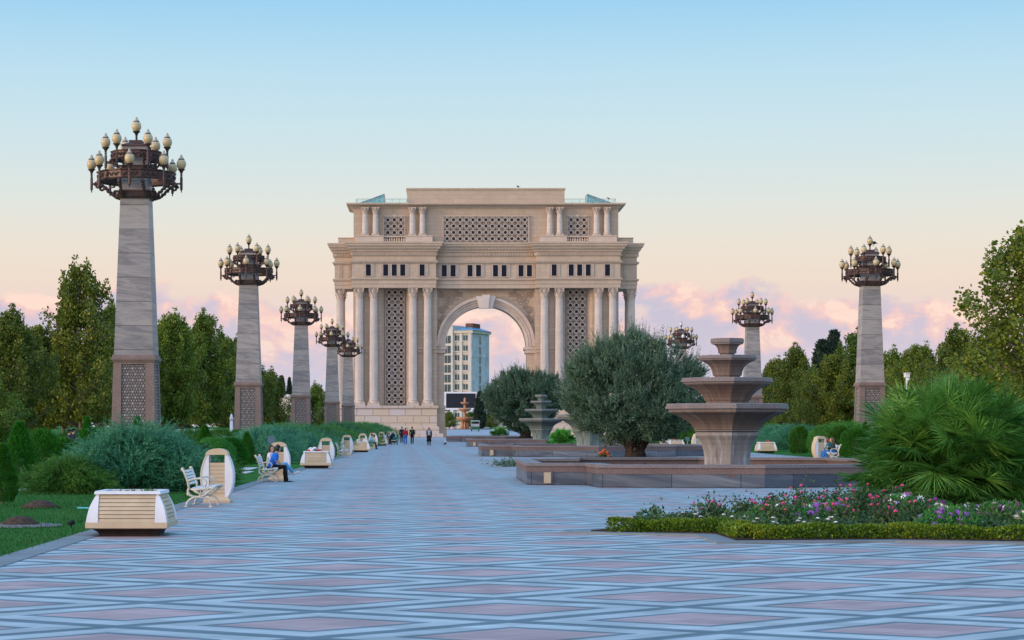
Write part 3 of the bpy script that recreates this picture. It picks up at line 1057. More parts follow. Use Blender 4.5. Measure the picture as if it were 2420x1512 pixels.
def marble_mat(name, c_lo, c_hi, sc=1.0):
    m, t, b, oc = new_mat(name)
    s = t.add('ShaderNodeSeparateXYZ')
    t.link(oc, s.inputs[0])
    blk = t.math('FLOOR', t.math('DIVIDE', s.outputs[2], 0.92))
    oi = t.add('ShaderNodeObjectInfo')
    wn = t.add('ShaderNodeTexWhiteNoise', noise_dimensions='2D')
    t.link(t.comb(blk, t.math('MULTIPLY', oi.outputs['Random'], 50.0), 0.0), wn.inputs['Vector'])
    off = t.math('MULTIPLY', wn.outputs['Value'], 30.0)
    rnd = t.math('MULTIPLY', oi.outputs['Random'], 40.0)
    vec = t.comb(t.math('ADD', t.math('MULTIPLY', s.outputs[0], 0.55), off), t.math('ADD', t.math('MULTIPLY', s.outputs[1], 0.55), rnd), t.math('MULTIPLY', t.math('ADD', s.outputs[2], t.math('MULTIPLY', s.outputs[0], 0.12)), 3.2))
    n = t.noise(vec, 1.3 * sc, 8, 0.62, 1.1)
    f = t.math('ADD', t.ramp(n, [(0.36, 0.0), (0.50, 0.55), (0.64, 1.0)]), t.math('MULTIPLY', t.math('SUBTRACT', wn.outputs['Value'], 0.5), 0.8), clamp=True)
    c = t.mix(f, c_lo, c_hi)
    fr = t.math('FRACT', t.math('DIVIDE', s.outputs[2], 0.92))
    j = t.ramp(fr, [(0.0, 0.42), (0.024, 0.42), (0.036, 1.0), (1.0, 1.0)])
    c = t.mix(1.0, c, j, 'MULTIPLY')
    sp = t.noise(oc, 0.9, 4, 0.6)
    c = t.mix(t.math('MULTIPLY', t.ramp(sp, [(0.66, 0.0), (0.76, 1.0)]), 0.4), c, (0.34, 0.20, 0.12))
    if sc != 1.0:      # slab joints along the basin walls
        br = t.add('ShaderNodeTexBrick')
        for k_, v_ in (('Scale', 1.0), ('Brick Width', 1.7), ('Row Height', 3.0), ('Mortar Size', 0.012), ('Mortar Smooth', 0.1), ('Bias', 0.0)):
            br.inputs[k_].default_value = v_
        br.inputs['Color1'].default_value = (0.8, 0.8, 0.8, 1)
        br.inputs['Color2'].default_value = (1.15, 1.12, 1.08, 1)
        br.inputs['Mortar'].default_value = (0.35, 0.35, 0.35, 1)
        t.link(t.comb(t.math('ADD', s.outputs[0], t.math('MULTIPLY', s.outputs[1], 0.75)), t.math('ADD', s.outputs[2], 1.0), 0.0), br.inputs['Vector'])
        c = t.mix(1.0, c, br.outputs['Color'], 'MULTIPLY')
    t.link(c, b.inputs['Base Color'])
    b.inputs['Roughness'].default_value = 0.42
    b.inputs['Specular IOR Level'].default_value = 0.35
    return m


def granite_mat(name, c1, c2, rough=0.6):
    m, t, b, oc = new_mat(name)
    n = t.noise(oc, 34.0, 3, 0.75)
    c = t.mix(t.ramp(n, [(0.38, 0.0), (0.62, 1.0)]), c1, c2)
    big = t.noise(oc, 1.2, 5, 0.6)
    c = t.mix(t.math('MULTIPLY', t.ramp(big, [(0.45, 0.0), (0.75, 1.0)]), 0.35), c, tuple(x * 0.55 for x in c1))
    t.link(c, b.inputs['Base Color'])
    b.inputs['Roughness'].default_value = rough
    b.inputs['Specular IOR Level'].default_value = 0.3
    bump(t, b, n, 0.15, 0.005)
    return m


MARBLE = marble_mat('veined_grey_marble', (0.185, 0.182, 0.195), (0.35, 0.325, 0.315))
GRANITE = granite_mat('brown_pink_granite', (0.165, 0.115, 0.105), (0.29, 0.22, 0.20))
PANEL = granite_mat('dark_panel_ground', (0.10, 0.085, 0.085), (0.17, 0.145, 0.14))
BOSS = plain('pale_panel_boss', (0.36, 0.33, 0.33), 0.6, 0.3, 12.0, 0.3)

kz = lambda y: 1.70 + (1008 - (430 + y / 3.6) / 1.6926) / 61.7      # heights read off the nearest column


def lamp_mesh():
    """metal cup, cream glass egg, cap: three meshes sharing one origin at the foot of the cup"""
    cup = MB().lathe([(0.035, -0.16), (0.045, -0.05), (0.04, 0.0), (0.06, 0.07), (0.11, 0.14), (0.15, 0.16), (0.15, 0.18), (0.10, 0.185)], 12)
    egg = MB().lathe([(0.06, 0.17), (0.10, 0.185), (0.148, 0.24), (0.178, 0.31), (0.186, 0.38), (0.175, 0.45), (0.145, 0.51), (0.112, 0.535)], 16)
    ring = MB().lathe([(0.118, 0.53), (0.124, 0.54), (0.124, 0.555), (0.115, 0.565)], 14)
    cap = MB().lathe([(0.112, 0.562), (0.095, 0.59), (0.062, 0.635), (0.045, 0.67), (0.043, 0.70), (0.03, 0.725), (0.0, 0.735)], 14)
    return cup, egg, ring, cap


_cup, _egg, _ring, _cap = lamp_mesh()


def lamp_post_mesh(rod, arm):
    m = MB().merge(_cup)
    m.tube([(0, 0, -0.14), (0, 0, -rod)], 0.052, 8)
    m.lathe([(0.052, -rod), (0.03, -rod - 0.03), (0.015, -rod - 0.06), (0.028, -rod - 0.09), (0.0, -rod - 0.13)], 8)
    m.tube([(0, 0, -rod + 0.22), (-arm, 0, -rod + 0.22)], 0.035, 6)
    return m


GLB = _egg.mesh('lamp_globe', True)
GLB.materials.append(CREAMGLASS)
GLBW = _egg.mesh('lamp_globe', True)
GLBW.materials.append(WHITEGLASS)
CAPM = _cap.mesh('globe_cap', True)
CAPM.materials.append(CREAMCAP)
RNGM = _ring.mesh('globe_band')
RNGM.materials.append(IRON)
POSTM = lamp_post_mesh(0.60, 0.32).mesh('lamp_arm')
POSTM.materials.append(RUST)
TOPM = MB().merge(_cup).lathe([(0.19, -0.36), (0.15, -0.33), (0.09, -0.24), (0.045, -0.14)], 12).mesh('lamp_arm')
TOPM.materials.append(IRON)


def lamp(parent, loc, rz, pm, white=False):
    p = link('lamp_arm', pm, parent, loc)
    p.rotation_euler = (0, 0, rz)
    for nm, me in (('lamp_globe', GLBW if white else GLB), ('globe_cap', CAPM), ('globe_band', RNGM)):
        link(nm, me, p)
    return p


def ring_band(mb, r, z0, z1, n=12):
    ph = pi / n
    h = z1 - z0
    mb.lathe([(r * 0.93, z0 + 0.04), (r * 0.97, z0 + 0.02), (r, z0), (r * 1.015, z0 + 0.12 * h), (r * 0.985, z0 + 0.18 * h), (r * 0.985, z0 + 0.8 * h), (r * 1.015, z0 + 0.86 * h), (r * 1.02, z1 - 0.01), (r * 0.97, z1), (r * 0.93, z1 - 0.04), (r * 0.93, z0 + 0.04)], n, phase=ph, cap=False)
    # cast scrollwork on each face
    for k in range(n):
        a = 2 * pi * k / n + 2 * pi / n
        c, s = cos(a), sin(a)
        w = r * math.tan(pi / n) * 0.75
        pts = []
        for j in range(13):
            f = -1 + 2 * j / 12
            x = f * w
            z = z0 + h * (0.49 + 0.17 * sin(f * 9))
            pts.append((c * r * 0.975 - s * x, s * r * 0.975 + c * x, z))
        mb.tube(pts, 0.022, 4)


def bracket(mb, ang, off, r0, z0, r1, z1, th=1.0):
    """an S-shaped acanthus bracket rising outward"""
    c, s = cos(ang), sin(ang)
    rib = []
    for j in range(15):
        t = j / 14
        rr = r0 + (r1 - r0) * (t ** 0.85)
        z = z0 + (z1 - z0) * (0.5 - 0.5 * cos(pi * t)) + 0.02 * sin(t * 40)
        rib.append((c * rr - s * off, s * rr + c * off, z))
    mb.tube(rib, [th * (0.062 + 0.02 * sin(j * 2.6)) for j in range(15)], 6)
    for j in range(1, 14):
        p = rib[j]
        mb.ell(p, (0.08 * th, 0.08 * th, 0.035), 6, 4)
    for (rr, z, q) in ((r1 - 0.05, z1 - 0.10, 0.14 * th), (r0 + 0.12, z0 + 0.12, 0.11 * th)):
        pts = [(c * (rr + q * cos(k * 0.9) * (1 - k / 12)) - s * off, s * (rr + q * cos(k * 0.9) * (1 - k / 12)) + c * off, z + q * sin(k * 0.9) * (1 - k / 12)) for k in range(10)]
        mb.tube(pts, 0.05 * th, 5)


def make_column(loc, label):
    root = thing('lamp_column', label, 'lamp column', loc, 0, 'lamp columns along the promenade')
    pl = MB().frustum(2.2, 2.1, -0.05, 0.5).frustum(2.0, 1.70, 0.5, 1.30)
    pl.build('plinth', GRANITE, root)
    pd = MB()
    zb, zt = 1.62, 4.15
    pd.frustum(1.80, 1.76, 1.30, 1.42).frustum(1.74, 1.70, 1.42, zb)
    # four corner posts and rails so that the panels sit back
    w0, w1 = 1.66, 1.53
    for sx in (-1, 1):
        for sy in (-1, 1):
            a0, a1 = w0 / 2, w1 / 2
            b0, b1 = a0 - 0.36, a1 - 0.31
            R0 = [(sx * b0, sy * b0, zb), (sx * a0, sy * b0, zb), (sx * a0, sy * a0, zb), (sx * b0, sy * a0, zb)]
            R1 = [(sx * b1, sy * b1, zt), (sx * a1, sy * b1, zt), (sx * a1, sy * a1, zt), (sx * b1, sy * a1, zt)]
            pd.loft([R0, R1])
    pd.frustum(1.55, 1.52, zt - 0.08, zt)
    pd.frustum(1.60, 1.66, zt, zt + 0.08).frustum(1.70, 1.70, zt + 0.08, zt + 0.17).frustum(1.62, 1.60, zt + 0.17, zt + 0.27)
    pd.build('pedestal', GRANITE, root)
    for k in range(4):
        pn = MB()
        M = Matrix.Rotation(k * pi / 2, 4, 'Z')
        q = MB()
        zz0, zz1 = zb + 0.005, zt - 0.085
        q.loft([[(-0.46, -0.775, zz0), (0.46, -0.775, zz0), (0.46, -0.70, zz0), (-0.46, -0.70, zz0)], [(-0.455, -0.715, zz1), (0.455, -0.715, zz1), (0.455, -0.66, zz1), (-0.455, -0.66, zz1)]])
        pn.merge(q, M)
        p = pn.build('carved_panel', PANEL, root)
        b = MB()
        rows = 22
        for j in range(rows):
            z = zz0 + (j + 0.5) * (zz1 - zz0) / rows
            y = -0.775 + (0.06) * (z - zz0) / (zz1 - zz0)
            for i in range(9):
                x = -0.42 + 0.84 * (i + (0.5 if j % 2 else 0.0)) / 8.5
                big = (j % 4 == 0 and i % 3 == 1) or (j % 4 == 2 and i % 3 == 2)
                rr = 0.052 if big else 0.030
                if abs(x) > 0.43:
                    continue
                V = [(x + rr * cos(a), y - 0.002, z + rr * sin(a)) for a in [pi / 3 * m for m in range(6)]]
                V2 = [(x + rr * 0.6 * cos(a), y - 0.03, z + rr * 0.6 * sin(a)) for a in [pi / 3 * m for m in range(6)]]
                b.loft([V, V2])
        bb = MB().merge(b, M)
        bb.build('panel_relief', BOSS, p)
    MB().frustum(1.49, 1.075, zt + 0.27, kz(1330)).build('shaft', MARBLE, root)
    # capital: collar, stone neck, lower ring, ...
    c1 = MB().frustum(1.16, 1.22, kz(1330), kz(1300)).frustum(1.13, 1.13, kz(1300), kz(1235)).frustum(1.20, 1.20, kz(1235), kz(1205))
    c1.build('collar', RUST, root)
    MB().frustum(1.02, 1.0, kz(1205), kz(930)).frustum(0.94, 0.92, kz(850), kz(580)).build('stone_neck', MARBLE, root)
    MB().frustum(1.15, 1.10, kz(930), kz(905)).frustum(1.05, 1.05, kz(905), kz(862)).frustum(1.12, 1.10, kz(862), kz(850)).build('collar', RUST, root)
    rg = MB()
    ring_band(rg, 1.50, kz(1082), kz(938), 12)
    rg.build('lower_ring', RUST, root)
    rg = MB()
    ring_band(rg, 0.98, kz(765), kz(640), 12)
    rg.build('upper_ring', RUST, root)
    for k in range(4):
        for off in (-0.44, 0.44):
            b = MB()
            bracket(b, k * pi / 2, off, 0.58, kz(1300), 1.46, kz(1105))
            b.build('scroll_bracket', RUST, root)
            b = MB()
            bracket(b, k * pi / 2, off * 0.9, 0.50, kz(915), 0.94, kz(770), 0.6)
            b.build('scroll_bracket', RUST, root)
    t = MB().frustum(0.95, 0.98, kz(580), kz(575)).frustum(1.0, 1.0, kz(575), kz(552)).frustum(0.94, 0.52, kz(552), kz(516)).frustum(0.50, 0.50, kz(516), kz(490)).frustum(0.54, 0.46, kz(490), kz(478))
    t.build('cap_block', RUST, root)
    for k in range(8):
        a = -pi / 2 + k * pi / 4
        lamp(root, (1.72 * cos(a), 1.72 * sin(a), kz(955)), a, POSTM, white=(label.startswith('far') and k == 0))
    for k in range(6):
        a = k * pi / 3
        lamp(root, (1.18 * cos(a), 1.18 * sin(a), kz(640)), a, POSTM)
    lamp(root, (0, 0, kz(410)), 0, TOPM, white=label.startswith('far right'))
    return root


col1 = make_column((-11.6, 76.3, 0), 'tallest-looking marble lamp column, nearest on the left, behind the big blue-green juniper')
for (u, Y, vt, lab) in ((588, 122.6, 554, 'marble lamp column second along the left row, behind the dark conical thuja'),
                        (712, 171.3, 683, 'marble lamp column third along the left row, beside the cream building'),
                        (785, 217.5, 752, 'marble lamp column fourth along the left row, overlapping the left edge of the arch'),
                        (823, 251.5, 785, 'marble lamp column last of the left row, standing in front of the arch pedestal'),
                        (2056, 123.4, 557, 'marble lamp column nearest on the right, rising behind the big fan palm'),
                        (1778, 174, 688, 'marble lamp column behind the nearest tiered fountain')):
    c = dup(col1, (xat(u, Y), Y, 0), 0, lab)
    c.scale[2] = (zat(vt, Y)) / kz(145)
far = make_column((xat(1610, 223.6), 223.6, 0), 'far right lamp column with a white top globe, mostly hidden by the big olive tree')

# ---------------------------------------------------------------- tiered fountains
FGRAN = granite_mat('fountain_granite', (0.135, 0.090, 0.080), (0.225, 0.16, 0.145), 0.55)
FTOP = granite_mat('coping_granite', (0.160, 0.135, 0.132), (0.255, 0.222, 0.22), 0.5)
FMARB = marble_mat('basin_marble', (0.075, 0.095, 0.125), (0.185, 0.205, 0.235), 0.5)


def streak_granite(name, base, streak, amount, w=(0.6, 0.6, 0.62)):
    m, t, b, oc = new_mat(name)
    s = t.add('ShaderNodeSeparateXYZ')
    t.link(oc, s.inputs[0])
    ang = t.math('ARCTAN2', s.outputs[0], s.outputs[1])
    n = t.noise(t.comb(t.math('MULTIPLY', ang, 3.4), 0.0, t.math('MULTIPLY', s.outputs[2], 0.55)), 1.6, 5, 0.65)
    g = t.noise(oc, 34.0, 3, 0.7)
    c = t.mix(g, tuple(x * 0.8 for x in base), tuple(x * 1.2 for x in base))
    c = t.mix(t.math('MULTIPLY', t.ramp(n, [(0.50, 0.0), (0.68, 1.0)]), amount), c, w)
    n2 = t.noise(t.comb(t.math('MULTIPLY', ang, 2.2), 3.0, t.math('MULTIPLY', s.outputs[2], 0.5)), 1.9, 4, 0.6)
    c = t.mix(t.math('MULTIPLY', t.ramp(n2, [(0.54, 0.0), (0.68, 1.0)]), 0.7), c, streak)
    t.link(c, b.inputs['Base Color'])
    b.inputs['Roughness'].default_value = 0.55
    b.inputs['Specular IOR Level'].default_value = 0.3
    return m


F_PED = streak_granite('streaked_pedestal_granite', (0.25, 0.235, 0.228), (0.145, 0.11, 0.105), 0.8, (0.47, 0.48, 0.50))
F_BOWL = streak_granite('wine_stained_granite', (0.165, 0.125, 0.108), (0.105, 0.050, 0.055), 0.10)
G_PED = streak_granite('streaked_green_granite', (0.16, 0.215, 0.20), (0.075, 0.13, 0.13), 0.65, (0.42, 0.48, 0.46))
G_BOWL = streak_granite('green_stained_granite', (0.125, 0.170, 0.155), (0.075, 0.125, 0.115), 0.15, (0.3, 0.36, 0.34))
G_RIM = granite_mat('green_grey_rim', (0.15, 0.165, 0.165), (0.24, 0.25, 0.245), 0.55)

# outline of a basin about its centre (a vertex to the front, square lobes at the corners)
BAS = [(-6.45, -4.1), (-4.75, -4.35), (-4.55, -6.6), (0.0, -7.2), (4.5, -5.3), (4.7, -3.9), (6.9, -3.0), (6.9, 3.0), (4.8, 3.9), (4.6, 6.0), (0.0, 7.2), (-4.6, 6.5), (-4.8, 4.3), (-6.45, 4.1)]


def inset(poly, d):
    n = len(poly)
    outp = []
    for i in range(n):
        p0, p1, p2 = Vector(poly[i - 1]), Vector(poly[i]), Vector(poly[(i + 1) % n])
        e1, e2 = (p1 - p0).normalized(), (p2 - p1).normalized()
        n1, n2 = Vector((e1.y, -e1.x)), Vector((e2.y, -e2.x))
        b = n1 + n2
        b = b / max(0.3, b.dot(n1))
        outp.append((p1.x - b.x * d, p1.y - b.y * d))
    return outp


def wall_ring(mb, poly, d0, d1, z0, z1):
    a, b = inset(poly, d0), inset(poly, d1)
    n = len(poly)
    o = len(mb.v)
    for P, z in ((a, z0), (a, z1), (b, z1), (b, z0)):
        mb.v += [(x, y, z) for x, y in P]
    for r in range(4):
        r2 = (r + 1) % 4
        for k in range(n):
            k2 = (k + 1) % n
            mb.f.append((o + r * n + k, o + r * n + k2, o + r2 * n + k2, o + r2 * n + k))
    return mb


def water_mat():
    m, t, b, oc = new_mat('still_basin_water')
    b.inputs['Base Color'].default_value = (0.03, 0.06, 0.07, 1)
    b.inputs['Roughness'].default_value = 0.08
    bump(t, b, t.noise(oc, 3.0, 3, 0.5), 0.1, 0.02)
    return m


WATER = water_mat()


def make_fountain(loc, label, mped, mbowl, mrim):
    root = thing('tiered_fountain', label, 'fountain', loc, 0, 'tiered stone fountains down the middle of the promenade')
    lower = MB()
    wall_ring(lower, BAS, 0.04, 0.40, 0.0, 0.38)
    w = lower.build('basin_wall', FMARB, root)
    wall_ring(MB(), BAS, 0.02, 0.42, 0.38, 0.55).build('granite_band', FGRAN, w)
    wall_ring(MB(), BAS, -0.02, 0.50, 0.55, 0.64).build('coping', FTOP, w)
    MB().prism(inset(BAS, 0.45), 0.05, 0.28).build('water', WATER, root)
    ph = -pi / 2

    def oc(prof):
        return MB().lathe(prof, 8, phase=ph)
    # pedestal: concave flaring pillar
    pr = [(0.74, 0.2), (0.72, 0.5), (0.715, 0.75), (0.74, 0.95), (0.79, 1.12), (0.87, 1.28), (0.97, 1.40), (0.985, 1.42), (0.985, 1.52)]
    p = oc(pr).build('pedestal', mped, root)
    oc([(0.93, 1.522), (0.95, 1.53), (1.02, 1.56), (1.02, 1.60), (0.96, 1.612)]).build('collar', mrim, p)
    tiers = [
        ([(1.04, 1.614), (1.05, 1.66), (1.12, 1.76), (1.25, 1.87), (1.44, 1.98), (1.60, 2.06), (1.78, 2.12), (1.82, 2.15), (1.82, 2.17)], 1.93, 2.17, 2.41),
        ([(0.66, 2.40), (0.66, 2.49), (0.70, 2.50), (0.74, 2.60), (0.82, 2.71), (0.96, 2.83), (1.16, 2.94), (1.30, 2.99), (1.32, 3.02)], 1.44, 3.02, 3.21),
        ([(0.40, 3.2), (0.40, 3.27), (0.45, 3.28), (0.47, 3.40), (0.52, 3.53), (0.61, 3.63), (0.75, 3.71), (0.86, 3.75), (0.86, 3.76)], 0.93, 3.76, 3.91),
        ([(0.23, 3.90), (0.23, 3.97), (0.285, 3.98), (0.29, 4.08), (0.33, 4.18), (0.40, 4.24), (0.45, 4.26)], 0.525, 4.26, 4.44)]
    for pr, rr, z0, z1 in tiers:
        b = oc(pr).build('bowl', mbowl, root)
        h = z1 - z0
        oc([(rr * 0.945, z0), (rr * 0.95, z0 + 0.22 * h), (rr * 0.985, z0 + 0.27 * h), (rr, z0 + 0.33 * h), (rr, z0 + 0.62 * h), (rr * 0.985, z0 + 0.66 * h), (rr * 0.985, z0 + 0.9 * h), (rr * 0.97, z1), (rr * 0.90, z1), (rr * 0.88, z1 - 0.12 * h), (0.02, z1 - 0.16 * h)]).build('rim', mrim, b)
    if loc[1] < 70:
        rs = MB()
        for cx_, w_, h_ in ((2.55, .075, .20), (-.9, .11, .05)):
            t_ = cx_ / 4.5 if cx_ > 0 else -cx_ / 4.55
            y_ = -7.2 + (1.9 if cx_ > 0 else .6) * t_ + .028
            z_ = .33
            n_ = 9
            up = [(cx_ + w_ * (-1 + 2 * k / n_), z_ + random.uniform(.0, .02)) for k in range(n_ + 1)]
            dn = [(cx_ + w_ * (-1 + 2 * k / n_), z_ - h_ * random.uniform(.25, 1) * math.sin(pi * (k + .5) / (n_ + 1))) for k in range(n_ + 1)]
            sl = (1.9 / 4.5) if cx_ > 0 else (-.6 / 4.55)
            rs.add([(x, y_ + sl * (x - cx_), z) for x, z in up + dn], [(k, k + 1, n_ + 2 + k, n_ + 1 + k) for k in range(n_)])
        rs.build('rust_stain', plain('orange_rust', (.24, .095, .035), .9, .4, 14.0), w)
    noz = MB()
    for k in range(6):
        a = k * pi / 3 + .3
        noz.tube([(3.2 * cos(a), 3.2 * sin(a), .2), (3.2 * cos(a), 3.2 * sin(a), .52)], .03, 6)
    noz.tube([(3.2 * cos(.1 * k), 3.2 * sin(.1 * k), .31) for k in range(64)], .025, 5)
    noz.build('water_pipes', IRON, root)
    # service hatch in the left lobe
    hx = -6.45 + 0.62
    hy = -4.1 - 0.25 * 0.62 / 1.7 - 0.0
    h = MB().box(hx - 0.10, hx + 0.10, hy - 0.07, hy + 0.06, 0.05, 0.37).build('hatch', CREAMWOOD, root)
    MB().box(hx + 0.102, hx + 0.15, hy - 0.05, hy + 0.06, 0.04, 0.39).build('hatch_frame', FGRAN, h)
    return root


FX = 8.8
make_fountain((FX + 0.17, 62, 0), 'nearest four-tiered fountain in pinkish brown granite with a wide octagonal bowl', F_PED, F_BOWL, FTOP)
make_fountain((FX, 117, 0), 'green stained fountain half covered by the big olive tree', G_PED, G_BOWL, G_RIM)
make_fountain((FX, 172, 0), 'smallest-looking green fountain, in front of the farther olive tree', G_PED, G_BOWL, G_RIM)
# the fourth basin hides its fountain behind the farther olive
b4 = thing('fountain_basin', 'farthest low stone basin in front of the arch opening', 'basin', (FX - 1.6, 224, 0))
w = wall_ring(MB(), BAS, 0.04, 0.40, 0.0, 0.38).build('basin_wall', FMARB, b4)
wall_ring(MB(), BAS, 0.02, 0.42, 0.38, 0.55).build('granite_band', FGRAN, w)
wall_ring(MB(), BAS, -0.02, 0.50, 0.55, 0.64).build('coping', FTOP, w)

# ---------------------------------------------------------------- planters, bins, benches


def wplan(z):
    """half width of planter at height z"""
    zs_ = [0.12, 0.22, 0.34, 0.46, 0.57, 0.65]
    ws = [0.63, 0.622, 0.605, 0.572, 0.525, 0.48]
    return float(np.interp(z, zs_, ws))


def make_planter(loc, label, flowers):
    root = thing('planter_box', label, 'planter', loc, 0, 'cream slatted planters along the promenade')
    MB().loft([[(-a, -a, z), (a, -a, z), (a, a, z), (-a, a, z)] for a, z in ((0.44, 0.0), (0.445, 0.03), (0.47, 0.07), (0.53, 0.11), (0.56, 0.125))]).build('base', DARKBASE, root)
    MB().loft([[(-a, -a, z), (a, -a, z), (a, a, z), (-a, a, z)] for a, z in ((0.60, 0.122), (0.63, 0.135), (0.632, 0.215), (0.62, 0.222))]).build('bottom_beam', CREAMWOOD, root)
    for k in range(4):
        M = Matrix.Rotation(k * pi / 2, 4, 'Z')
        q = MB()
        n = 7
        for j in range(n):
            z0, z1 = 0.224 + j * 0.425 / n, 0.224 + (j + 1) * 0.425 / n - 0.009
            y0, y1 = -wplan(z0) + 0.012, -wplan(z1) + 0.012
            q.loft([[(-0.433, y0, z0), (0.433, y0, z0), (0.433, y0 + 0.05, z0), (-0.433, y0 + 0.05, z0)], [(-0.433, y1, z1), (0.433, y1, z1), (0.433, y1 + 0.05, z1), (-0.433, y1 + 0.05, z1)]])
        MB().merge(q, M).build('slat_panel', CREAMWOOD, root)
        # corner post: wide at the foot, tapering upward
        rings = []
        for z in (0.222, 0.30, 0.38, 0.46, 0.54, 0.60, 0.652):
            w = wplan(z)
            i = 0.438 - 0.0
            rings.append([(i, -w, z), (w, -w, z), (w, -i, z), (i, -i, z)] if w > i + 0.02 else [(i, -i - 0.02, z), (i + 0.02, -i - 0.02, z), (i + 0.02, -i, z), (i, -i, z)])
        MB().merge(MB().loft(rings), M).build('corner_post', WHITEPAINT, root)
    a, b = 0.515, 0.40
    r = MB()
    for M in [Matrix.Rotation(k * pi / 2, 4, 'Z') for k in range(4)]:
        r.merge(MB().loft([[(-a, -a, 0.652), (a, -a, 0.652), (b, -b, 0.652), (-b, -b, 0.652)], [(-a + 0.012, -a + 0.012, 0.70), (a - 0.012, -a + 0.012, 0.70), (b, -b, 0.70), (-b, -b, 0.70)]]), M)
    r.build('rim', WHITEPAINT, root)
    MB().box(-0.40, 0.40, -0.40, 0.40, 0.60, 0.655).build('soil', SOIL, root)
    rr = random.Random(str(loc))
    for k in range(10):
        x, y = rr.uniform(-0.33, 0.33), rr.uniform(-0.33, 0.33)
        p = MB()
        for j in range(7):
            an = rr.uniform(0, 6.28)
            h = rr.uniform(0.03, 0.08)
            p.add([(x, y, 0.655), (x + 0.03 * cos(an), y + 0.03 * sin(an), 0.655 + h * 0.6), (x + 0.06 * cos(an), y + 0.06 * sin(an), 0.655 + h), (x + 0.03 * cos(an + 1), y + 0.03 * sin(an + 1), 0.655 + h * 0.6)], [(0, 1, 2, 3)])
        p.build('seedling', L_DAISY, root)
    for k, m in enumerate(flowers):
        x, y = rr.uniform(-0.35, 0.35), rr.uniform(-0.36, 0.1)
        big = m is P_WHITE
        f = MB()
        for j in range(7):
            q = (x + rr.uniform(-.05, .05) * (1.6 if big else 1), y + rr.uniform(-.05, .05), 0.72 + rr.uniform(0, .05) * (2.5 if big else 1))
            s = 0.035 * (1.4 if big else 1)
            f.ell(q, (s, s, s * 0.7), 7, 4)
        f.tube([(x, y, 0.65), (x, y, 0.73)], 0.015, 5)
        f.build('bloom', m, root)
    return root


def make_bin(loc, label, rz=0.0):
    root = thing('litter_bin', label, 'litter bin', loc, rz, 'oval cream and white litter bins along the promenade')
    MB().loft([[(-a, -b, z), (a, -b, z), (a, b, z), (-a, b, z)] for a, b, z in ((0.30, 0.27, 0.0), (0.305, 0.275, 0.05), (0.27, 0.24, 0.09), (0.25, 0.22, 0.13))]).build('foot', CREAMWOOD, root)
    body = MB()
    n = 9
    for j in range(n):
        z0 = 0.13 + j * 0.775 / n
        body.box(-0.172, 0.172, -0.185, 0.185, z0, z0 + 0.775 / n - 0.012)
    body.box(-0.165, 0.165, -0.165, 0.165, 0.13, 0.89)
    body.build('slat_body', CREAMWOOD, root)
    MB().box(-0.15, 0.15, -0.16, 0.16, 0.892, 0.905).build('liner', RUBBER, root)
    zs_ = [0.13, 0.22, 0.34, 0.46, 0.56, 0.66, 0.78, 0.90, 1.0, 1.075]
    ws = [0.245, 0.29, 0.333, 0.355, 0.36, 0.356, 0.338, 0.302, 0.262, 0.225]
    for sx in (-1, 1):
        out_ = [(sx * w, z) for w, z in zip(ws, zs_)] + [(sx * 0.176, 1.075), (sx * 0.176, 0.13)]
        p = MB().extrude(out_, -0.20, 0.20).build('side_panel', WHITEPAINT, root)
        rings = [[(sx * (w - 0.012), -0.212, z), (sx * (w + 0.012), -0.205, z), (sx * (w + 0.012), 0.205, z), (sx * (w - 0.012), 0.212, z)] for w, z in zip(ws, zs_)]
        MB().loft(rings).build('edge_band', WHITEPAINT if sx > 0 else CREAMWOOD, p)
    dome = MB()
    K = 12
    top = [(0.245 * cos(pi * k / K), 1.085 + 0.125 * sin(pi * k / K)) for k in range(K + 1)]
    dome.extrude(top, -0.21, 0.21)
    dome.extrude([(-0.255, 1.07), (0.255, 1.07), (0.25, 1.092), (-0.25, 1.092)], -0.22, 0.22)
    dome.build('lid', CREAMWOOD, root)
    return root


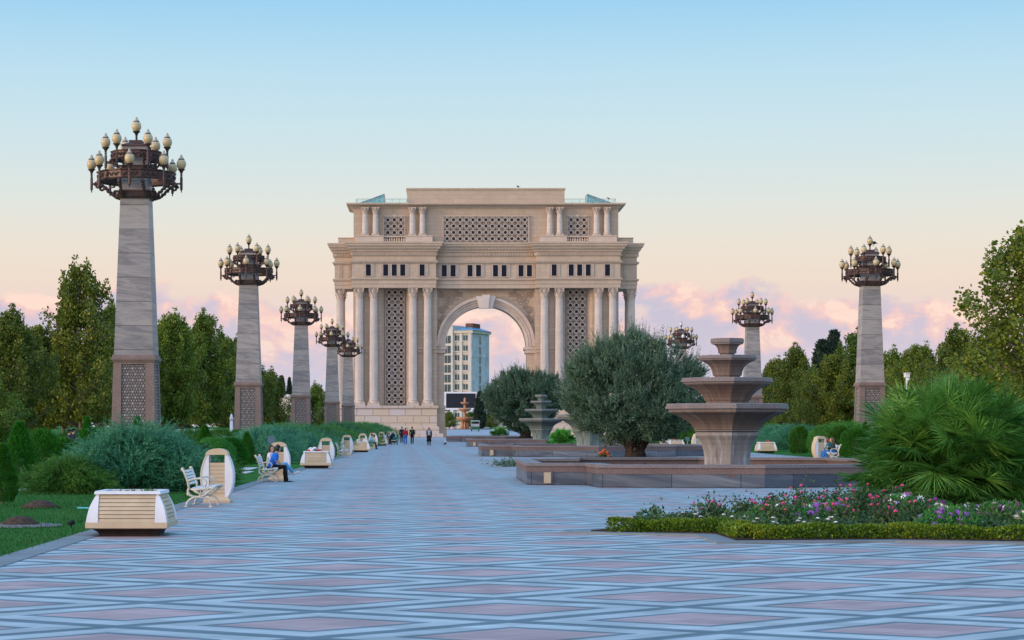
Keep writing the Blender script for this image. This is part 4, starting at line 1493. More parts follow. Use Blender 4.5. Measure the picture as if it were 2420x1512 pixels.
def make_bench(loc, label, rz=0.0, L=1.42):
    """faces +X, length along Y"""
    root = thing('park_bench', label, 'bench', loc, rz, 'cream iron benches along the promenade')
    bk = [(-0.235, 0.40), (-0.245, 0.47), (-0.27, 0.56), (-0.305, 0.66), (-0.335, 0.74), (-0.36, 0.79)]
    seat = [(-0.20, 0.395), (-0.08, 0.385), (0.06, 0.395), (0.18, 0.415), (0.27, 0.425), (0.32, 0.41)]
    for y in (-L / 2, L / 2):
        f = MB()
        f.tube([(x, y, z) for x, z in bk], [0.026, 0.024, 0.022, 0.022, 0.024, 0.028], 8)
        f.ell((-0.37, y, 0.80), (0.04, 0.03, 0.04), 8, 6)
        f.tube([(x, y, z - 0.015) for x, z in seat], 0.022, 8)
        f.tube([(-0.235, y, 0.41), (-0.26, y, 0.34), (-0.235, y, 0.27), (-0.15, y, 0.225), (-0.03, y, 0.215), (0.08, y, 0.245), (0.18, y, 0.32), (0.28, y, 0.40)], 0.024, 8)
        f.tube([(-0.15, y, 0.36), (-0.05, y, 0.30), (0.07, y, 0.30), (0.12, y, 0.36)], 0.014, 6)
        f.ell((-0.245, y, 0.285), (0.042, 0.03, 0.042), 8, 6)
        f.tube([(-0.03, y, 0.225), (0.02, y, 0.30), (0.0, y, 0.37)], 0.013, 6)
        fr_ = f.build('end_frame', BENCHIRON, root, True)
        a = MB().tube([(-0.255, y, 0.545), (-0.18, y, 0.585), (-0.06, y, 0.605), (0.05, y, 0.60), (0.11, y, 0.575), (0.135, y, 0.53), (0.12, y, 0.48), (0.10, y, 0.435)], 0.019, 8)
        a.build('armrest', BENCHIRON, root, True)
        lg = MB()
        pts = []
        for k in range(13):
            t = pi * k / 12
            pts.append((-0.03 + 0.26 * cos(t), y, 0.012 + 0.205 * sin(t) ** 0.85))
        lg.tube(pts, 0.022, 8)
        for s in (-1, 1):
            lg.obox((-0.03 + 0.265 * s, y, 0.012), (0.085, 0.06, 0.024))
        lg.build('leg', BENCHIRON, root, True)
    for i in range(5):
        t = (i + 0.5) / 5
        x = float(np.interp(t, [0, 1], [-0.235, -0.345])) + 0.012
        z = 0.47 + t * 0.32
        rot = Matrix.Rotation(-0.32, 3, 'Y')
        MB().obox((x, 0, z), (0.02, L - 0.05, 0.052), rot).build('back_slat', BENCHSLAT, root)
    for i in range(6):
        t = (i + 0.5) / 6
        x = -0.18 + t * 0.50
        z = float(np.interp(x, [p[0] for p in seat], [p[1] for p in seat])) + 0.016
        MB().obox((x, 0, z), (0.066, L - 0.05, 0.02)).build('seat_slat', BENCHSLAT, root)
    MB().tube([(-0.03, -L / 2, 0.215), (-0.03, L / 2, 0.215)], 0.012, 6).build('stretcher', BENCHIRON, root)
    return root


p1 = make_planter((-4.82, 31.28, 0), 'nearest cream slatted planter with white corners, at the edge of the lawn', [])
make_planter((-4.99, 81.0, 0), 'cream planter with red and white flowers, beside the couple on the bench', [P_RED, P_RED, P_RED, P_WHITE, P_WHITE, P_RED])
make_planter((-5.2, 132, 0), 'cream planter with a white bloom between two litter bins on the left row', [P_WHITE, P_WHITE])
make_planter((-5.2, 177, 0), 'farthest cream planter of the left row, beside the stroller', [])
make_planter((21.0, 128, 0), 'cream planter with red flowers on the right side path, left of the seated woman', [P_RED, P_RED, P_ORANGE])
make_planter((xat(1597, 150), 150, 0), 'cream planter seen between the big olive and the nearest fountain', [P_RED, P_RED])

bin1 = make_bin((-4.96, 44.6, 0), 'nearest oval litter bin, behind the empty bench')
for (x, y, lab) in ((-5.08, 63.0, 'oval litter bin behind the couple on the bench'),
                    (-4.91, 86.4, 'oval litter bin just behind the planter with red and white flowers'),
                    (-5.40, 116.5, 'oval litter bin behind the empty ornate bench'),
                    (-5.42, 141, 'oval litter bin behind the planter with one white bloom'),
                    (-5.15, 155, 'oval litter bin standing right of the white bloom planter'),
                    (-5.30, 183, 'oval litter bin behind the farthest planter of the left row'),
                    (-5.15, 202, 'oval litter bin farthest along the left row, by the end of the juniper hedge'),
                    (-4.80, 207, 'oval litter bin half hidden by the stroller'),
                    (19.5, 102, 'oval litter bin beside the seated woman in jeans'),
                    (xat(1446, 215), 215, 'oval litter bin seen between the big olive and the green fountain'),
                    (xat(1495, 182), 182, 'oval litter bin glimpsed through the forked olive trunk'),
                    (xat(1570, 160), 160, 'oval litter bin peeping out under the right of the big olive crown'),
                    (xat(1648, 139), 139, 'oval litter bin half hidden by the pedestal of the nearest fountain')):
    dup(bin1, (x, y, 0), 0.0 if x < 0 else 0.25, lab)

bench1 = make_bench((-5.03, 42.6, 0), 'empty cream bench nearest on the left, in front of the first litter bin')
dup(bench1, (-5.24, 61.5, 0), 0, 'cream bench on which the couple sits')
dup(bench1, (-5.25, 108.5, 0), 0, 'empty ornate bench past the second planter of the left row')
dup(bench1, (-5.2, 149.5, 0), 0, 'small far bench in front of a litter bin, holding a person in blue')
dup(bench1, (xat(1963, 98.5), 98.5, 0), pi, 'cream bench on the right with the woman in jeans')
dup(bench1, (-5.2, 192, 0), 0, 'farthest bench of the left row, beside the stroller')
# ---------------------------------------------------------------- foliage builders (numpy)


def unit(a):
    return a / np.maximum(np.linalg.norm(a, axis=-1, keepdims=True), 1e-9)


def leaf_quads(P, D, L, Wd, fold=None, g=None):
    """rhombic leaves: foot P, direction D, length L, half width Wd"""
    g = g or rng
    n = len(P)
    L = np.broadcast_to(np.asarray(L, float).reshape(-1, 1) if np.ndim(L) else np.full((1, 1), L), (n, 1))
    Wd = np.broadcast_to(np.asarray(Wd, float).reshape(-1, 1) if np.ndim(Wd) else np.full((1, 1), Wd), (n, 1))
    s = unit(np.cross(D, g.normal(size=(n, 3))))
    a, b, c, d = P, P + D * L * 0.45 + s * Wd, P + D * L, P + D * L * 0.45 - s * Wd
    V = np.stack([a, b, c, d], 1).reshape(-1, 3)
    F = np.arange(4 * n).reshape(n, 4)
    return V, F


def join(parts):
    Vs, Fs, o = [], [], 0
    for V, F in parts:
        Vs.append(V)
        Fs.append(F + o)
        o += len(V)
    return np.concatenate(Vs), np.concatenate(Fs)


def spray_cloud(P, D, L, n, leafL, leafW, angle, g, droop=0.0, jit=0.25):
    """twigs at P along D, each carrying n small leaves in two ranks"""
    m = len(P)
    side = unit(np.cross(D, g.normal(size=(m, 3))))
    t = (np.arange(n) + 0.5) / n
    Lm = np.broadcast_to(np.asarray(L, float).reshape(-1, 1), (m, 1)) if np.ndim(L) else np.full((m, 1), L)
    pos = P[:, None, :] + D[:, None, :] * (t[None, :, None] * Lm[:, :, None])
    pos[:, :, 2] -= droop * (t[None, :] ** 2) * Lm
    sgn = np.where(np.arange(n) % 2 == 0, 1.0, -1.0)
    ld = D[:, None, :] * math.cos(angle) + side[:, None, :] * (sgn[None, :, None] * math.sin(angle)) + g.normal(size=(m, n, 3)) * jit
    ld = unit(ld)
    tap = (1.15 - 0.6 * t)[None, :, None]
    LL = (leafL * tap * g.uniform(0.75, 1.25, (m, n, 1))).reshape(-1)
    return leaf_quads(pos.reshape(-1, 3), ld.reshape(-1, 3), LL, LL * (leafW / leafL), g=g)


# ---- broad-leaved (plane) trees
def make_tree_meshes(seed, h, rad, nl, leafL, base_frac=0.13, n_leaf=95, shape='ovate', mat=None, sig=0.42, lead=5):
    g = np.random.default_rng(seed)
    r = random.Random(seed)
    mb = MB()
    lean = Vector((r.uniform(-.3, .3), r.uniform(-.3, .3), 0))
    tr = [Vector((0, 0, -0.05)), Vector((0.02, 0, h * 0.12)), lean * 0.5 + Vector((0, 0, h * 0.4)), lean + Vector((0, 0, h * 0.7)), lean * 1.2 + Vector((0, 0, h * 0.93))]
    mb.tube(tr, [0.022 * h, 0.017 * h, 0.012 * h, 0.007 * h, 0.0025 * h], 9)
    cl = []

    def env(t):
        if shape == 'ovate':
            return rad * (math.sin(pi * min(1, max(0, t)) ** 0.66) ** 0.7 * (1 - 0.25 * t) + 0.05)
        return rad * ((1 - t) ** 0.62 * (0.45 + min(1, t * 5) * 0.55) + 0.03)
    # uneven lobes: some sides reach farther than others
    lob = [(r.uniform(0, 6.28), r.uniform(0.1, 0.9), r.uniform(0.12, 0.34) * (1 if r.random() < .6 else -1)) for _ in range(9)]
    for i in range(nl):
        t = ((i + r.random()) / nl) ** 0.9
        z = h * (base_frac + (0.97 - base_frac) * t)
        a = i * 2.399 + r.uniform(-.6, .6)
        k_ = 1.05 + 1.3 * sum(q * math.exp(-((math.remainder(a - la, 2 * pi)) / .7) ** 2 - ((t - lt) / .16) ** 2) for la, lt, q in lob)
        R_ = env(t) * r.uniform(0.55, 1.15) * max(.5, k_)
        z0 = max(h * 0.10, z - R_ * 0.65)
        p0 = Vector((lean.x * z0 / h, lean.y * z0 / h, z0))
        p1 = Vector((cos(a) * R_, sin(a) * R_, z))
        mid = p0.lerp(p1, 0.5) + Vector((0, 0, -0.06 * R_))
        mb.tube([p0, mid, p1], [0.006 * h, 0.0035 * h, 0.001 * h], 5)
        for j in range(3 if R_ > rad * 0.5 else 2):
            f = 1 - 0.30 * j + r.uniform(-.06, .06)
            q = p0.lerp(p1, max(0.25, f))
            cl.append((q.x + r.uniform(-.3, .3), q.y + r.uniform(-.3, .3), q.z + r.uniform(-.2, .3), r.uniform(.55, 1.0) if j == 0 else r.uniform(.8, 1.3)))
        if r.random() < .5 and t > .35:      # a shoot rising from the limb's end
            for j in range(3):
                cl.append((p1.x + r.uniform(-.12, .12), p1.y + r.uniform(-.12, .12), p1.z + .35 + .42 * j, .5 - .1 * j))
    # several leading shoots make the spiky top
    for k in range(lead):
        a = r.uniform(0, 6.28)
        d = rad * (0.0 if k == 0 else r.uniform(.12, .42))
        zt = h * (1.0 if k == 0 else r.uniform(.84, .97))
        x, y = lean.x * 1.2 + cos(a) * d, lean.y * 1.2 + sin(a) * d
        mb.tube([(x * .6, y * .6, h * .62), (x, y, zt)], [0.004 * h, 0.001 * h], 5)
        for j in range(7):
            f = j / 6
            cl.append((x + r.uniform(-.15, .15), y + r.uniform(-.15, .15), zt - .15 - (zt - h * .72) * f, .30 + .62 * f))
    C = np.array(cl)
    cnt = np.maximum(18, (n_leaf * C[:, 3] ** 1.5)).astype(int)
    idx = np.repeat(np.arange(len(C)), cnt)
    off = g.normal(size=(len(idx), 3)) * (sig * np.array([1.0, 1.0, 0.85])) * C[idx, 3:4]
    ln = np.linalg.norm(off, axis=1, keepdims=True) / (sig * C[idx, 3:4])
    off = off * np.minimum(1.0, 1.9 / ln)
    P = C[idx, :3] + off
    P[:, 2] = np.maximum(P[:, 2], h * .15)
    D = unit(off * 0.8 + g.normal(size=off.shape) * 0.6 + np.array([0, 0, 0.15]))
    LL = leafL * g.uniform(0.6, 1.3, len(P))
    V, F = leaf_quads(P, D, LL, LL * 0.42, g=g)
    tm = mb.mesh('trunk', True)
    tm.materials.append(BARK)
    cm = np_mesh('crown', V, F, mat)
    return tm, cm


TREES = [make_tree_meshes(101, 12.0, 4.3, 78, 0.21, 0.21, 135, 'ovate', L_PLANE, 0.38, 6),
         make_tree_meshes(102, 12.0, 3.9, 74, 0.21, 0.20, 135, 'ovate', L_PLANE2, 0.38, 6),
         make_tree_meshes(103, 12.0, 4.5, 62, 0.21, 0.18, 110, 'pyramid', L_PLANE, 0.35, 6),
         make_tree_meshes(104, 9.0, 3.8, 64, 0.20, 0.17, 135, 'ovate', L_PLANE2, 0.38, 6)]
THT = [12.0, 12.0, 12.0, 9.0]


def tree(u, vt, Y, kind, label, rz=None, wide=1.0, group='plane trees lining the park', X=None, h=None, name='plane_tree'):
    x = xat(u, Y) if X is None else X
    hh = (zat(vt, Y) if h is None else h)
    s = hh / (THT[kind] * 1.0)
    root = thing(name, label, 'tree', (x, Y, gz(Y)), random.uniform(0, 6.28) if rz is None else rz, group)
    tm, cm = TREES[kind]
    link('trunk', tm, root)
    link('crown', cm, root)
    sw = wide * (0.55 * s + 0.45 * 1.0)
    root.scale = (sw, sw, s)
    return root


LT = [  # u, top v, distance, kind, label, width
    (-45, 880, 118, 3, 'low plane tree cut by the left edge of the picture', 0.9),
    (28, 742, 150, 1, 'plane tree with a spiky top, near the left edge beside the tall open tree', 0.85),
    (92, 772, 168, 0, 'plane tree with a whitewashed trunk, left of the tallest open crowned tree', 0.9),
    (192, 632, 166, 2, 'tallest tree of the left group, its open crown left of the nearest lamp column', 0.92),
    (262, 735, 182, 1, 'plane tree half hidden behind the nearest lamp column', 0.9),
    (330, 800, 196, 0, 'plane tree just right of the nearest lamp column shaft, lower than its neighbour', 0.9),
    (408, 744, 200, 0, 'plane tree with a twin pointed top between the two nearest left columns', 0.85),
    (482, 750, 214, 1, 'plane tree with reddish top sprigs between the two nearest left columns', 0.9),
    (540, 800, 236, 0, 'darker plane tree directly left of the second lamp column', 0.9),
    (580, 830, 250, 1, 'plane tree behind the second lamp column', 0.9),
    (636, 882, 262, 3, 'small rounded plane tree just right of the second lamp column', 0.9),
    (150, 800, 235, 0, 'plane tree in the second rank behind the tall open tree', 1.1),
    (20, 800, 225, 1, 'plane tree in the second rank near the left edge', 1.1),
    (430, 810, 268, 1, 'plane tree in the second rank between the two nearest left columns', 1.1),
    (355, 770, 250, 0, 'plane tree in the second rank right of the nearest lamp column', 1.05),
    (748, 912, 335, 3, 'small far tree between the third and fourth left lamp columns', 0.8),
]
for u, vt, Y, k, lab, w in LT:
    tree(u, vt, Y, k, lab, wide=w)
RT = [
    (2425, 548, 118, 2, 'tall tree with an open crown at the right edge of the picture', 1.12),
    (2330, 800, 140, 0, 'plane tree in front of the tall tree at the right edge', 0.95),
    (2262, 784, 150, 1, 'plane tree behind the fan palm, left of the tall right edge tree', 0.9),
    (2172, 818, 158, 0, 'slim plane tree behind the fan palm crown, right of the nearest right column', 0.8),
    (2105, 838, 168, 3, 'low plane tree just right of the nearest right lamp column', 0.85),
    (2028, 792, 178, 1, 'dark plane tree left of the nearest right lamp column', 0.9),
    (1972, 840, 176, 0, 'plane tree in front of the far cypresses on the right', 0.9),
    (1930, 880, 186, 3, 'rounded plane tree below the far cypresses on the right', 0.85),
    (1880, 826, 196, 1, 'upright plane tree left of the far cypresses on the right', 0.85),
    (1838, 850, 208, 0, 'plane tree right of the nearest fountain bowls', 0.85),
    (1790, 905, 222, 1, 'plane tree behind the nearest fountain and the right lamp column', 0.9),
    (1700, 935, 245, 3, 'low far tree behind the rim of the nearest fountain', 0.9),
    (2400, 840, 190, 1, 'plane tree in the second rank behind the right edge tree', 1.1),
    (2230, 860, 215, 0, 'plane tree in the second rank behind the fan palm', 1.1),
]
for u, vt, Y, k, lab, w in RT:
    tree(u, vt, Y, k, lab, wide=w)


# ---- conifers far off
def make_cypress(seed, h, rad, n):
    g = np.random.default_rng(seed)
    t = g.uniform(0.02, 1, n)
    a = g.uniform(0, 2 * pi, n)
    rr = rad * (np.sin(pi * np.clip(t, 0, 1) ** 0.55) ** 0.7 + 0.06) * g.uniform(0.5, 1.08, n)
    P = np.stack([rr * np.cos(a), rr * np.sin(a), t * h], 1)
    D = unit(np.stack([np.cos(a) * 0.35, np.sin(a) * 0.35, np.full(n, 1.0)], 1) + g.normal(size=(n, 3)) * 0.25)
    LL = h * 0.05 * g.uniform(0.6, 1.4, n)
    V, F = leaf_quads(P, D, LL, LL * 0.22, g=g)
    return np_mesh('crown', V, F, L_PINE)


CYP = make_cypress(31, 12, 1.3, 5200)
CTR = MB().tube([(0, 0, -.1), (0, 0, 6), (0, 0, 11)], [0.2, 0.12, 0.03], 7).mesh('trunk', True)
CTR.materials.append(BARK)
for u, vt, Y, w, lab in ((1945, 812, 300, 1.5, 'broader of the two dark cypresses rising over the right hand trees'), (1971, 790, 302, 1.05, 'slim dark cypress, tallest over the right hand trees'),
                         (665, 893, 400, 1.0, 'far dark cypress left of the third lamp column'), (684, 897, 404, 0.7, 'thin far cypress touching the third lamp column'),
                         (1134, 928, 436, 1.35, 'dark conifer beside the screen beyond the arch')):
    root = thing('cypress_tree', lab, 'tree', (xat(u, Y), Y, gz(Y)), random.uniform(0, 6), 'dark cypress trees')
    link('trunk', CTR, root)
    link('crown', CYP, root)
    s = (zat(vt, Y) - gz(Y)) / 12.0
    root.scale = (w * s, w * s, s)
tree(1024, 945, 395, 3, 'bushy green tree beyond the arch beside its left jamb', wide=0.5, group='trees beyond the arch')
tree(1062, 985, 470, 3, 'low dark tree beyond the arch, left of the stone tiered fountain', wide=0.9, group='trees beyond the arch')
tree(1112, 985, 480, 1, 'low dark tree beyond the arch under the right end of the screen', wide=0.9, group='trees beyond the arch')
tree(1160, 985, 470, 3, 'low dark tree beyond the arch, left of the farther olive', wide=1.0, group='trees beyond the arch')

# ---- olives: rounded crowns of upright grey-green sprays on a stout forked trunk


def make_olive(seed, loc, label, rx, ry, z0, z1, nspray, leafL, trunk_top, sc=1.0, lobes=10):
    g = np.random.default_rng(seed)
    r = random.Random(seed)
    root = thing('olive_tree', label, 'tree', loc, 0, 'old olive trees down the middle of the promenade')
    cz = z0 + (z1 - z0) * 0.46
    ru, rd = z1 - cz, cz - z0
    # main volume plus bulges
    # boughs: sprays gather in tufts of uneven reach, with dark hollows between
    nt_ = 400
    td = unit(g.normal(size=(nt_, 3)))
    lob = unit(g.normal(size=(lobes, 3)) * np.array([1, 1, 0.7]))
    tf = 0.84 + 0.17 * np.max(np.maximum(0, td @ lob.T - 0.78) / 0.22, axis=1) + g.normal(size=nt_) * 0.045
    ti = g.integers(0, nt_, nspray)
    spread_ = np.abs(g.normal(size=(nspray, 1)))
    d = unit(td[ti] + unit(g.normal(size=(nspray, 3))) * spread_ * 0.115)
    f = tf[ti] + 0.04 - 0.06 * spread_[:, 0] + g.normal(size=nspray) * 0.02
    lob = unit(g.normal(size=(lobes, 3)))
    inner = g.random(nspray) < 0.45
    f = np.where(inner, f * g.uniform(0.45, 0.95, nspray), f)
    sc3 = np.stack([np.full(nspray, rx), np.full(nspray, ry), np.where(d[:, 2] > 0, ru, rd)], 1)
    P = d * sc3 * f[:, None] + np.array([0, 0, cz])
    n_out = unit(d / sc3)
    tl = g.normal(size=(nt_, 3)) * 0.3
    D = unit(n_out * 0.75 + np.array([0, 0, 0.65]) + tl[ti] + g.normal(size=(nspray, 3)) * 0.22)
    L = 0.42 * sc * g.uniform(0.6, 1.35, nspray)
    V1 = spray_cloud(P - D * 0.15 * sc, D, L, 14, leafL, leafL * 0.20, 0.55, g)
    # a few long shoots standing out of the crown
    m = nspray // 11
    k = g.choice(np.where(~inner)[0], m)
    k = k[P[k, 2] > z0 + 0.35 * (z1 - z0)]
    D2 = unit(n_out[k] * 0.35 + np.array([0, 0, 1.0]) + g.normal(size=(len(k), 3)) * 0.2)
    V2 = spray_cloud(P[k], D2, 0.75 * sc * g.uniform(0.6, 1.3, len(k)), 18, leafL, leafL * 0.16, 0.5, g)
    V, F = join([V1, V2])
    link('crown', np_mesh('crown', V, F, L_OLIVE), root)
    tb = MB()
    w = 0.42 * sc
    tb.tube([(0, 0, 0.0), (0.02, 0, 0.25 * sc), (0.0, 0.02, 0.55 * sc), (-0.02, 0, trunk_top * 0.55)], [w * 1.25, w, w * 0.85, w * 0.7], 12)
    for i in range(7):
        a = i * 0.9 + r.uniform(-.2, .2)
        top = Vector((cos(a) * rx * r.uniform(.45, .7), sin(a) * ry * .5, cz + r.uniform(-.3, .8) * ru))
        st = Vector((cos(a) * w * 0.45, sin(a) * w * 0.45, trunk_top * 0.35))
        md = st.lerp(top, 0.35) + Vector((r.uniform(-.1, .1), 0, 0.12))
        tb.tube([st, md, st.lerp(top, 0.7), top], [w * 0.5, w * 0.33, w * 0.2, w * 0.05], 8)
    for i in range(26):   # gnarls
        a, z = r.uniform(0, 6.28), r.uniform(0.05, trunk_top * 0.5)
        tb.ell((cos(a) * w * 0.85, sin(a) * w * 0.85, z), (w * 0.28, w * 0.28, w * 0.4), 7, 5)
    tb.build('trunk', BARKO, root, True)
    return root


make_olive(41, (8.72, 88.5, 0.3), 'big grey-green olive tree between the nearest and the second fountain', 3.2, 3.0, 0.48, 5.35, 14000, 0.115, 1.1, 1.0, 14)
make_olive(42, (8.65, 200, 0.55), 'farther rounded olive tree in front of the arch opening', 4.0, 3.8, 0.75, 6.9, 10500, 0.19, 1.3, 1.25, 11)
# earth ring in which the big olive stands
for x, y, z, s in ((8.72, 88.5, 0.31, 2.4), (8.65, 200, 0.56, 3.2)):
    bed = thing('planting_mound', 'earth mound under the %s olive tree' % ('big near' if y < 100 else 'farther'), 'planting bed', (x, y, 0))
    MB().lathe([(s, -0.02), (s * 0.9, z * 0.6), (s * 0.6, z), (0.01, z + 0.05)], 18).build('soil', SOIL, bed, True)
ob = thing('orange_flower_clump', 'orange flower clump at the foot of the big olive', 'flowers', (7.15, 86.3, 0.14))
q = MB()
for k in range(26):
    a, rr = random.uniform(0, 6.28), random.uniform(0, .22)
    q.ell((cos(a) * rr, sin(a) * rr, 0.42 + random.uniform(-.08, .14) - rr * .4), (0.06, 0.06, 0.045), 6, 4)
q.build('blooms', P_ORANGE, ob)
Pq = rng.normal(size=(160, 3)) * np.array([.14, .14, .10]) + np.array([0, 0, .26])
V, F = leaf_quads(Pq, unit(rng.normal(size=(160, 3)) + np.array([0, 0, .6])), 0.12, 0.035)
link('leaves', np_mesh('leaves', V, F, L_ROSE), ob)
gb = thing('low_silver_shrub', 'low grey-green shrub creeping against the basin wall', 'shrub', (*gp(1207, 1103), 0))
Pq = rng.normal(size=(900, 3)) * np.array([.42, .3, .09]) + np.array([0, 0, .13])
Pq[:, 2] = np.abs(Pq[:, 2])
V, F = leaf_quads(Pq, unit(rng.normal(size=(900, 3)) + np.array([0, 0, .8])), 0.10, 0.025)
link('foliage', np_mesh('foliage', V, F, L_OLIVE), gb)


# ---- spreading junipers
def juniper_mesh(seed, rx, ry, h, n, leafL=0.085, L0=0.42, mat=L_JUN, lift=0.35, nl=16, edge=False):
    g = np.random.default_rng(seed)
    a = g.uniform(0, 2 * pi, n)
    t = g.random(n) ** 0.55
    zt = g.random(n)
    lump = 1 + 0.17 * np.sin(a * 3 + seed + zt * 2) + 0.15 * np.sin(a * 7 + seed * 2 - zt * 5) + 0.08 * np.sin(a * 13 + zt * 9)
    prof = np.sqrt(np.clip(1 - (zt * 1.0) ** 2.2, 0, 1))
    R_ = (0.55 + 0.45 * np.sin(pi * np.clip(zt * 0.75 + 0.18, 0, 1))) * prof ** 0.6
    P = np.stack([np.cos(a) * rx * t * R_ * lump, np.sin(a) * ry * t * R_ * lump, 0.06 + zt * h * (0.72 + 0.28 * (1 - t))], 1)
    out_ = np.stack([np.cos(a), np.sin(a), np.zeros(n)], 1)
    D = unit(out_ * 0.9 + np.array([0, 0, 1.0]) * (lift + 0.5 * zt[:, None]) + g.normal(size=(n, 3)) * 0.22 + np.stack([np.sin(a * 5 + seed) * .3, np.cos(a * 4) * .3, np.sin(a * 9 + zt * 6) * .25], 1))
    L = L0 * g.uniform(0.6, 1.5, n)
    V, F = spray_cloud(P, D, L, nl, leafL, leafL * 0.13, 0.5, g, droop=0.28, jit=0.22)
    # finer side twigs
    k = g.choice(n, n // 2)
    D2 = unit(D[k] + g.normal(size=(len(k), 3)) * 0.5)
    V2, F2 = spray_cloud(P[k] + D[k] * L[k, None] * 0.5, D2, L[k] * 0.6, nl // 2 + 2, leafL * 0.9, leafL * 0.12, 0.5, g, droop=0.2)
    V, F = join([(V, F), (V2, F2)])
    V[:, 2] = np.maximum(V[:, 2], 0.01)
    return np_mesh('foliage', V, F, mat)


def shrub(name, label, cat, loc, me, stems=None, group=None, rz=0.0, sc=None):
    root = thing(name, label, cat, loc, rz, group)
    link('foliage', me, root)
    if stems:
        n, r_, h = stems
        s = MB()
        for k in range(n):
            a = 2 * pi * k / n + 0.3
            s.tube([(0, 0, 0), (cos(a) * r_ * .4, sin(a) * r_ * .4, h * .45), (cos(a) * r_, sin(a) * r_, h)], [0.035, 0.025, 0.01], 6)
        s.build('stem', BARK, root)
    if sc:
        root.scale = sc
    return root


GJ = 'spreading junipers beside the left path'
shrub('spreading_juniper', 'large blue-green juniper with feathery arching sprays behind the nearest planter', 'shrub', (-8.15, 53.2, 0), juniper_mesh(1, 1.75, 1.6, 1.36, 3700, 0.115, 0.68, L_JUN, 0.35, 20), (6, .9, .8), GJ)
shrub('spreading_juniper', 'blue-green juniper merging behind the largest one, next to the nearest litter bin', 'shrub', (-8.35, 58.0, 0), juniper_mesh(2, 1.15, 1.3, 1.38, 2200, 0.115, 0.66, L_JUN, 0.4, 20), (5, .7, .8), GJ)
shrub('low_juniper', 'low dark green juniper at the left foot of the large blue-green one', 'shrub', (-9.55, 51.3, 0), juniper_mesh(3, 1.05, 0.9, 0.80, 2600, 0.075, 0.32, L_JUNG, 0.1), (5, .5, .4), GJ)
shrub('low_juniper', 'low bright green juniper tucked behind the nearest litter bin', 'shrub', (-6.85, 60.5, 0), juniper_mesh(4, 0.75, 0.8, 0.75, 1500, 0.075, 0.30, L_JUNG, 0.2), (5, .4, .4), GJ)


def thuja_mesh(seed, r0, h, n, round_=False, mat=L_THU):
    g = np.random.default_rng(seed)
    t = g.random(n) ** 0.85
    a = g.uniform(0, 2 * pi, n)
    if round_:
        prof = np.sqrt(np.clip(1 - (2 * t - 0.85) ** 2 / 1.33, 0.0, 1))
    else:
        prof = np.clip(np.minimum(1, 0.62 + t * 1.6) * (1 - t ** 1.9) + 0.03, 0, 1)
    rr = r0 * prof * np.where(g.random(n) < 0.75, g.uniform(0.86, 1.05, n), g.uniform(0.3, 0.9, n)) * (1 + 0.07 * np.sin(a * 5 + t * 9 + seed))
    P = np.stack([np.cos(a) * rr, np.sin(a) * rr, 0.03 + t * h * 0.95], 1)
    D = unit(np.stack([np.cos(a) * 0.45, np.sin(a) * 0.45, np.ones(n)], 1) + g.normal(size=(n, 3)) * 0.22)
    V, F = spray_cloud(P, D, 0.15 * g.uniform(0.7, 1.3, n), 7, 0.06, 0.012, 0.5, g, jit=0.2)
    return np_mesh('foliage', V, F, mat)


TH = [thuja_mesh(51, 0.40, 1.9, 2600), thuja_mesh(52, 0.46, 1.7, 2400), thuja_mesh(53, 0.62, 1.2, 2800, True), thuja_mesh(54, 0.75, 1.25, 2600, True, L_JUNG)]
GT = 'clipped conical thujas on the lawns'


def thuja(u, vt, Y, k, w, label, name='thuja_shrub'):
    h0 = (1.9, 1.7, 1.2, 1.25)[k]
    s = zat(vt, Y) / h0
    return shrub(name, label, 'shrub', (xat(u, Y), Y, 0), TH[k], (3, .1, .8), GT, random.uniform(0, 6), (w, w, s))


thuja(46, 1000, 58, 0, 1.15, 'tall columnar thuja second from the left edge of the lawn')
thuja(6, 1052, 43.5, 0, 0.80, 'dark narrow thuja at the left edge of the picture, nearest the viewer')
thuja(206, 988, 75, 0, 0.85, 'conical thuja standing left of the nearest lamp column, behind the big juniper')
thuja(325, 990, 68, 1, 0.82, 'conical thuja in front of the carved panel of the nearest lamp column')
thuja(484, 1008, 92, 1, 1.1, 'conical bright thuja left of the second lamp column foot')
thuja(583, 1024, 85, 1, 0.80, 'dark conical thuja between the nearest litter bin and the seated couple')
thuja(100, 1022, 63, 2, 0.85, 'rounded green thuja right of the tall columnar one')
thuja(143, 1040, 66, 2, 1.0, 'rounded bright green thuja below the trees at far left')
thuja(228, 1016, 88, 2, 0.8, 'small rounded thuja glimpsed behind the big blue juniper top')
thuja(505, 1040, 72, 3, 1.0, 'rounded bright thuja close behind the nearest litter bin')
thuja(545, 1040, 78, 2, 1.05, 'rounded green thuja left of the dark conical one')
thuja(468, 1052, 66, 2, 0.9, 'rounded thuja between the big juniper and the nearest litter bin')
thuja(520, 1018, 100, 3, 1.1, 'broad bright bush in front of the second lamp column')
thuja(562, 1020, 104, 2, 0.9, 'small rounded bush at the foot of the second lamp column')
thuja(1890, 1012, 117, 2, 0.95, 'rounded green thuja left of the litter bin on the right lawn')
thuja(1945, 1010, 112, 3, 1.1, 'broad bright bush behind the right hand litter bin')
thuja(1985, 1012, 110, 2, 1.1, 'rounded bush behind the woman in jeans')
thuja(2018, 1018, 104, 2, 1.1, 'rounded bush between the woman in jeans and the fan palm')
thuja(1958, 1003, 122, 1, 0.8, 'small conical thuja rising above the bushes behind the woman in jeans')
thuja(2045, 1000, 112, 1, 0.8, 'small conical thuja at the foot of the nearest right lamp column')
thuja(868, 1004, 235, 1, 0.9, 'tiny conical thuja over the far end of the juniper hedge')
thuja(830, 1000, 215, 1, 0.8, 'tiny conical thuja in front of the last left lamp column')
thuja(640, 1000, 150, 1, 0.9, 'small conical thuja behind the hedge right of the second lamp column')

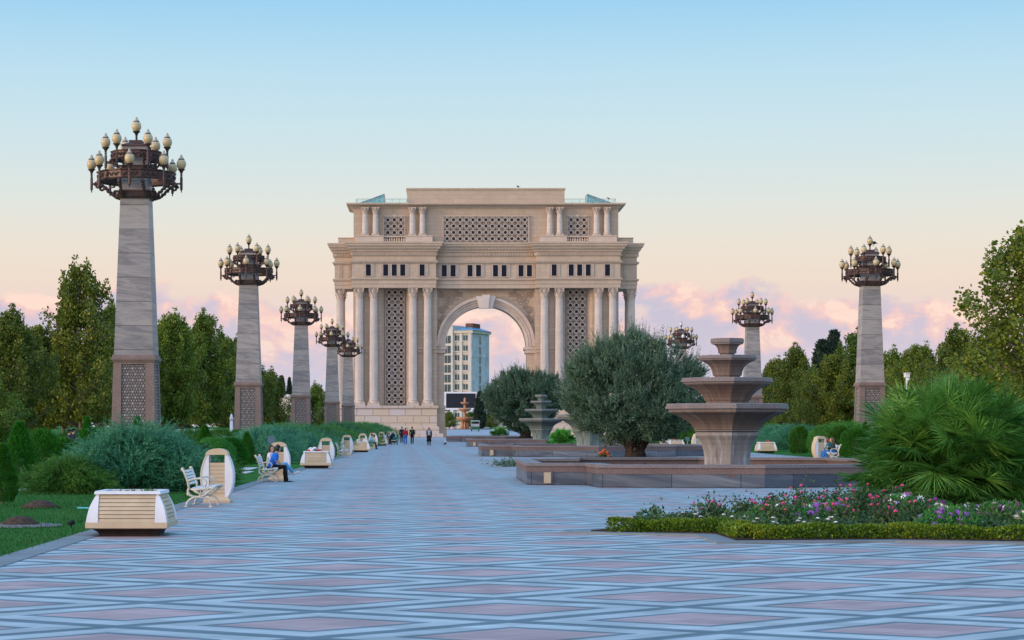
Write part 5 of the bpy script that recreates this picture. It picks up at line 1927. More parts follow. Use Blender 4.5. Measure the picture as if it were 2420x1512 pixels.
# continuous juniper hedge along the left path, in overlapping bushes
JH = [juniper_mesh(61, 2.0, 2.6, 1.5, 3000, 0.11, 0.5, L_JUN, 0.4, 12), juniper_mesh(62, 2.1, 2.9, 1.55, 3000, 0.12, 0.55, L_JUNG, 0.4, 12)]
HJ = [(-8.1, 94, 0, 'behind the seated couple'), (-8.0, 101, 0, 'behind the planter with red and white flowers'), (-8.1, 108, 1, 'left of the empty ornate bench'), (-7.9, 116, 0, 'behind the fourth litter bin of the left row'),
      (-7.9, 125, 1, 'behind the planter with one white bloom'), (-7.8, 135, 0, 'left of the fifth litter bin'), (-7.7, 146, 1, 'left of the small far bench'), (-7.6, 158, 0, 'behind the person in blue on the far bench'),
      (-7.4, 170, 1, 'left of the farthest planter'), (-7.2, 184, 0, 'behind the farthest litter bins'), (-7.0, 198, 1, 'behind the stroller'), (-6.8, 213, 0, 'last but one before the arch'), (-6.7, 228, 1, 'nearest the arch')]
for x, y, k, w in HJ:
    s = 1.0 if y < 150 else 1.12
    shrub('hedge_juniper', 'hedge juniper on the left, ' + w, 'shrub', (x - .25 - .004 * (y - 94), y, 0), JH[k], None, 'junipers forming the hedge left of the path', random.uniform(0, 6), (s, s, s * random.uniform(.98, 1.1)))
HR = [(25.5, 150, 'behind the right hand planter'), (26.3, 160, 'right behind the planter with red flowers'), (25.0, 139, 'between the right hand planter and the thuja'), (22.3, 175, 'seen between the big olive and the nearest fountain'), (22.0, 190, 'behind the small far planter on the right'),
      (24.6, 119, 'behind the rounded thuja on the right'), (22.6, 205, 'low behind the forked olive trunk'), (25.6, 128, 'behind the woman in jeans'), (27.6, 118, 'left of the nearest right lamp column')]
for i, (x, y, w) in enumerate(HR):
    shrub('hedge_juniper', 'hedge juniper on the right, ' + w, 'shrub', (x, y, 0), JH[i % 2], None, 'junipers forming the hedge right of the path', random.uniform(0, 6), (1, 1, 1.1))
HL = [(-41, 148), (-36, 150), (-31.5, 150), (-27, 152), (-22.5, 156), (-18.5, 150), (-15.5, 165), (-12.2, 140), (-13, 175), (-17, 185), (-21, 195), (-12.5, 200)]
HLN = ['at the left edge under the trees', 'under the low left edge trees', 'behind the whitewashed trunk', 'left of the two men in caps', 'behind the two men in caps', 'behind the nearest lamp column', 'right of the nearest lamp column',
       'left of the second lamp column', 'under the twin topped plane tree', 'under the plane with reddish sprigs', 'deep under the dark plane trees', 'right of the second lamp column']
for i, ((x, y), w) in enumerate(zip(HL, HLN)):
    shrub('background_juniper', 'dark background juniper ' + w, 'shrub', (x, y, 0), JH[1], None, 'junipers under the left trees', random.uniform(0, 6), (1.35, 1.1, 0.85))


# ---- fan palms
def palm_mesh(seed, n, R_, blade, wd, petL, mat, z0=0.15, up=0.0, heads=5):
    g = np.random.default_rng(seed)
    parts = []
    stalk = MB()
    hx = np.clip(g.normal(size=(heads, 2)), -1.4, 1.4) * np.array([R_ * 0.16, R_ * 0.13])
    hz = g.uniform(0.34, 0.60, heads)
    nb = 34
    for i in range(n):
        k = i % heads
        a = g.uniform(0, 2 * pi)
        e = math.asin(g.uniform(-0.48, 1.0)) + up
        d = np.array([cos(e) * cos(a), cos(e) * sin(a), sin(e)])
        o = np.array([hx[k, 0], hx[k, 1], hz[k] * R_ * 0.5 + z0])
        pl = petL * (0.42 + 0.70 * g.random() ** 0.7)
        c = o + d * pl + np.array([0, 0, -0.06 * pl])
        stalk.tube([o, o + d * pl * 0.5 + np.array([0, 0, 0.03]), c], [0.012, 0.01, 0.008], 4)
        s = np.cross(d, np.array([0, 0, 1.0]) + g.normal(size=3) * 0.35)
        s /= np.linalg.norm(s)
        th = np.linspace(-1.75, 1.75, nb) + g.normal(size=nb) * 0.04
        bd = d[None, :] * np.cos(th)[:, None] + s[None, :] * np.sin(th)[:, None]
        nn = np.cross(d, s)
        tau = g.uniform(-0.45, 0.75)
        ax = d * math.cos(tau) - nn * math.sin(tau) * (1 if nn[2] > 0 else -1)
        nn = np.cross(ax, s)
        bd = ax[None, :] * np.cos(th)[:, None] + s[None, :] * np.sin(th)[:, None]
        bd = unit(bd + nn[None, :] * (0.10 * np.abs(np.sin(th)))[:, None] + g.normal(size=(nb, 3)) * 0.05)
        L = blade * (0.72 + 0.28 * np.cos(th * 0.7)) * g.uniform(0.85, 1.12, nb)
        sd = unit(np.cross(bd, nn[None, :] + g.normal(size=(nb, 3)) * 0.25))
        w = wd * g.uniform(0.8, 1.2, nb)
        p0 = np.repeat(c[None, :], nb, 0)
        p1 = p0 + bd * (L * 0.5)[:, None]
        p2 = p0 + bd * L[:, None] + np.array([0, 0, -1.0]) * (L * g.uniform(0.0, 0.14, nb))[:, None]
        V = np.stack([p0 - sd * w[:, None] * .25, p0 + sd * w[:, None] * .25, p1 + sd * w[:, None], p2, p1 - sd * w[:, None]], 1).reshape(-1, 3)
        F = np.arange(5 * nb).reshape(nb, 5)
        parts.append((V, F))
    V, F = join(parts)
    V[:, 2] = np.maximum(V[:, 2], 0.02)
    return np_mesh('fronds', V, F, mat), stalk


def make_palm(seed, loc, label, n, R_, blade, wd, petL, zs_=1.0, dead=26):
    root = thing('fan_palm', label, 'palm', loc, 0, 'fan palms along the middle beds')
    me, st = palm_mesh(seed, n, R_, blade, wd, petL, L_PALM)
    link('fronds', me, root)
    st.build('frond_stalks', L_PALM, root)
    me2, _ = palm_mesh(seed + 1, dead, R_ * 0.8, blade * 0.55, wd, petL * 0.35, L_DEAD, 0.1, -0.55)
    link('dry_fronds', me2, root)
    t = MB()
    r = random.Random(seed)
    for k in range(6):
        a = k * 1.05
        x, y = cos(a) * R_ * 0.25, sin(a) * R_ * 0.2
        t.tube([(x * .7, y * .7, -0.02), (x * .9, y * .9, R_ * .15), (x * 1.1, y * 1.1, R_ * .32)], [R_ * .09, R_ * .10, R_ * .06], 9)
        for j in range(22):
            an, z = r.uniform(0, 6.28), r.uniform(0.02, R_ * .3)
            c = Vector((x + cos(an) * R_ * .09, y + sin(an) * R_ * .09, z))
            t.add([c, c + Vector((cos(an) * .03 - sin(an) * .03, sin(an) * .03 + cos(an) * .03, .05)), c + Vector((cos(an) * .10, sin(an) * .10, .13)), c + Vector((cos(an) * .03 + sin(an) * .03, sin(an) * .03 - cos(an) * .03, .05))], [(0, 1, 2, 3)])
    t.build('trunk', L_DEAD, root)
    root.scale = (1, 1, zs_)
    return root


make_palm(71, (10.2, 39.6, 0), 'big fan palm clump spreading over the flower bed on the right', 780, 2.1, 0.66, 0.0100, 1.50, 1.06)
make_palm(75, (8.86, 145, 0.25), 'smaller fan palm between the two green fountains', 130, 1.15, 0.42, 0.02, 0.75)
make_palm(79, (xat(1180, 236), 236, 0.2), 'dark low fan palm at the foot of the farther olive', 80, 1.1, 0.5, 0.03, 0.8)

# ---- the flower bed
BED = [(2.42, 31.75), (4.3, 31.0), (4.35, 29.2), (6.7, 29.45), (9.6, 28.6), (14.5, 28.1), (15.2, 33), (15.0, 42.5), (9.5, 42.5), (6.6, 38.0), (4.3, 34.6)]
tag(MB().prism(BED, -0.02, 0.05).build('flower_bed_soil', SOIL), kind='structure')
BEDK = MB()
wall_ring(BEDK, BED, -0.34, 0.02, -0.02, 0.03)
tag(BEDK.build('kerb', KERBM), kind='structure')


def bed_tri():
    return random.random()


# low clipped hedge along the bed edge
def hedge_path(pts, w, h, seed):
    g = np.random.default_rng(seed)
    Ps, Ds = [], []
    for p, q in zip(pts[:-1], pts[1:]):
        p, q = np.array(p), np.array(q)
        L = np.linalg.norm(q - p)
        n = int(L * 2600)
        t = g.random(n)
        e = (q - p) / L
        nn = np.array([-e[1], e[0]])
        a = g.uniform(0, pi, n)
        rr = np.where(g.random(n) < .8, g.uniform(.9, 1.04, n), g.uniform(.3, .9, n))
        sq = np.maximum(np.abs(np.cos(a)), np.sin(a)) ** -0.6
        off = np.cos(a) * w / 2 * rr * sq
        wob = 1 + 0.10 * np.sin(t * L * 3.1 + p[0]) + 0.07 * np.sin(t * L * 7.7)
        z = np.sin(a) * h * rr * sq * wob
        P = p[None, :] + e[None, :] * (t * L)[:, None] + nn[None, :] * off[:, None]
        Ps.append(np.stack([P[:, 0], P[:, 1], np.maximum(z, .01) + 0.02], 1))
        Ds.append(unit(np.stack([nn[0] * np.cos(a), nn[1] * np.cos(a), np.sin(a)], 1) + g.normal(size=(n, 3)) * .6))
    P, D = np.concatenate(Ps), np.concatenate(Ds)
    LL = 0.042 * g.uniform(.7, 1.4, len(P))
    return leaf_quads(P, D, LL, LL * .33, g=g)


hd = thing('clipped_hedge', 'low yellow-green clipped hedge edging the front of the flower bed', 'hedge', (0, 0, 0))
V, F = hedge_path([(2.72, 31.82), (4.55, 31.2), (4.6, 29.5), (6.7, 29.72), (9.6, 28.9), (14.4, 28.4)], 0.42, 0.195, 81)
link('foliage', np_mesh('foliage', V, F, L_BOX), hd)

GB = 'rose bushes in the flower bed'


def rose_proto(seed, h, spread):
    g = np.random.default_rng(seed)
    st = MB()
    P = []
    tips = []
    for k in range(9):
        a = g.uniform(0, 6.28)
        tip = np.array([cos(a) * spread * g.uniform(.3, 1), sin(a) * spread * g.uniform(.3, 1), h * g.uniform(.6, 1.1)])
        md = tip * np.array([.55, .55, .55]) + g.normal(size=3) * .03
        st.tube([(0, 0, 0), md, tip], [.008, .006, .004], 4)
        tips.append(tip)
        for j in range(78):
            t = g.uniform(.12, 1)
            P.append(tip * t + g.normal(size=3) * .075)
    P = np.array(P)
    P[:, 2] = np.maximum(P[:, 2], .04)
    D = unit(g.normal(size=P.shape) + np.array([0, 0, .4]))
    V, F = leaf_quads(P, D, .06 * g.uniform(.7, 1.3, len(P)), .019, g=g)
    return np_mesh('foliage', V, F, L_ROSE), st.mesh('stem'), tips


def bloom_mesh(mat, r_):
    q = MB()
    for k in range(9):
        a = k * 2.4
        rr = r_ * (.25 + .75 * k / 9)
        q.ell((cos(a) * rr * .6, sin(a) * rr * .6, (1 - k / 9) * r_ * .5), (r_ * .5, r_ * .5, r_ * .28), 6, 4)
    me = q.mesh('bloom', True)
    me.materials.append(mat)
    return me


RB = [bloom_mesh(P_PINK, .042), bloom_mesh(P_PINK, .032)]
RW = bloom_mesh(P_WHITE, .042)
RP = [rose_proto(91, .54, .40), rose_proto(92, .46, .38), rose_proto(93, .38, .34)]
for _, s, _t in RP:
    s.materials.append(BARK)
RS = [(4.6, 33.6, 2, 3, 'at the left tip of the bed'), (5.3, 34.4, 2, 3, 'behind the left tip of the bed'), (5.9, 34.9, 1, 4, 'leftmost of the tall rear roses'), (6.5, 35.6, 0, 4, 'second of the tall rear roses'), (7.1, 36.0, 0, 5, 'third of the tall rear roses'),
      (7.7, 36.4, 0, 5, 'fourth of the tall rear roses, left of the palm'), (8.3, 36.6, 0, 4, 'right against the palm fronds'), (8.75, 37.4, 1, 2, 'darkest, under the palm fronds'), (6.2, 33.6, 1, 4, 'left in the middle of the bed'), (6.9, 33.9, 1, 5, 'in the middle of the bed'),
      (7.6, 34.2, 1, 4, 'middle of the bed before the palm'), (6.5, 32.2, 2, 4, 'near the hedge corner'), (7.2, 32.0, 2, 4, 'front, just behind the hedge'), (5.5, 32.3, 2, 2, 'low among the white roses'), (14.0, 38.0, 1, 4, 'far right behind the palm'), (13.2, 37.2, 1, 4, 'right of the palm trunk'), (7.95, 33.0, 1, 3, 'front centre before the daisies')]
for x, y, k, nb, w in RS:
    fm, sm, tips = RP[k]
    root = thing('rose_bush', 'leggy rose bush with pink blooms, ' + w, 'rose bush', (x, y, .04), random.uniform(0, 6.28), GB)
    link('foliage', fm, root)
    link('stem', sm, root)
    for t in random.sample(tips, min(nb + 2, 9)):
        o = link('bloom', random.choice(RB), root, (t[0], t[1], t[2] + .01))
        o.rotation_euler = (random.uniform(-.6, .6), random.uniform(-.6, .6), 0)
for x, y, w in ((4.75, 31.75, 'left of the hedge corner'), (5.05, 30.6, 'in the hedge corner'), (5.6, 30.6, 'right of the hedge corner'), (4.1, 32.6, 'at the left tip'), (6.2, 30.75, 'front, just behind the hedge')):
    fm, sm, tips = RP[2]
    root = thing('rose_bush', 'low rose bush with white blooms, ' + w, 'rose bush', (x, y, .04), random.uniform(0, 6.28), 'white roses in the flower bed')
    link('foliage', fm, root)
    link('stem', sm, root)
    root.scale = (.9, .9, .62)
    for t in random.sample(tips, 6):
        link('bloom', RW, root, (t[0], t[1], t[2] + .01))


def daisy_bloom(mat):
    q = MB()
    n = 8
    for k in range(n):
        a = 2 * pi * k / n
        q.add([(0, 0, .006), (.016 * cos(a - .35), .016 * sin(a - .35), .008), (.038 * cos(a), .038 * sin(a), .004), (.016 * cos(a + .35), .016 * sin(a + .35), .008)], [(0, 1, 2, 3)])
    q.ell((0, 0, .006), (.011, .011, .008), 6, 4)
    me = q.mesh('bloom')
    me.materials.append(mat)
    return me


DB = [daisy_bloom(P_WHITE), daisy_bloom(P_PURPLE)]
g = np.random.default_rng(95)
a = g.uniform(0, 6.28, 1300)
rr = np.sqrt(g.random(1300)) * .42
P = np.stack([np.cos(a) * rr, np.sin(a) * rr, (.30 * np.sqrt(np.clip(1 - (rr / .46) ** 2, 0, 1)) + .02) * g.uniform(.4, 1.0, 1300)], 1)
V, F = leaf_quads(P, unit(g.normal(size=P.shape) * .6 + np.array([0, 0, 1.0])), .075 * g.uniform(.7, 1.3, 1300), .014, g=g)
DM = np_mesh('foliage', V, F, L_DAISY)
DS = [(8.1, 34.9, 0, 'left edge of the daisies, before the palm'), (8.6, 34.0, 0, 'white patch before the palm'), (8.8, 35.3, 1, 'left of the palm trunk'), (9.2, 34.6, 0, 'under the palm, centre left'), (9.3, 33.2, 1, 'front row, left'), (9.9, 33.6, 1, 'front row, centre left'), (10.4, 32.8, 0, 'front row, centre'),
      (9.9, 35.3, 0, 'close to the palm trunk'), (10.7, 34.6, 0, 'right before the palm trunk'), (11.2, 33.4, 1, 'front row, centre right'), (11.5, 34.8, 0, 'right of the palm trunk'), (11.9, 33.0, 0, 'front row, right'), (12.3, 34.4, 1, 'purple patch at right'), (12.6, 32.0, 0, 'front right near the hedge'),
      (13.0, 35.6, 0, 'rear right'), (12.3, 36.2, 1, 'rear right beside the palm'), (8.6, 31.8, 1, 'near the hedge, centre left'), (9.3, 30.9, 0, 'near the hedge, centre'), (10.6, 31.2, 1, 'near the hedge, centre right'), (11.7, 30.6, 1, 'near the hedge, right'), (7.9, 30.9, 1, 'near the hedge, left'),
      (5.6, 33.2, 0, 'left tip of the bed'), (6.4, 33.0, 1, 'between the roses at left'), (13.6, 33.4, 0, 'far right'), (12.9, 30.2, 0, 'far right near the hedge'), (11.2, 36.3, 0, 'behind the palm trunk at right')]
for x, y, k, w in DS:
    root = thing('daisy_clump', 'leafy daisy clump with %s flowers, ' % ('white', 'purple')[k] + w, 'flowers', (x, y, .04), random.uniform(0, 6.28), 'daisy clumps in the flower bed')
    link('foliage', DM, root)
    s = random.uniform(.85, 1.25)
    root.scale = (s, s, s * random.uniform(.85, 1.2))
    for j in range(17):
        an, r_ = random.uniform(0, 6.28), .44 * math.sqrt(random.random())
        z = .30 * math.sqrt(max(0, 1 - (r_ / .46) ** 2)) + random.uniform(.0, .05)
        o = link('bloom', DB[k if random.random() < .85 else 1 - k], root, (cos(an) * r_, sin(an) * r_, z))
        o.rotation_euler = (random.uniform(.1, 1.2), random.uniform(-.5, .5), 0)
        o.rotation_euler.rotate_axis('Z', 0)
        o.scale = (1.7, 1.7, 1.7)

# low leafy ground cover filling the bed
gx = np.random.default_rng(96)
n = 15000
cx_ = gx.uniform(3.2, 14.6, n)
lo_ = np.interp(cx_, [2.75, 4.3, 4.5, 6.7, 9.6, 14.5], [31.9, 31.5, 29.7, 29.9, 29.0, 28.5])
hi_ = np.interp(cx_, [2.75, 4.3, 6.6, 9.5, 15], [32.2, 34.2, 37.4, 39.0, 40.0])
P = np.stack([cx_, lo_ + (hi_ - lo_) * gx.random(n), 0.05 + np.abs(gx.normal(size=n)) * .07 * (1 + .8 * np.sin(cx_ * 2.3) ** 2)], 1)
V, F = leaf_quads(P, unit(gx.normal(size=P.shape) + np.array([0, 0, .7])), .085 * gx.uniform(.6, 1.3, n), .024, g=gx)
tag(link('ground_cover', np_mesh('ground_cover', V, F, L_ROSE)), kind='stuff')

# ---- lawn details
Pg = np.stack([rng.uniform(-15, -5.66, 60000), 24 + rng.random(60000) ** 1.3 * 34, np.full(60000, -.02)], 1)
Dg = unit(rng.normal(size=(60000, 3)) * .4 + np.array([0, 0, 1.0]))
V, F = leaf_quads(Pg, Dg, .055 * rng.uniform(.6, 1.4, 60000), .006)
tag(link('grass', np_mesh('grass', V, F, L_GRASS)), kind='stuff')
for (u, v, rx, ry, h, lab) in ((95, 1198, .42, .36, .17, 'brown mulch mound farther up the left lawn'), (48, 1240, .38, .34, .17, 'brown mulch mound nearest on the left lawn, with pale gravel round it')):
    x, y = gp(u, v)
    root = thing('mulch_mound', lab, 'mulch', (x, y, 0), 0, 'mulch mounds on the left lawn')
    q = MB()
    rings = []
    r = random.Random(u)
    for t, zz_ in ((1.0, 0), (.8, .35), (.55, .75), (.3, .95), (.04, 1.0)):
        rings.append([(rx * t * cos(k * pi / 10) * r.uniform(.9, 1.1), ry * t * sin(k * pi / 10) * r.uniform(.9, 1.1), h * zz_ - .02) for k in range(20)])
    q.loft(rings)
    q.build('heap', MULCH, root, True)
    if u == 48:
        MB().lathe([(.72, -.02), (.70, .0), (.3, .012)], 20).build('gravel_ring', plain('grey_gravel', (.22, .21, .21), .95, .5, 30, .1, .8), root)
for k, (u0, u1, v0, v1) in enumerate(((30, 72, 1132, 1137), (28, 140, 1153, 1157), (425, 470, 1135, 1142), (555, 612, 1104, 1109), (560, 600, 1113, 1117), (700, 760, 1076, 1079), (1895, 1960, 1058, 1060), (1970, 2060, 1062, 1066))):
    (xa, ya), (xb, yb) = gp(u0, v1), gp(u1, v0)
    tag(MB().box(min(xa, xb), max(xa, xb), min(ya, yb), max(ya, yb), -.03, -.012 + .004 * (k % 3)).build('gravel_strip', GRAVEL), kind='structure')
x, y = gp(168, 1246)
sp = thing('garden_spotlight', 'small black spotlight sunk in the left lawn', 'spotlight', (x, y, 0))
MB().tube([(0, 0, -.02), (0, 0, .05)], .012, 6).build('stake', RUBBER, sp)
q = MB().tube([(-.03, -.03, .055), (.03, .03, .09)], [.035, .045], 10)
q.build('head', RUBBER, sp)
x, y = gp(238, 1203)
tag(MB().tube([(x - .5, y + .1, .02), (x - .2, y, .015), (x + .5, y - .05, .02)], .018, 6).build('garden_hose', plain('cyan_hose', (.10, .50, .55), .5, .05)), 'cyan garden hose lying on the lawn beside the nearest planter', 'hose')
# ---------------------------------------------------------------- people


def remesh(mb, voxel, mat, name, parent, smooth_it=2):
    """one continuous skin grown over the joined volumes"""
    me = mb.mesh('tmp')
    o = link('tmp', me)
    m = o.modifiers.new('r', 'REMESH')
    m.mode = 'VOXEL'
    m.voxel_size = voxel
    s = o.modifiers.new('s', 'SMOOTH')
    s.iterations = smooth_it
    s.factor = 0.5
    dg = bpy.context.evaluated_depsgraph_get()
    dg.update()
    res = bpy.data.meshes.new_from_object(o.evaluated_get(dg))
    bpy.data.objects.remove(o)
    bpy.data.meshes.remove(me)
    res.name = name
    res.materials.clear()
    res.materials.append(mat)
    res.polygons.foreach_set('use_smooth', [True] * len(res.polygons))
    return link(name, res, parent)


def hand_mesh(wrist, d, palm_n, s, grip=0.5):
    """palm, five unequal bent fingers"""
    q = MB()
    d = Vector(d).normalized()
    nrm = Vector(palm_n)
    nrm = (nrm - d * nrm.dot(d)).normalized()
    side = d.cross(nrm)
    w = Vector(wrist)
    q.tube([w - d * .02 * s, w + d * .03 * s, w + d * .085 * s], [.026 * s, .036 * s, .036 * s], 8, flat=.5)
    for k, (o, L) in enumerate(((-.030, .062), (-.010, .075), (.010, .070), (.029, .055))):
        a = w + d * .08 * s + side * o * s
        b = a + (d * (1 - grip * .3) + nrm * grip * .5).normalized() * L * .5 * s
        c = b + (d * (1 - grip) + nrm * grip).normalized() * L * .5 * s
        q.tube([a, b, c], [.0095 * s, .009 * s, .007 * s], 6)
    a = w + d * .025 * s - side * .03 * s
    q.tube([a, a + (d * .7 - side * .7 + nrm * .3).normalized() * .035 * s, a + (d * .95 - side * .5 + nrm * .5).normalized() * .065 * s], [.012 * s, .011 * s, .008 * s], 6)
    return q


def person(label, loc, rz, J, col, group=None, s=1.0, hair='short', hairmat=None, skirt=None, long_top=False, sleeves='long', bare_ankle=False, cap=None, hoodpack=None, vox=0.016, glance=0.0, bag=None):
    """J: joint positions, person facing +Y. col: (top, legs, shoes)"""
    hairmat = hairmat or HAIR
    root = thing('person', label, 'person', loc, rz, group)
    root.scale = (s, s, s)
    V3 = lambda k: Vector(J[k])
    pel, ch, nk, hd = V3('pelvis'), V3('chest'), V3('neck'), V3('head')
    body = MB()

    def torso(mb, grow, top=True):
        ax = (nk - pel).normalized()
        right = Vector((1, 0, 0))
        fwd = right.cross(ax) * -1
        fwd = Vector((0, 1, 0)) - ax * ax.y
        fwd.normalize()
        rings = []
        for t, rx, ry in ((-.10, .13, .10), (-.02, .165, .115), (.12, .160, .11), (.32, .145, .10), (.55, .165, .11), (.75, .178, .11), (.90, .150, .085), (1.0, .075, .065)):
            p = pel.lerp(ch, t / .55) if t < .55 else ch.lerp(nk, (t - .55) / .45)
            rings.append([p + right * ((rx + grow) * cos(a)) + fwd * ((ry + grow) * sin(a)) for a in [2 * pi * k / 16 for k in range(16)]])
        mb.loft(rings)

    def limb(mb, pts, rad, grow=0.0):
        mb.tube(pts, [r + grow for r in rad], 10)
        for p, r in list(zip(pts, rad)):
            mb.ell(p, (r + grow,) * 3, 8, 6)
    torso(body, -.008)
    limb(body, [nk - Vector((0, 0, .03)), nk + (hd - nk) * .45], [.055, .052])
    hr = Matrix.Rotation(glance, 3, 'Z')
    body.ell(hd + Vector((0, 0, .02)), (.074, .092, .108), 14, 10, hr)
    f = lambda x, y, z: hd + hr @ Vector((x, y, z))
    body.ell(f(0, .045, -.06), (.048, .048, .055), 10, 8, hr)          # jaw
    body.tube([f(0, .085, .03), f(0, .112, -.012), f(0, .092, -.02)], [.010, .016, .012], 6)   # nose
    body.ell(f(0, .09, -.055), (.024, .012, .010), 8, 5, hr)           # mouth
    for sx in (-1, 1):
        body.ell(f(.074 * sx, -.005, -.005), (.012, .022, .032), 8, 6, hr)   # ears
        body.ell(f(.030 * sx, .078, .042), (.022, .014, .009), 8, 5, hr)     # brow
    hands = []
    for sd in 'LR':
        sh, e, w = V3('sh' + sd), V3('el' + sd), V3('wr' + sd)
        limb(body, [sh, sh.lerp(e, .5), e, e.lerp(w, .4), w], [.048, .044, .036, .037, .025])
        hands.append(hand_mesh(w, (w - e), J.get('palm' + sd, (0, 1, 0)), 1.0, .45))
        hp, kn, an, to = V3('hp' + sd), V3('kn' + sd), V3('an' + sd), V3('to' + sd)
        limb(body, [hp, hp.lerp(kn, .5), kn, kn.lerp(an, .35), an], [.080, .072, .052, .053, .034])
        limb(body, [an + Vector((0, -.0, -.02)), an.lerp(to, .5), to], [.036, .036, .026])
    bo = remesh(body, vox, SKIN, 'body', root)
    # hands joined to the same body mesh
    bm = bmesh.new()
    bm.from_mesh(bo.data)
    for h in hands:
        vs = [bm.verts.new(p) for p in h.v]
        for fc in h.f:
            try:
                bm.faces.new([vs[i] for i in fc])
            except ValueError:
                pass
    bm.to_mesh(bo.data)
    bm.free()
    eye = MB()
    for sx in (-1, 1):
        eye.ell(f(.030 * sx, .083, .022), (.013, .008, .008), 8, 5, hr)
    eye.build('eyes', HAIR, bo, True)
    # top
    tp = MB()
    torso(tp, .010 if not long_top else .018)
    for sd in 'LR':
        sh, e, w = V3('sh' + sd), V3('el' + sd), V3('wr' + sd)
        if sleeves == 'long':
            limb(tp, [sh, sh.lerp(e, .5), e, e.lerp(w, .4), e.lerp(w, .93)], [.050, .047, .041, .041, .032], .010)
        else:
            limb(tp, [sh, sh.lerp(e, .45), sh.lerp(e, .8)], [.052, .052, .050], .010)
    if long_top:
        for sx in (-1, 1):
            limb(tp, [pel + Vector((.08 * sx, 0, .02)), pel + Vector((.10 * sx, 0, -.12))], [.10, .11], .01)
    remesh(tp, vox, col[0], 'top', root)
    # legs
    if skirt:
        sk = MB()
        rings = []
        for t, rx, ry in ((0.0, .15, .115), (.2, .185, .15), (.6, .20, .165), (1.0, .235, .20)):
            z = pel.z + .08 - t * skirt
            rings.append([(pel.x + (rx + .012 * sin(5 * a)) * cos(a), pel.y + (ry + .012 * sin(5 * a)) * sin(a), z) for a in [2 * pi * k / 24 for k in range(24)]])
        sk.loft(rings).build('skirt', col[1], root, True)
    lg = MB()
    for sd in 'LR':
        hp, kn, an = V3('hp' + sd), V3('kn' + sd), V3('an' + sd)
        e = .78 if bare_ankle else .98
        limb(lg, [hp + Vector((0, 0, .03)), hp.lerp(kn, .5), kn, kn.lerp(an, .4), kn.lerp(an, e)], [.088, .078, .062, .060, .050], .008)
    lg.ell(pel + Vector((0, -.01, -.01)), (.175, .125, .10), 14, 8)
    remesh(lg, vox, BLACKCLOTH if skirt else col[1], 'trousers' if not skirt else 'stockings', root)
    for sd in 'LR':
        an, to = V3('an' + sd), V3('to' + sd)
        shoe = MB()
        d = (to - an)
        dn = Vector((d.x, d.y, d.z)).normalized()
        shoe.ell(an + Vector((0, 0, -.025)) - dn * .02, (.042, .05, .05), 10, 6)
        limb(shoe, [an + Vector((0, 0, -.03)), an.lerp(to, .55) + Vector((0, 0, -.005)), to], [.046, .044, .036])
        remesh(shoe, vox, col[2], 'shoe', root)
    # hair
    hm = MB()
    if cap is None:
        hm.ell(f(0, -.012, .042), (.082, .098, .098), 14, 10, hr)
        hm.ell(f(0, -.045, -.0), (.078, .065, .085), 12, 8, hr)
        if hair == 'long':
            hm.tube([f(0, -.045, .07), f(0, -.085, -.02), f(0.0, -.10, -.14), f(0.0, -.10, -.27), f(0, -.085, -.36)], [.075, .085, .085, .075, .035], 12, flat=.55)
            for sx in (-1, 1):
                hm.tube([f(.055 * sx, .02, .06), f(.085 * sx, -.01, -.04), f(.09 * sx, -.02, -.16), f(.08 * sx, -.03, -.24)], [.03, .035, .035, .015], 8)
        elif hair == 'bob':
            hm.tube([f(0, -.04, .07), f(0, -.075, -.02), f(0, -.075, -.13), f(0, -.05, -.19)], [.08, .095, .09, .05], 12, flat=.8)
            for sx in (-1, 1):
                hm.tube([f(.06 * sx, .03, .07), f(.088 * sx, .0, -.03), f(.085 * sx, -.01, -.13)], [.03, .036, .02], 8)
        elif hair == 'tail':
            hm.tube([f(0, -.09, .07), f(0, -.14, .03), f(0, -.14, -.10), f(0, -.12, -.22)], [.03, .035, .03, .012], 8)
        # keep the face clear
        face = [(p - hd) for p in (Vector(v) for v in hm.v)]
        keep = []
        inv = hr.transposed()
        for i, p in enumerate(face):
            l = inv @ p
            if l.y > .055 and l.z < .065:
                l.y = .040
                hm.v[i] = tuple(hd + hr @ l)
        remesh(hm, .012, hairmat, 'hair', root)
    else:
        hm.ell(f(0, -.008, .05), (.086, .102, .085), 14, 8, hr)
        hm.build('cap', cap, root, True)
        MB().ell(f(0, .10, .055), (.065, .065, .012), 12, 5, hr).build('cap_peak', cap, root, True)
        MB().ell(f(0, -.03, .0), (.080, .075, .07), 12, 8, hr).build('hair', hairmat, root, True)
    if hoodpack is not None:
        bp = MB()
        c = ch + Vector((0, -.16, .02))
        bp.ell(c, (.13, .075, .20), 14, 10)
        bp.ell(c + Vector((0, -.05, -.07)), (.095, .05, .09), 12, 8)
        remesh(bp, .018, hoodpack, 'backpack', root)
    return root


def stand(stride=0.0, arm=0.10):
    return dict(pelvis=(0, 0, .93), chest=(0, .01, 1.22), neck=(0, .0, 1.43), head=(0, .02, 1.575),
                shL=(-.185, 0, 1.37), elL=(-.235, -.03 - arm, 1.12), wrL=(-.235, .05 - arm, .88), shR=(.185, 0, 1.37), elR=(.235, -.03 + arm * .4, 1.12), wrR=(.235, .07 + arm, .89),
                hpL=(-.09, 0, .90), knL=(-.095, .03 + stride * .55, .50), anL=(-.10, stride, .09), toL=(-.11, stride + .16, .04),
                hpR=(.09, 0, .90), knR=(.095, .04 - stride * .1, .49), anR=(.10, -stride, .10 + abs(stride) * .15), toR=(.11, -stride + .15, .035), palmL=(1, 0, 0), palmR=(-1, 0, 0))


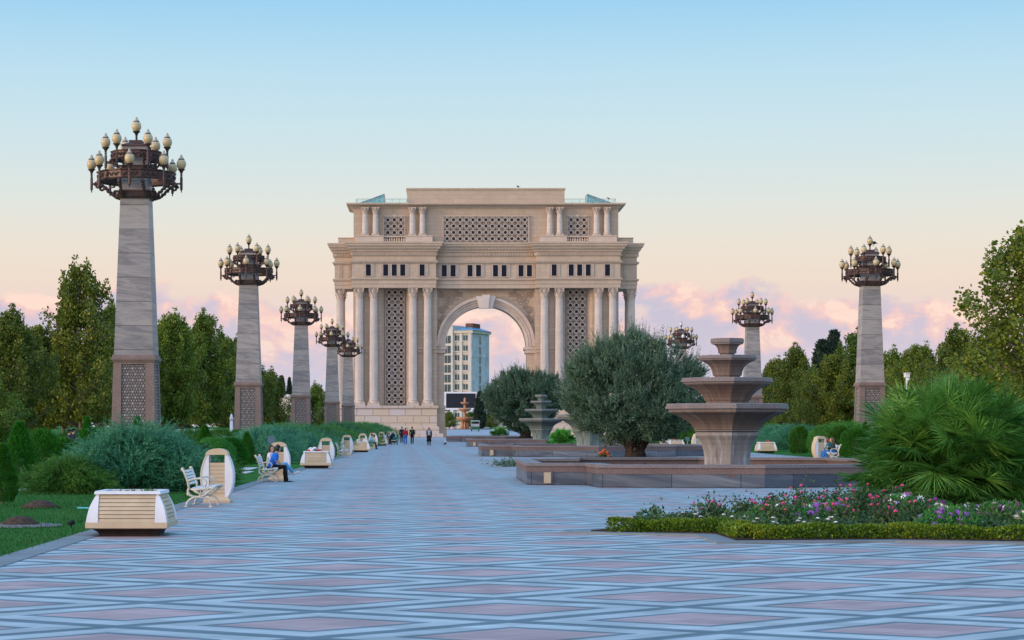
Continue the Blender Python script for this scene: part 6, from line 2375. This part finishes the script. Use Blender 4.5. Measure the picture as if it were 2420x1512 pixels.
def sit(lean=0.0, seat=.52, fold=None):
    J = dict(pelvis=(0, 0, seat), chest=(0, .02 + lean * .55, seat + .29), neck=(0, .01 + lean, seat + .50 - abs(lean) * .2), head=(0, .04 + lean * 1.15, seat + .645 - abs(lean) * .25),
             shL=(-.18, lean * .9, seat + .44 - abs(lean) * .15), elL=(-.22, .06 + lean, seat + .20), wrL=(-.10, .27 + lean * .6, seat + .12), shR=(.18, lean * .9, seat + .44 - abs(lean) * .15), elR=(.22, .06 + lean, seat + .20), wrR=(.10, .27 + lean * .6, seat + .12),
             hpL=(-.09, .03, seat - .01), knL=(-.12, .44, seat + .02), anL=(-.11, .46, .10), toL=(-.11, .63, .04), hpR=(.09, .03, seat - .01), knR=(.12, .44, seat + .02), anR=(.11, .50, .10), toR=(.12, .67, .04), palmL=(0, 0, -1), palmR=(0, 0, -1))
    return J


# couple on the second bench (both face +X)
J = sit(.17)
J.update(knR=(.13, .44, .55), anR=(.13, .52, .10), toR=(.14, .72, .04), knL=(-.10, .43, .54), anL=(-.10, .46, .10), toL=(-.10, .65, .04), elR=(.24, .17, .74), wrR=(.12, .36, .62), elL=(-.24, .17, .74), wrL=(-.10, .36, .62))
person('man in a blue short-sleeved shirt and black trousers leaning forward on the bench', (-5.17, 61.15, -.06), -pi / 2, J, (BLUECLOTH, BLACKCLOTH, BLACKCLOTH), 'couple on the bench', .96, 'short', sleeves='short', glance=.9)
J = sit(-.07)
J.update(head=(0.02, -.02, 1.12), hpR=(.09, .03, .51), knR=(.06, .46, .62), anR=(-.10, .70, .33), toR=(-.10, .90, .36), knL=(-.08, .46, .56), anL=(-.08, .44, .10), toL=(-.08, .62, .04))
person('woman with long black hair, pale top and light jeans, legs crossed on the bench', (-5.20, 61.95, -.06), -pi / 2, J, (WHITECLOTH, DENIM, SHOEW), 'couple on the bench', .95, 'long', bare_ankle=True, glance=-.75)

# walkers in front of the arch
person('man in a navy jacket walking away beside the woman in red', (xat(950, 202), 202, 0), 0.0, stand(.10), (NAVY, NAVY, BLACKCLOTH), 'people strolling before the arch', 1.0, 'short', long_top=True, vox=.02)
person('woman in a red jacket and blue jeans walking away with tied dark hair', (xat(958.5, 189), 189, 0), 0.1, stand(-.08, .05), (REDCLOTH, DENIMD, BLACKCLOTH), 'people strolling before the arch', .93, 'tail', vox=.02)
person('man in black with a dark backpack walking away toward the arch', (xat(974, 190.5), 190.5, 0), -.05, stand(.16), (BLACKCLOTH, BLACKCLOTH, BLACKCLOTH), 'people strolling before the arch', .99, 'short', hoodpack=GREENGREY, vox=.02)
w = person('woman in maroon cardigan, grey top and black skirt walking toward the viewer', (xat(1014, 176.6), 176.6, 0), pi, stand(.08, .06), (GREYCLOTH, BLACKCLOTH, BLACKCLOTH), 'people strolling before the arch', .96, 'long', HAIRB, skirt=.62, vox=.018)
cd = MB()
for sx in (-1, 1):
    cd.tube([(sx * .13, .02, 1.42), (sx * .17, .03, 1.2), (sx * .17, .03, .95), (sx * .18, .03, .72)], [.05, .075, .085, .085], 8)
    cd.tube([(sx * .185, 0, 1.37), (sx * .235, -.03, 1.12), (sx * .235, .06, .92)], [.07, .062, .05], 8)
cd.box(-.2, .2, -.145, -.09, .72, 1.42)
remesh(cd, .02, MAROON, 'cardigan', w)
person('person in blue sitting on the small far bench', (-5.2, 149.8, -.06), -pi / 2, sit(.10), (DENIM, NAVY, BLACKCLOTH), 'people resting on far benches', .97, 'short', vox=.022)
person('person in dark clothes sitting behind the stroller', (-5.15, 192.2, -.06), -pi / 2, sit(.10), (NAVY, BLACKCLOTH, BLACKCLOTH), 'people resting on far benches', 1.0, 'short', vox=.024)
person('person in a pale blouse sitting on the bench by the stroller', (-5.2, 191.5, -.06), -pi / 2, sit(.04), (WHITECLOTH, MAROON, BLACKCLOTH), 'people resting on far benches', .95, 'bob', vox=.024)
# the right-hand bench (faces -X)
J = sit(.10)
J.update(anR=(.11, .62, .10), toR=(.11, .78, .04), knR=(.12, .46, .54), wrL=(-.06, .33, .78), wrR=(.08, .33, .70), elL=(-.2, .14, .72), elR=(.2, .14, .70))
xb = xat(1963, 98.5)
person('woman in a dark top and blue jeans bent forward on the right hand bench', (xb + .12, 98.1, -.06), pi / 2, J, (GREENGREY, DENIMD, SHOEW), 'women on the right hand bench', .96, 'bob', HAIRB, vox=.018)
J = sit(.17)
person('woman in teal, half hidden behind the one in the dark top', (xb + .10, 98.85, -.06), pi / 2, J, (TEAL, DENIMD, BLACKCLOTH), 'women on the right hand bench', .96, 'bob', HAIRB, vox=.02)
person('person in dark clothes standing behind the forked olive trunk', (xat(1503, 128), 128, 0), .6, stand(), (NAVY, BLACKCLOTH, BLACKCLOTH), None, 1.0, 'short', vox=.024)
# two men in caps behind the big juniper
person('man in black cap and navy jacket, left of two behind the big juniper', (xat(163, 92), 92, 0), -1.1, stand(), (NAVY, NAVY, BLACKCLOTH), 'two men in caps on the lawn', .92, 'short', cap=BLACKCLOTH, vox=.022)
person('man in black cap and navy jacket, right of two behind the big juniper', (xat(173, 94), 94, 0), -1.2, stand(), (NAVY, NAVY, BLACKCLOTH), 'two men in caps on the lawn', .945, 'short', cap=BLACKCLOTH, vox=.022)
person('small child in pink playing beyond the arch', (xat(1068.9, 425), 425, gz(425)), .8, stand(.1), (PINKC, PINKC, SHOEW), None, .58, 'short', vox=.03)
# ---------------------------------------------------------------- stroller, birds, cart, far buildings
st = thing('baby_stroller', 'dark stroller with a teal bag standing beside the farthest planter', 'stroller', (xat(929, 186), 186, 0), .35)
MB().lathe([(.02, .30), (.14, .27), (.25, .17), (.28, .02), (.27, .0), (.13, .25), (.01, .28)], 14, (0, .05, .72)).build('canopy', NAVY, st, True)
MB().loft([[(-.22, .25, .52), (.22, .25, .52), (.22, -.18, .46), (-.22, -.18, .46)], [(-.25, .30, .76), (.25, .30, .76), (.25, -.22, .74), (-.25, -.22, .74)]]).build('seat', RUBBER, st)
q = MB()
for sx in (-1, 1):
    q.tube([(sx * .26, .42, .18), (sx * .26, .0, .55), (sx * .26, -.42, .98)], .018, 6)
    q.tube([(sx * .26, -.36, .2), (sx * .26, .0, .55), (sx * .26, .2, .72)], .018, 6)
q.tube([(-.26, -.42, .98), (.26, -.42, .98)], .022, 6)
q.build('frame', IRON, st)
for x, y in ((-.27, .42), (.27, .42), (-.29, -.36), (.29, -.36)):
    w = MB()
    pts = [(x, y + .145 * cos(a), .165 + .145 * sin(a)) for a in [2 * pi * k / 18 for k in range(19)]]
    w.tube(pts, .022, 6)
    wo = w.build('wheel', RUBBER, st, True)
    h = MB().tube([(x - .03, y, .165), (x + .03, y, .165)], .03, 8)
    for k in range(3):
        a = k * pi / 3
        h.tube([(x, y - .14 * cos(a), .165 - .14 * sin(a)), (x, y + .14 * cos(a), .165 + .14 * sin(a))], .008, 4)
    h.build('hub', STEEL, wo)
MB().box(-.22, .22, -.34, .24, .20, .34).build('basket', RUBBER, st)
MB().ell((0, -.46, .62), (.20, .10, .17), 12, 8).build('bag', TEAL, st, True)


def bird(label, loc, rz, s, mat, cat='bird'):
    root = thing('bird', label, cat, loc, rz, 'birds')
    q = MB()
    q.ell((0, 0, .12), (.05, .10, .055), 12, 8, Matrix.Rotation(.35, 3, 'X'))
    q.ell((0, .085, .19), (.030, .036, .033), 10, 7)
    q.tube([(0, .055, .15), (0, .08, .185)], [.036, .028], 8)
    q.tube([(0, .115, .19), (0, .15, .182)], [.010, .002], 6)
    q.loft([[(-.022, -.07, .10), (.022, -.07, .10), (.022, -.07, .118), (-.022, -.07, .118)], [(-.034, -.21, .065), (.034, -.21, .065), (.034, -.21, .075), (-.034, -.21, .075)]])
    q.build('body', mat, root, True)
    for sx in (-1, 1):
        MB().ell((.045 * sx, -.02, .13), (.014, .095, .042), 10, 6, Matrix.Rotation(.35, 3, 'X')).build('wing', mat, root, True)
        MB().tube([(.02 * sx, .01, .08), (.02 * sx, .015, .0), (.02 * sx, .05, .0)], .006, 5).build('leg', RUST, root)
    root.scale = (s, s, s)
    return root


DARKB = plain('dark_feathers', (.02, .02, .024), .7, .3, 9)
WHITEB = plain('white_feathers', (.72, .72, .74), .7, .1, 9)
bird('black bird perched on the top edge of the arch', (AX + zx(1435), AY + 2.4, 39.55), 1.3, 2.0, DARKB)
bird('black bird perched over the right glass skylight of the arch', (AX + zx(2098), AY + 3.2, 37.75), 1.3, 2.0, DARKB)
bird('dark bird perched on a globe of the nearest right lamp column', (xat(2073, 123.4), 123.4 + 1.0, zat(578, 123.4)), .5, 1.7, DARKB)
bird('white pigeon standing on the paving left of the basins', (xat(1053, 205), 205, 0), 1.4, 1.35, WHITEB)
bird('dark pigeon standing on the paving in front of the white one', (xat(1052, 180), 180, 0), -1.3, 1.25, DARKB)

# electric cart beyond the arch
ct = thing('electric_cart', 'green electric cart with a pale canopy parked beyond the arch', 'cart', (xat(1123, 402), 402, gz(402)), 0)
CARTG = plain('dark_green_paint', (.03, .12, .06), .4, .1)
q = MB().loft([[(-.85, -1.2, .3), (.85, -1.2, .3), (.85, 1.2, .3), (-.85, 1.2, .3)], [(-.82, -1.15, .95), (.82, -1.15, .95), (.82, 1.15, .8), (-.82, 1.15, .8)]])
q.build('body', CARTG, ct)
MB().box(-.75, .75, -.95, -.75, .95, 1.5).build('seat_back', GREYCLOTH, ct)
MB().loft([[(-.98, -1.3, 2.0), (.98, -1.3, 2.0), (.98, 1.3, 2.0), (-.98, 1.3, 2.0)], [(-.85, -1.15, 2.16), (.85, -1.15, 2.16), (.85, 1.15, 2.16), (-.85, 1.15, 2.16)]]).build('canopy', plain('pale_green_canopy', (.35, .50, .46), .5, .1), ct)
for x, y in ((-.8, -1.1), (.8, -1.1), (-.8, 1.0), (.8, 1.0)):
    MB().tube([(x, y, .85), (x, y, 2.02)], .04, 6).build('post', STEEL, ct)
for x, y in ((-.72, -.85), (.72, -.85), (-.72, .85), (.72, .85)):
    MB().tube([(x - .09, y, .28), (x + .09, y, .28)], .28, 14).build('wheel', RUBBER, ct)

# bronze coloured fountain beyond the arch
BRONZE = plain('orange_stone', (.46, .24, .13), .55, .25, 2.5, .3, .2, dirt=.4, dirtcol=(.22, .12, .07))
yb = 440
bf = thing('ornate_fountain', 'ornate orange-brown three bowl fountain beyond the arch', 'fountain', (xat(1098.5, yb), yb, gz(yb)))
k = yb / 4706 / 5.12            # metres per pixel of the close view


def Zb(y):
    return (1378 - y) * k


MB().lathe([(6.0, -1.2), (6.0, .05), (6.15, .06), (6.15, .16), (5.6, .16), (5.5, 0.0), (0.1, 0.0)], 28).build('basin_wall', GRANITE, bf)
q = MB()
for j in range(8):
    a = j * pi / 4
    q.tube([(cos(a) * 50 * k, sin(a) * 50 * k, 0), (cos(a) * 40 * k, sin(a) * 40 * k, Zb(1335)), (cos(a) * 33 * k, sin(a) * 33 * k, Zb(1280))], [12 * k, 10 * k, 9 * k], 8)
q.lathe([(42 * k, 0), (36 * k, Zb(1340)), (30 * k, Zb(1290)), (34 * k, Zb(1272))], 16)
q.build('pedestal', BRONZE, bf, True)
for z0, z1, r0, r1 in ((1272, 1226, 78, 103), (1163, 1122, 40, 77), (1076, 1048, 26, 52)):
    MB().lathe([(r0 * .3 * k, Zb(z0)), (r0 * k, Zb(z0)), ((r0 + (r1 - r0) * .6) * k, Zb(z0 * .62 + z1 * .38)), (r1 * k, Zb(z0 * .3 + z1 * .7)), (r1 * k, Zb(z1)), (r1 * .85 * k, Zb(z1)), (r1 * .3 * k, Zb(z1 + 6))], 24).build('bowl', BRONZE, bf, True)
for z0, z1, r in ((1228, 1160, 17), (1124, 1074, 15), (1050, 990, 13)):
    MB().lathe([(r * 1.25 * k, Zb(z0)), (r * .8 * k, Zb(z0 - 10)), (r * 1.15 * k, Zb((z0 + z1) / 2)), (r * .75 * k, Zb(z1 + 12)), (r * (1.0 if z1 > 1000 else .2) * k, Zb(z1))], 14).build('stem', BRONZE, bf, True)

# big screen on posts
ys = 500
x0, x1, z0, z1 = xat(1050, ys), xat(1128.5, ys), zat(968.5, ys), zat(926, ys)
sc = thing('display_screen', 'large dark outdoor screen in a white frame beyond the arch', 'screen', ((x0 + x1) / 2, ys, gz(ys)))
hw, a, b = (x1 - x0) / 2, z0 - gz(ys), z1 - gz(ys)
MB().box(-hw + .45, hw - .45, -.02, .3, a + .45, b - .4).build('screen_panel', plain('black_screen', (.012, .014, .022), .5, .1, .3, .3), sc)
q = MB().box(-hw, hw, 0.0, .5, b - .4, b).box(-hw, hw, 0.0, .5, a, a + .45).box(-hw, -hw + .45, 0.0, .5, a + .45, b - .4).box(hw - .45, hw, 0.0, .5, a + .45, b - .4)
q.build('frame', WHITEPAINT, sc)
for x in (-hw * .55, hw * .6):
    MB().box(x - .35, x + .35, .1, .45, -.1, a).build('post', WHITEPAINT, sc)
pl = thing('street_light', 'tall thin grey street light in front of the screen beyond the arch', 'street light', (xat(1125.5, 470), 470, gz(470)))
hh = zat(914, 470) - gz(470)
MB().tube([(0, 0, 0), (0, 0, hh)], [.09, .05], 8).build('pole', STEEL, pl)
MB().tube([(0, 0, hh), (-.5, 0, hh + .12), (-1.1, 0, hh + .1)], .04, 6).build('arm', STEEL, pl)
MB().box(-1.6, -.9, -.12, .12, hh + .06, hh + .16).build('lamp_head', STEEL, pl)

# unfinished tower block behind the arch
by = 640
PX = by / 4706 / 5.12


def bx(x):
    return ((1004.4 + x / 5.12) - 1038) * by / 4706


def bz(y):
    return EYE + (1008 - (738.5 + y / 5.12)) * by / 4706 - gz(by)


CONC = plain('stained_cream_render', (.58, .555, .52), .9, .10, .5, .2, 0, dirt=.35, dirtcol=(.38, .30, .24))
SHADEW = plain('weathered_shade_blue_render', (.52, .575, .60), .9, .18, .35, .2, 0, dirt=.55, dirtcol=(.30, .24, .24))  # blue of the shaded side put into the wall colour, plus weathering
BROOF = plain('blue_metal_roof', (.10, .27, .42), .5, .12, .6, .3)
BGLASS = plain('building_glass', (.035, .075, .095), .25, .4, .25, .3)
bd = thing('tower_block', 'unfinished cream tower block with a blue hipped roof, seen through the arch', 'building', (bx(560), by, gz(by)), R(-24))
# local: front wall along -X from the corner, side wall along +Y
cs = cos(R(24))
FL = lambda x: (x - 560) * PX / cs          # pixel to distance along the front
ztop = bz(246)
sideL = (805 - 560) * PX / math.sin(R(24)) * .92
MB().box(FL(345), -.35, .4, sideL, -.5, ztop).build('front_wall', CONC, bd)
MB().box(-.35, .0, .05, sideL, -.5, ztop).build('side_wall', SHADEW, bd)
q = MB().box(FL(30), FL(346) - .01, -.6, 10, -.5, bz(150))
q.build('left_wing', CONC, bd)
rows = [(275, 340), (398, 463), (513, 580), (630, 698), (747, 816), (866, 933), (985, 1050), (1100, 1165), (1215, 1280)]
for (yt, yb_) in rows:
    for xa, xb_ in ((360, 417), (459, 517)):
        w = MB().box(FL(xa), FL(xb_), .30, .42, bz(yb_), bz(yt)).build('window', BGLASS, bd)
        m = MB()
        xm = (FL(xa) + FL(xb_)) / 2
        m.box(xm - .05, xm + .05, .22, .30, bz(yb_), bz(yt))
        m.box(FL(xa) - .15, FL(xb_) + .15, -.02, .30, bz(yb_) - .35, bz(yb_))
        m.build('sill', CONC, w)
    w = MB().box(FL(210), FL(320), -.72, -.58, bz(yb_ + 28), bz(yt + 2)).build('window', BGLASS, bd)
    m = MB()
    for t in (.35, .68):
        xm = FL(210) + t * (FL(320) - FL(210))
        m.box(xm - .05, xm + .05, -.80, -.72, bz(yb_ + 28), bz(yt + 2))
    m.build('mullion', CONC, w)
    sy = sideL * .46
    MB().box(-.02, .06, sy, sy + .9, bz(yb_ + 38), bz(yt + 8)).build('window', BGLASS, bd)
q = MB()
for x in (352, 425, 440, 527, 543):
    q.box(FL(x) - .22, FL(x) + .22, .02, .40, -.5, ztop)
for yy in (262, 380, 497, 613, 730, 848, 965):
    q.box(FL(350), FL(520), .14, .40, bz(yy + 4), bz(yy - 6))
q.build('facade_ribs', CONC, bd)
q = MB()
for t in (.02, .40, .54, .97):
    q.box(-.01, .16, sideL * t, sideL * t + .35, -.5, ztop)
q.box(-.005, .14, 0.0, sideL, bz(530) - .15, bz(530))
q.build('side_ribs', SHADEW, bd)
MB().box(FL(343), .6, -.25, sideL + .6, ztop, ztop + .9).box(FL(340), .95, -.55, sideL + .95, ztop + .9, bz(214)).build('cornice', CONC, bd)
r0, r1 = bz(214), bz(163)
L_, F_ = FL(346), sideL
MB().loft([[(L_, -.3, r0), (.8, -.3, r0), (.8, F_ + .7, r0), (L_, F_ + .7, r0)], [(L_ + 2.5, F_ * .34, r1), (-2.2, F_ * .34, r1), (-2.2, F_ * .66, r1), (L_ + 2.5, F_ * .66, r1)]]).build('roof', BROOF, bd)
q = MB()
xa, xb_ = L_ + 2.6, -1.5
for (p0, p1) in (((xa, F_ * .3), (xb_, F_ * .3)), ((xb_, F_ * .3), (xb_, F_ * .7)), ((xb_, F_ * .7), (xa, F_ * .7)), ((xa, F_ * .7), (xa, F_ * .3))):
    q.tube([(*p0, r1 + .9), (*p1, r1 + .9)], .22, 4)
    q.tube([(*p0, r1 + .35), (*p1, r1 + .35)], .15, 4)
    for t in (0, .25, .5, .75):
        x, y = p0[0] + (p1[0] - p0[0]) * t, p0[1] + (p1[1] - p0[1]) * t
        q.box(x - .2, x + .2, y - .2, y + .2, r1 - .5, r1 + .95)
q.build('roof_frame', plain('rusty_brown', (.16, .09, .06), .8, .3), bd)

# low cream building left of the third column
Yc = 330
cb = thing('cream_building', 'low cream walled building between the second and third left lamp columns', 'building', (xat(684, Yc), Yc, 0))
h = zat(932, Yc)
MB().box(-1.75, 1.9, 0, 9, -.1, h - .5).build('wall', plain('cream_render', (.62, .55, .44), .9, .06, 1.0), cb)
MB().box(-1.95, 2.1, -.2, 9.2, h - .5, h).build('cornice', WHITEPAINT, cb)
MB().box(-.6, .4, -.06, .02, .3, 3.4).build('door', plain('grey_door', (.22, .22, .25), .6, .1), cb)
lp = thing('lamp_post', 'slim dark lamp post in front of the cream building', 'lamp post', (xat(683.5, 300), 300, 0))
MB().lathe([(.22, 0), (.2, .3), (.1, .5), (.07, 4.2), (.10, 4.3)], 10).build('post', IRON, lp)
MB().lathe([(.10, 4.3), (.28, 4.45), (.30, 4.8), (.12, 5.05), (.02, 5.2)], 10).build('lamp_head', IRON, lp)
for u, lab in ((547, 'white flared garden post under the trees left of the second lamp column'), (709, 'white garden post just right of the second lamp column')):
    Yw = 170 if u < 600 else 230
    gpz = thing('garden_post', lab, 'garden lamp', (xat(u, Yw), Yw, 0), 0, 'white garden posts')
    hh = zat(978, Yw)
    MB().lathe([(.34, 0), (.33, .2), (.22, .5), (.16, .9), (.14, hh * .8)], 12).build('post', WHITEPAINT, gpz, True)
    MB().lathe([(.16, hh * .8), (.2, hh * .84), (.13, hh * .9), (.05, hh)], 12).build('finial', WHITEPAINT, gpz, True)
Yc = 100
cc = thing('security_camera', 'white security camera on a pole behind the fan palm', 'camera', (xat(2143, Yc), Yc, 0))
hh = zat(892, Yc)
MB().tube([(0, 0, 0), (0, 0, hh)], .05, 8).build('pole', WHITEPAINT, cc)
MB().box(-.10, .10, -.25, .2, hh, hh + .20).box(-.12, .12, -.32, .22, hh + .20, hh + .23).build('housing', WHITEPAINT, cc)
MB().ell((0.05, -.1, hh - .09), (.09, .09, .10), 12, 8).build('dome', WHITEPAINT, cc, True)
for (u, v, Yl, lab) in ((642, 1045, 66, 'flat floodlight on a thin stake behind the bin by the couple'), (1625, 1040, 125, 'pale blue-grey floodlight on a stake, between the big olive and the nearest fountain')):
    fl = thing('floodlight', lab, 'floodlight', (xat(u, Yl), Yl, 0), 0, 'garden floodlights on stakes')
    hh = zat(v, Yl)
    MB().tube([(0, 0, 0), (0, 0, hh)], .022, 6).build('stake', STEEL, fl)
    MB().obox((0, 0, hh + .06), (.24, .30, .04), Matrix.Rotation(.95, 3, 'X') @ Matrix.Rotation(.3, 3, 'Y')).build('lamp_head', plain('smoked_lamp_glass', (.10, .14, .15), .3, .1), fl)

# distant wooded skyline, one mass
g = np.random.default_rng(7)
xs = np.concatenate([g.uniform(-420, -45, 5200), g.uniform(75, 480, 5200)])
P = np.stack([xs, 640 + g.uniform(-30, 30, len(xs)), 0], 1) if False else np.stack([xs, 640 + g.uniform(-30, 30, len(xs)), 1.0 + g.random(len(xs)) ** .7 * (7 + 3 * np.sin(xs * .09) + 2 * np.sin(xs * .31))], 1)
V, F = leaf_quads(P, unit(g.normal(size=P.shape) + np.array([0, 0, .6])), g.uniform(1.6, 3.4, len(P)), 1.0, g=g)
tag(link('far_treeline', np_mesh('far_treeline', V, F, L_PINE)), kind='stuff')
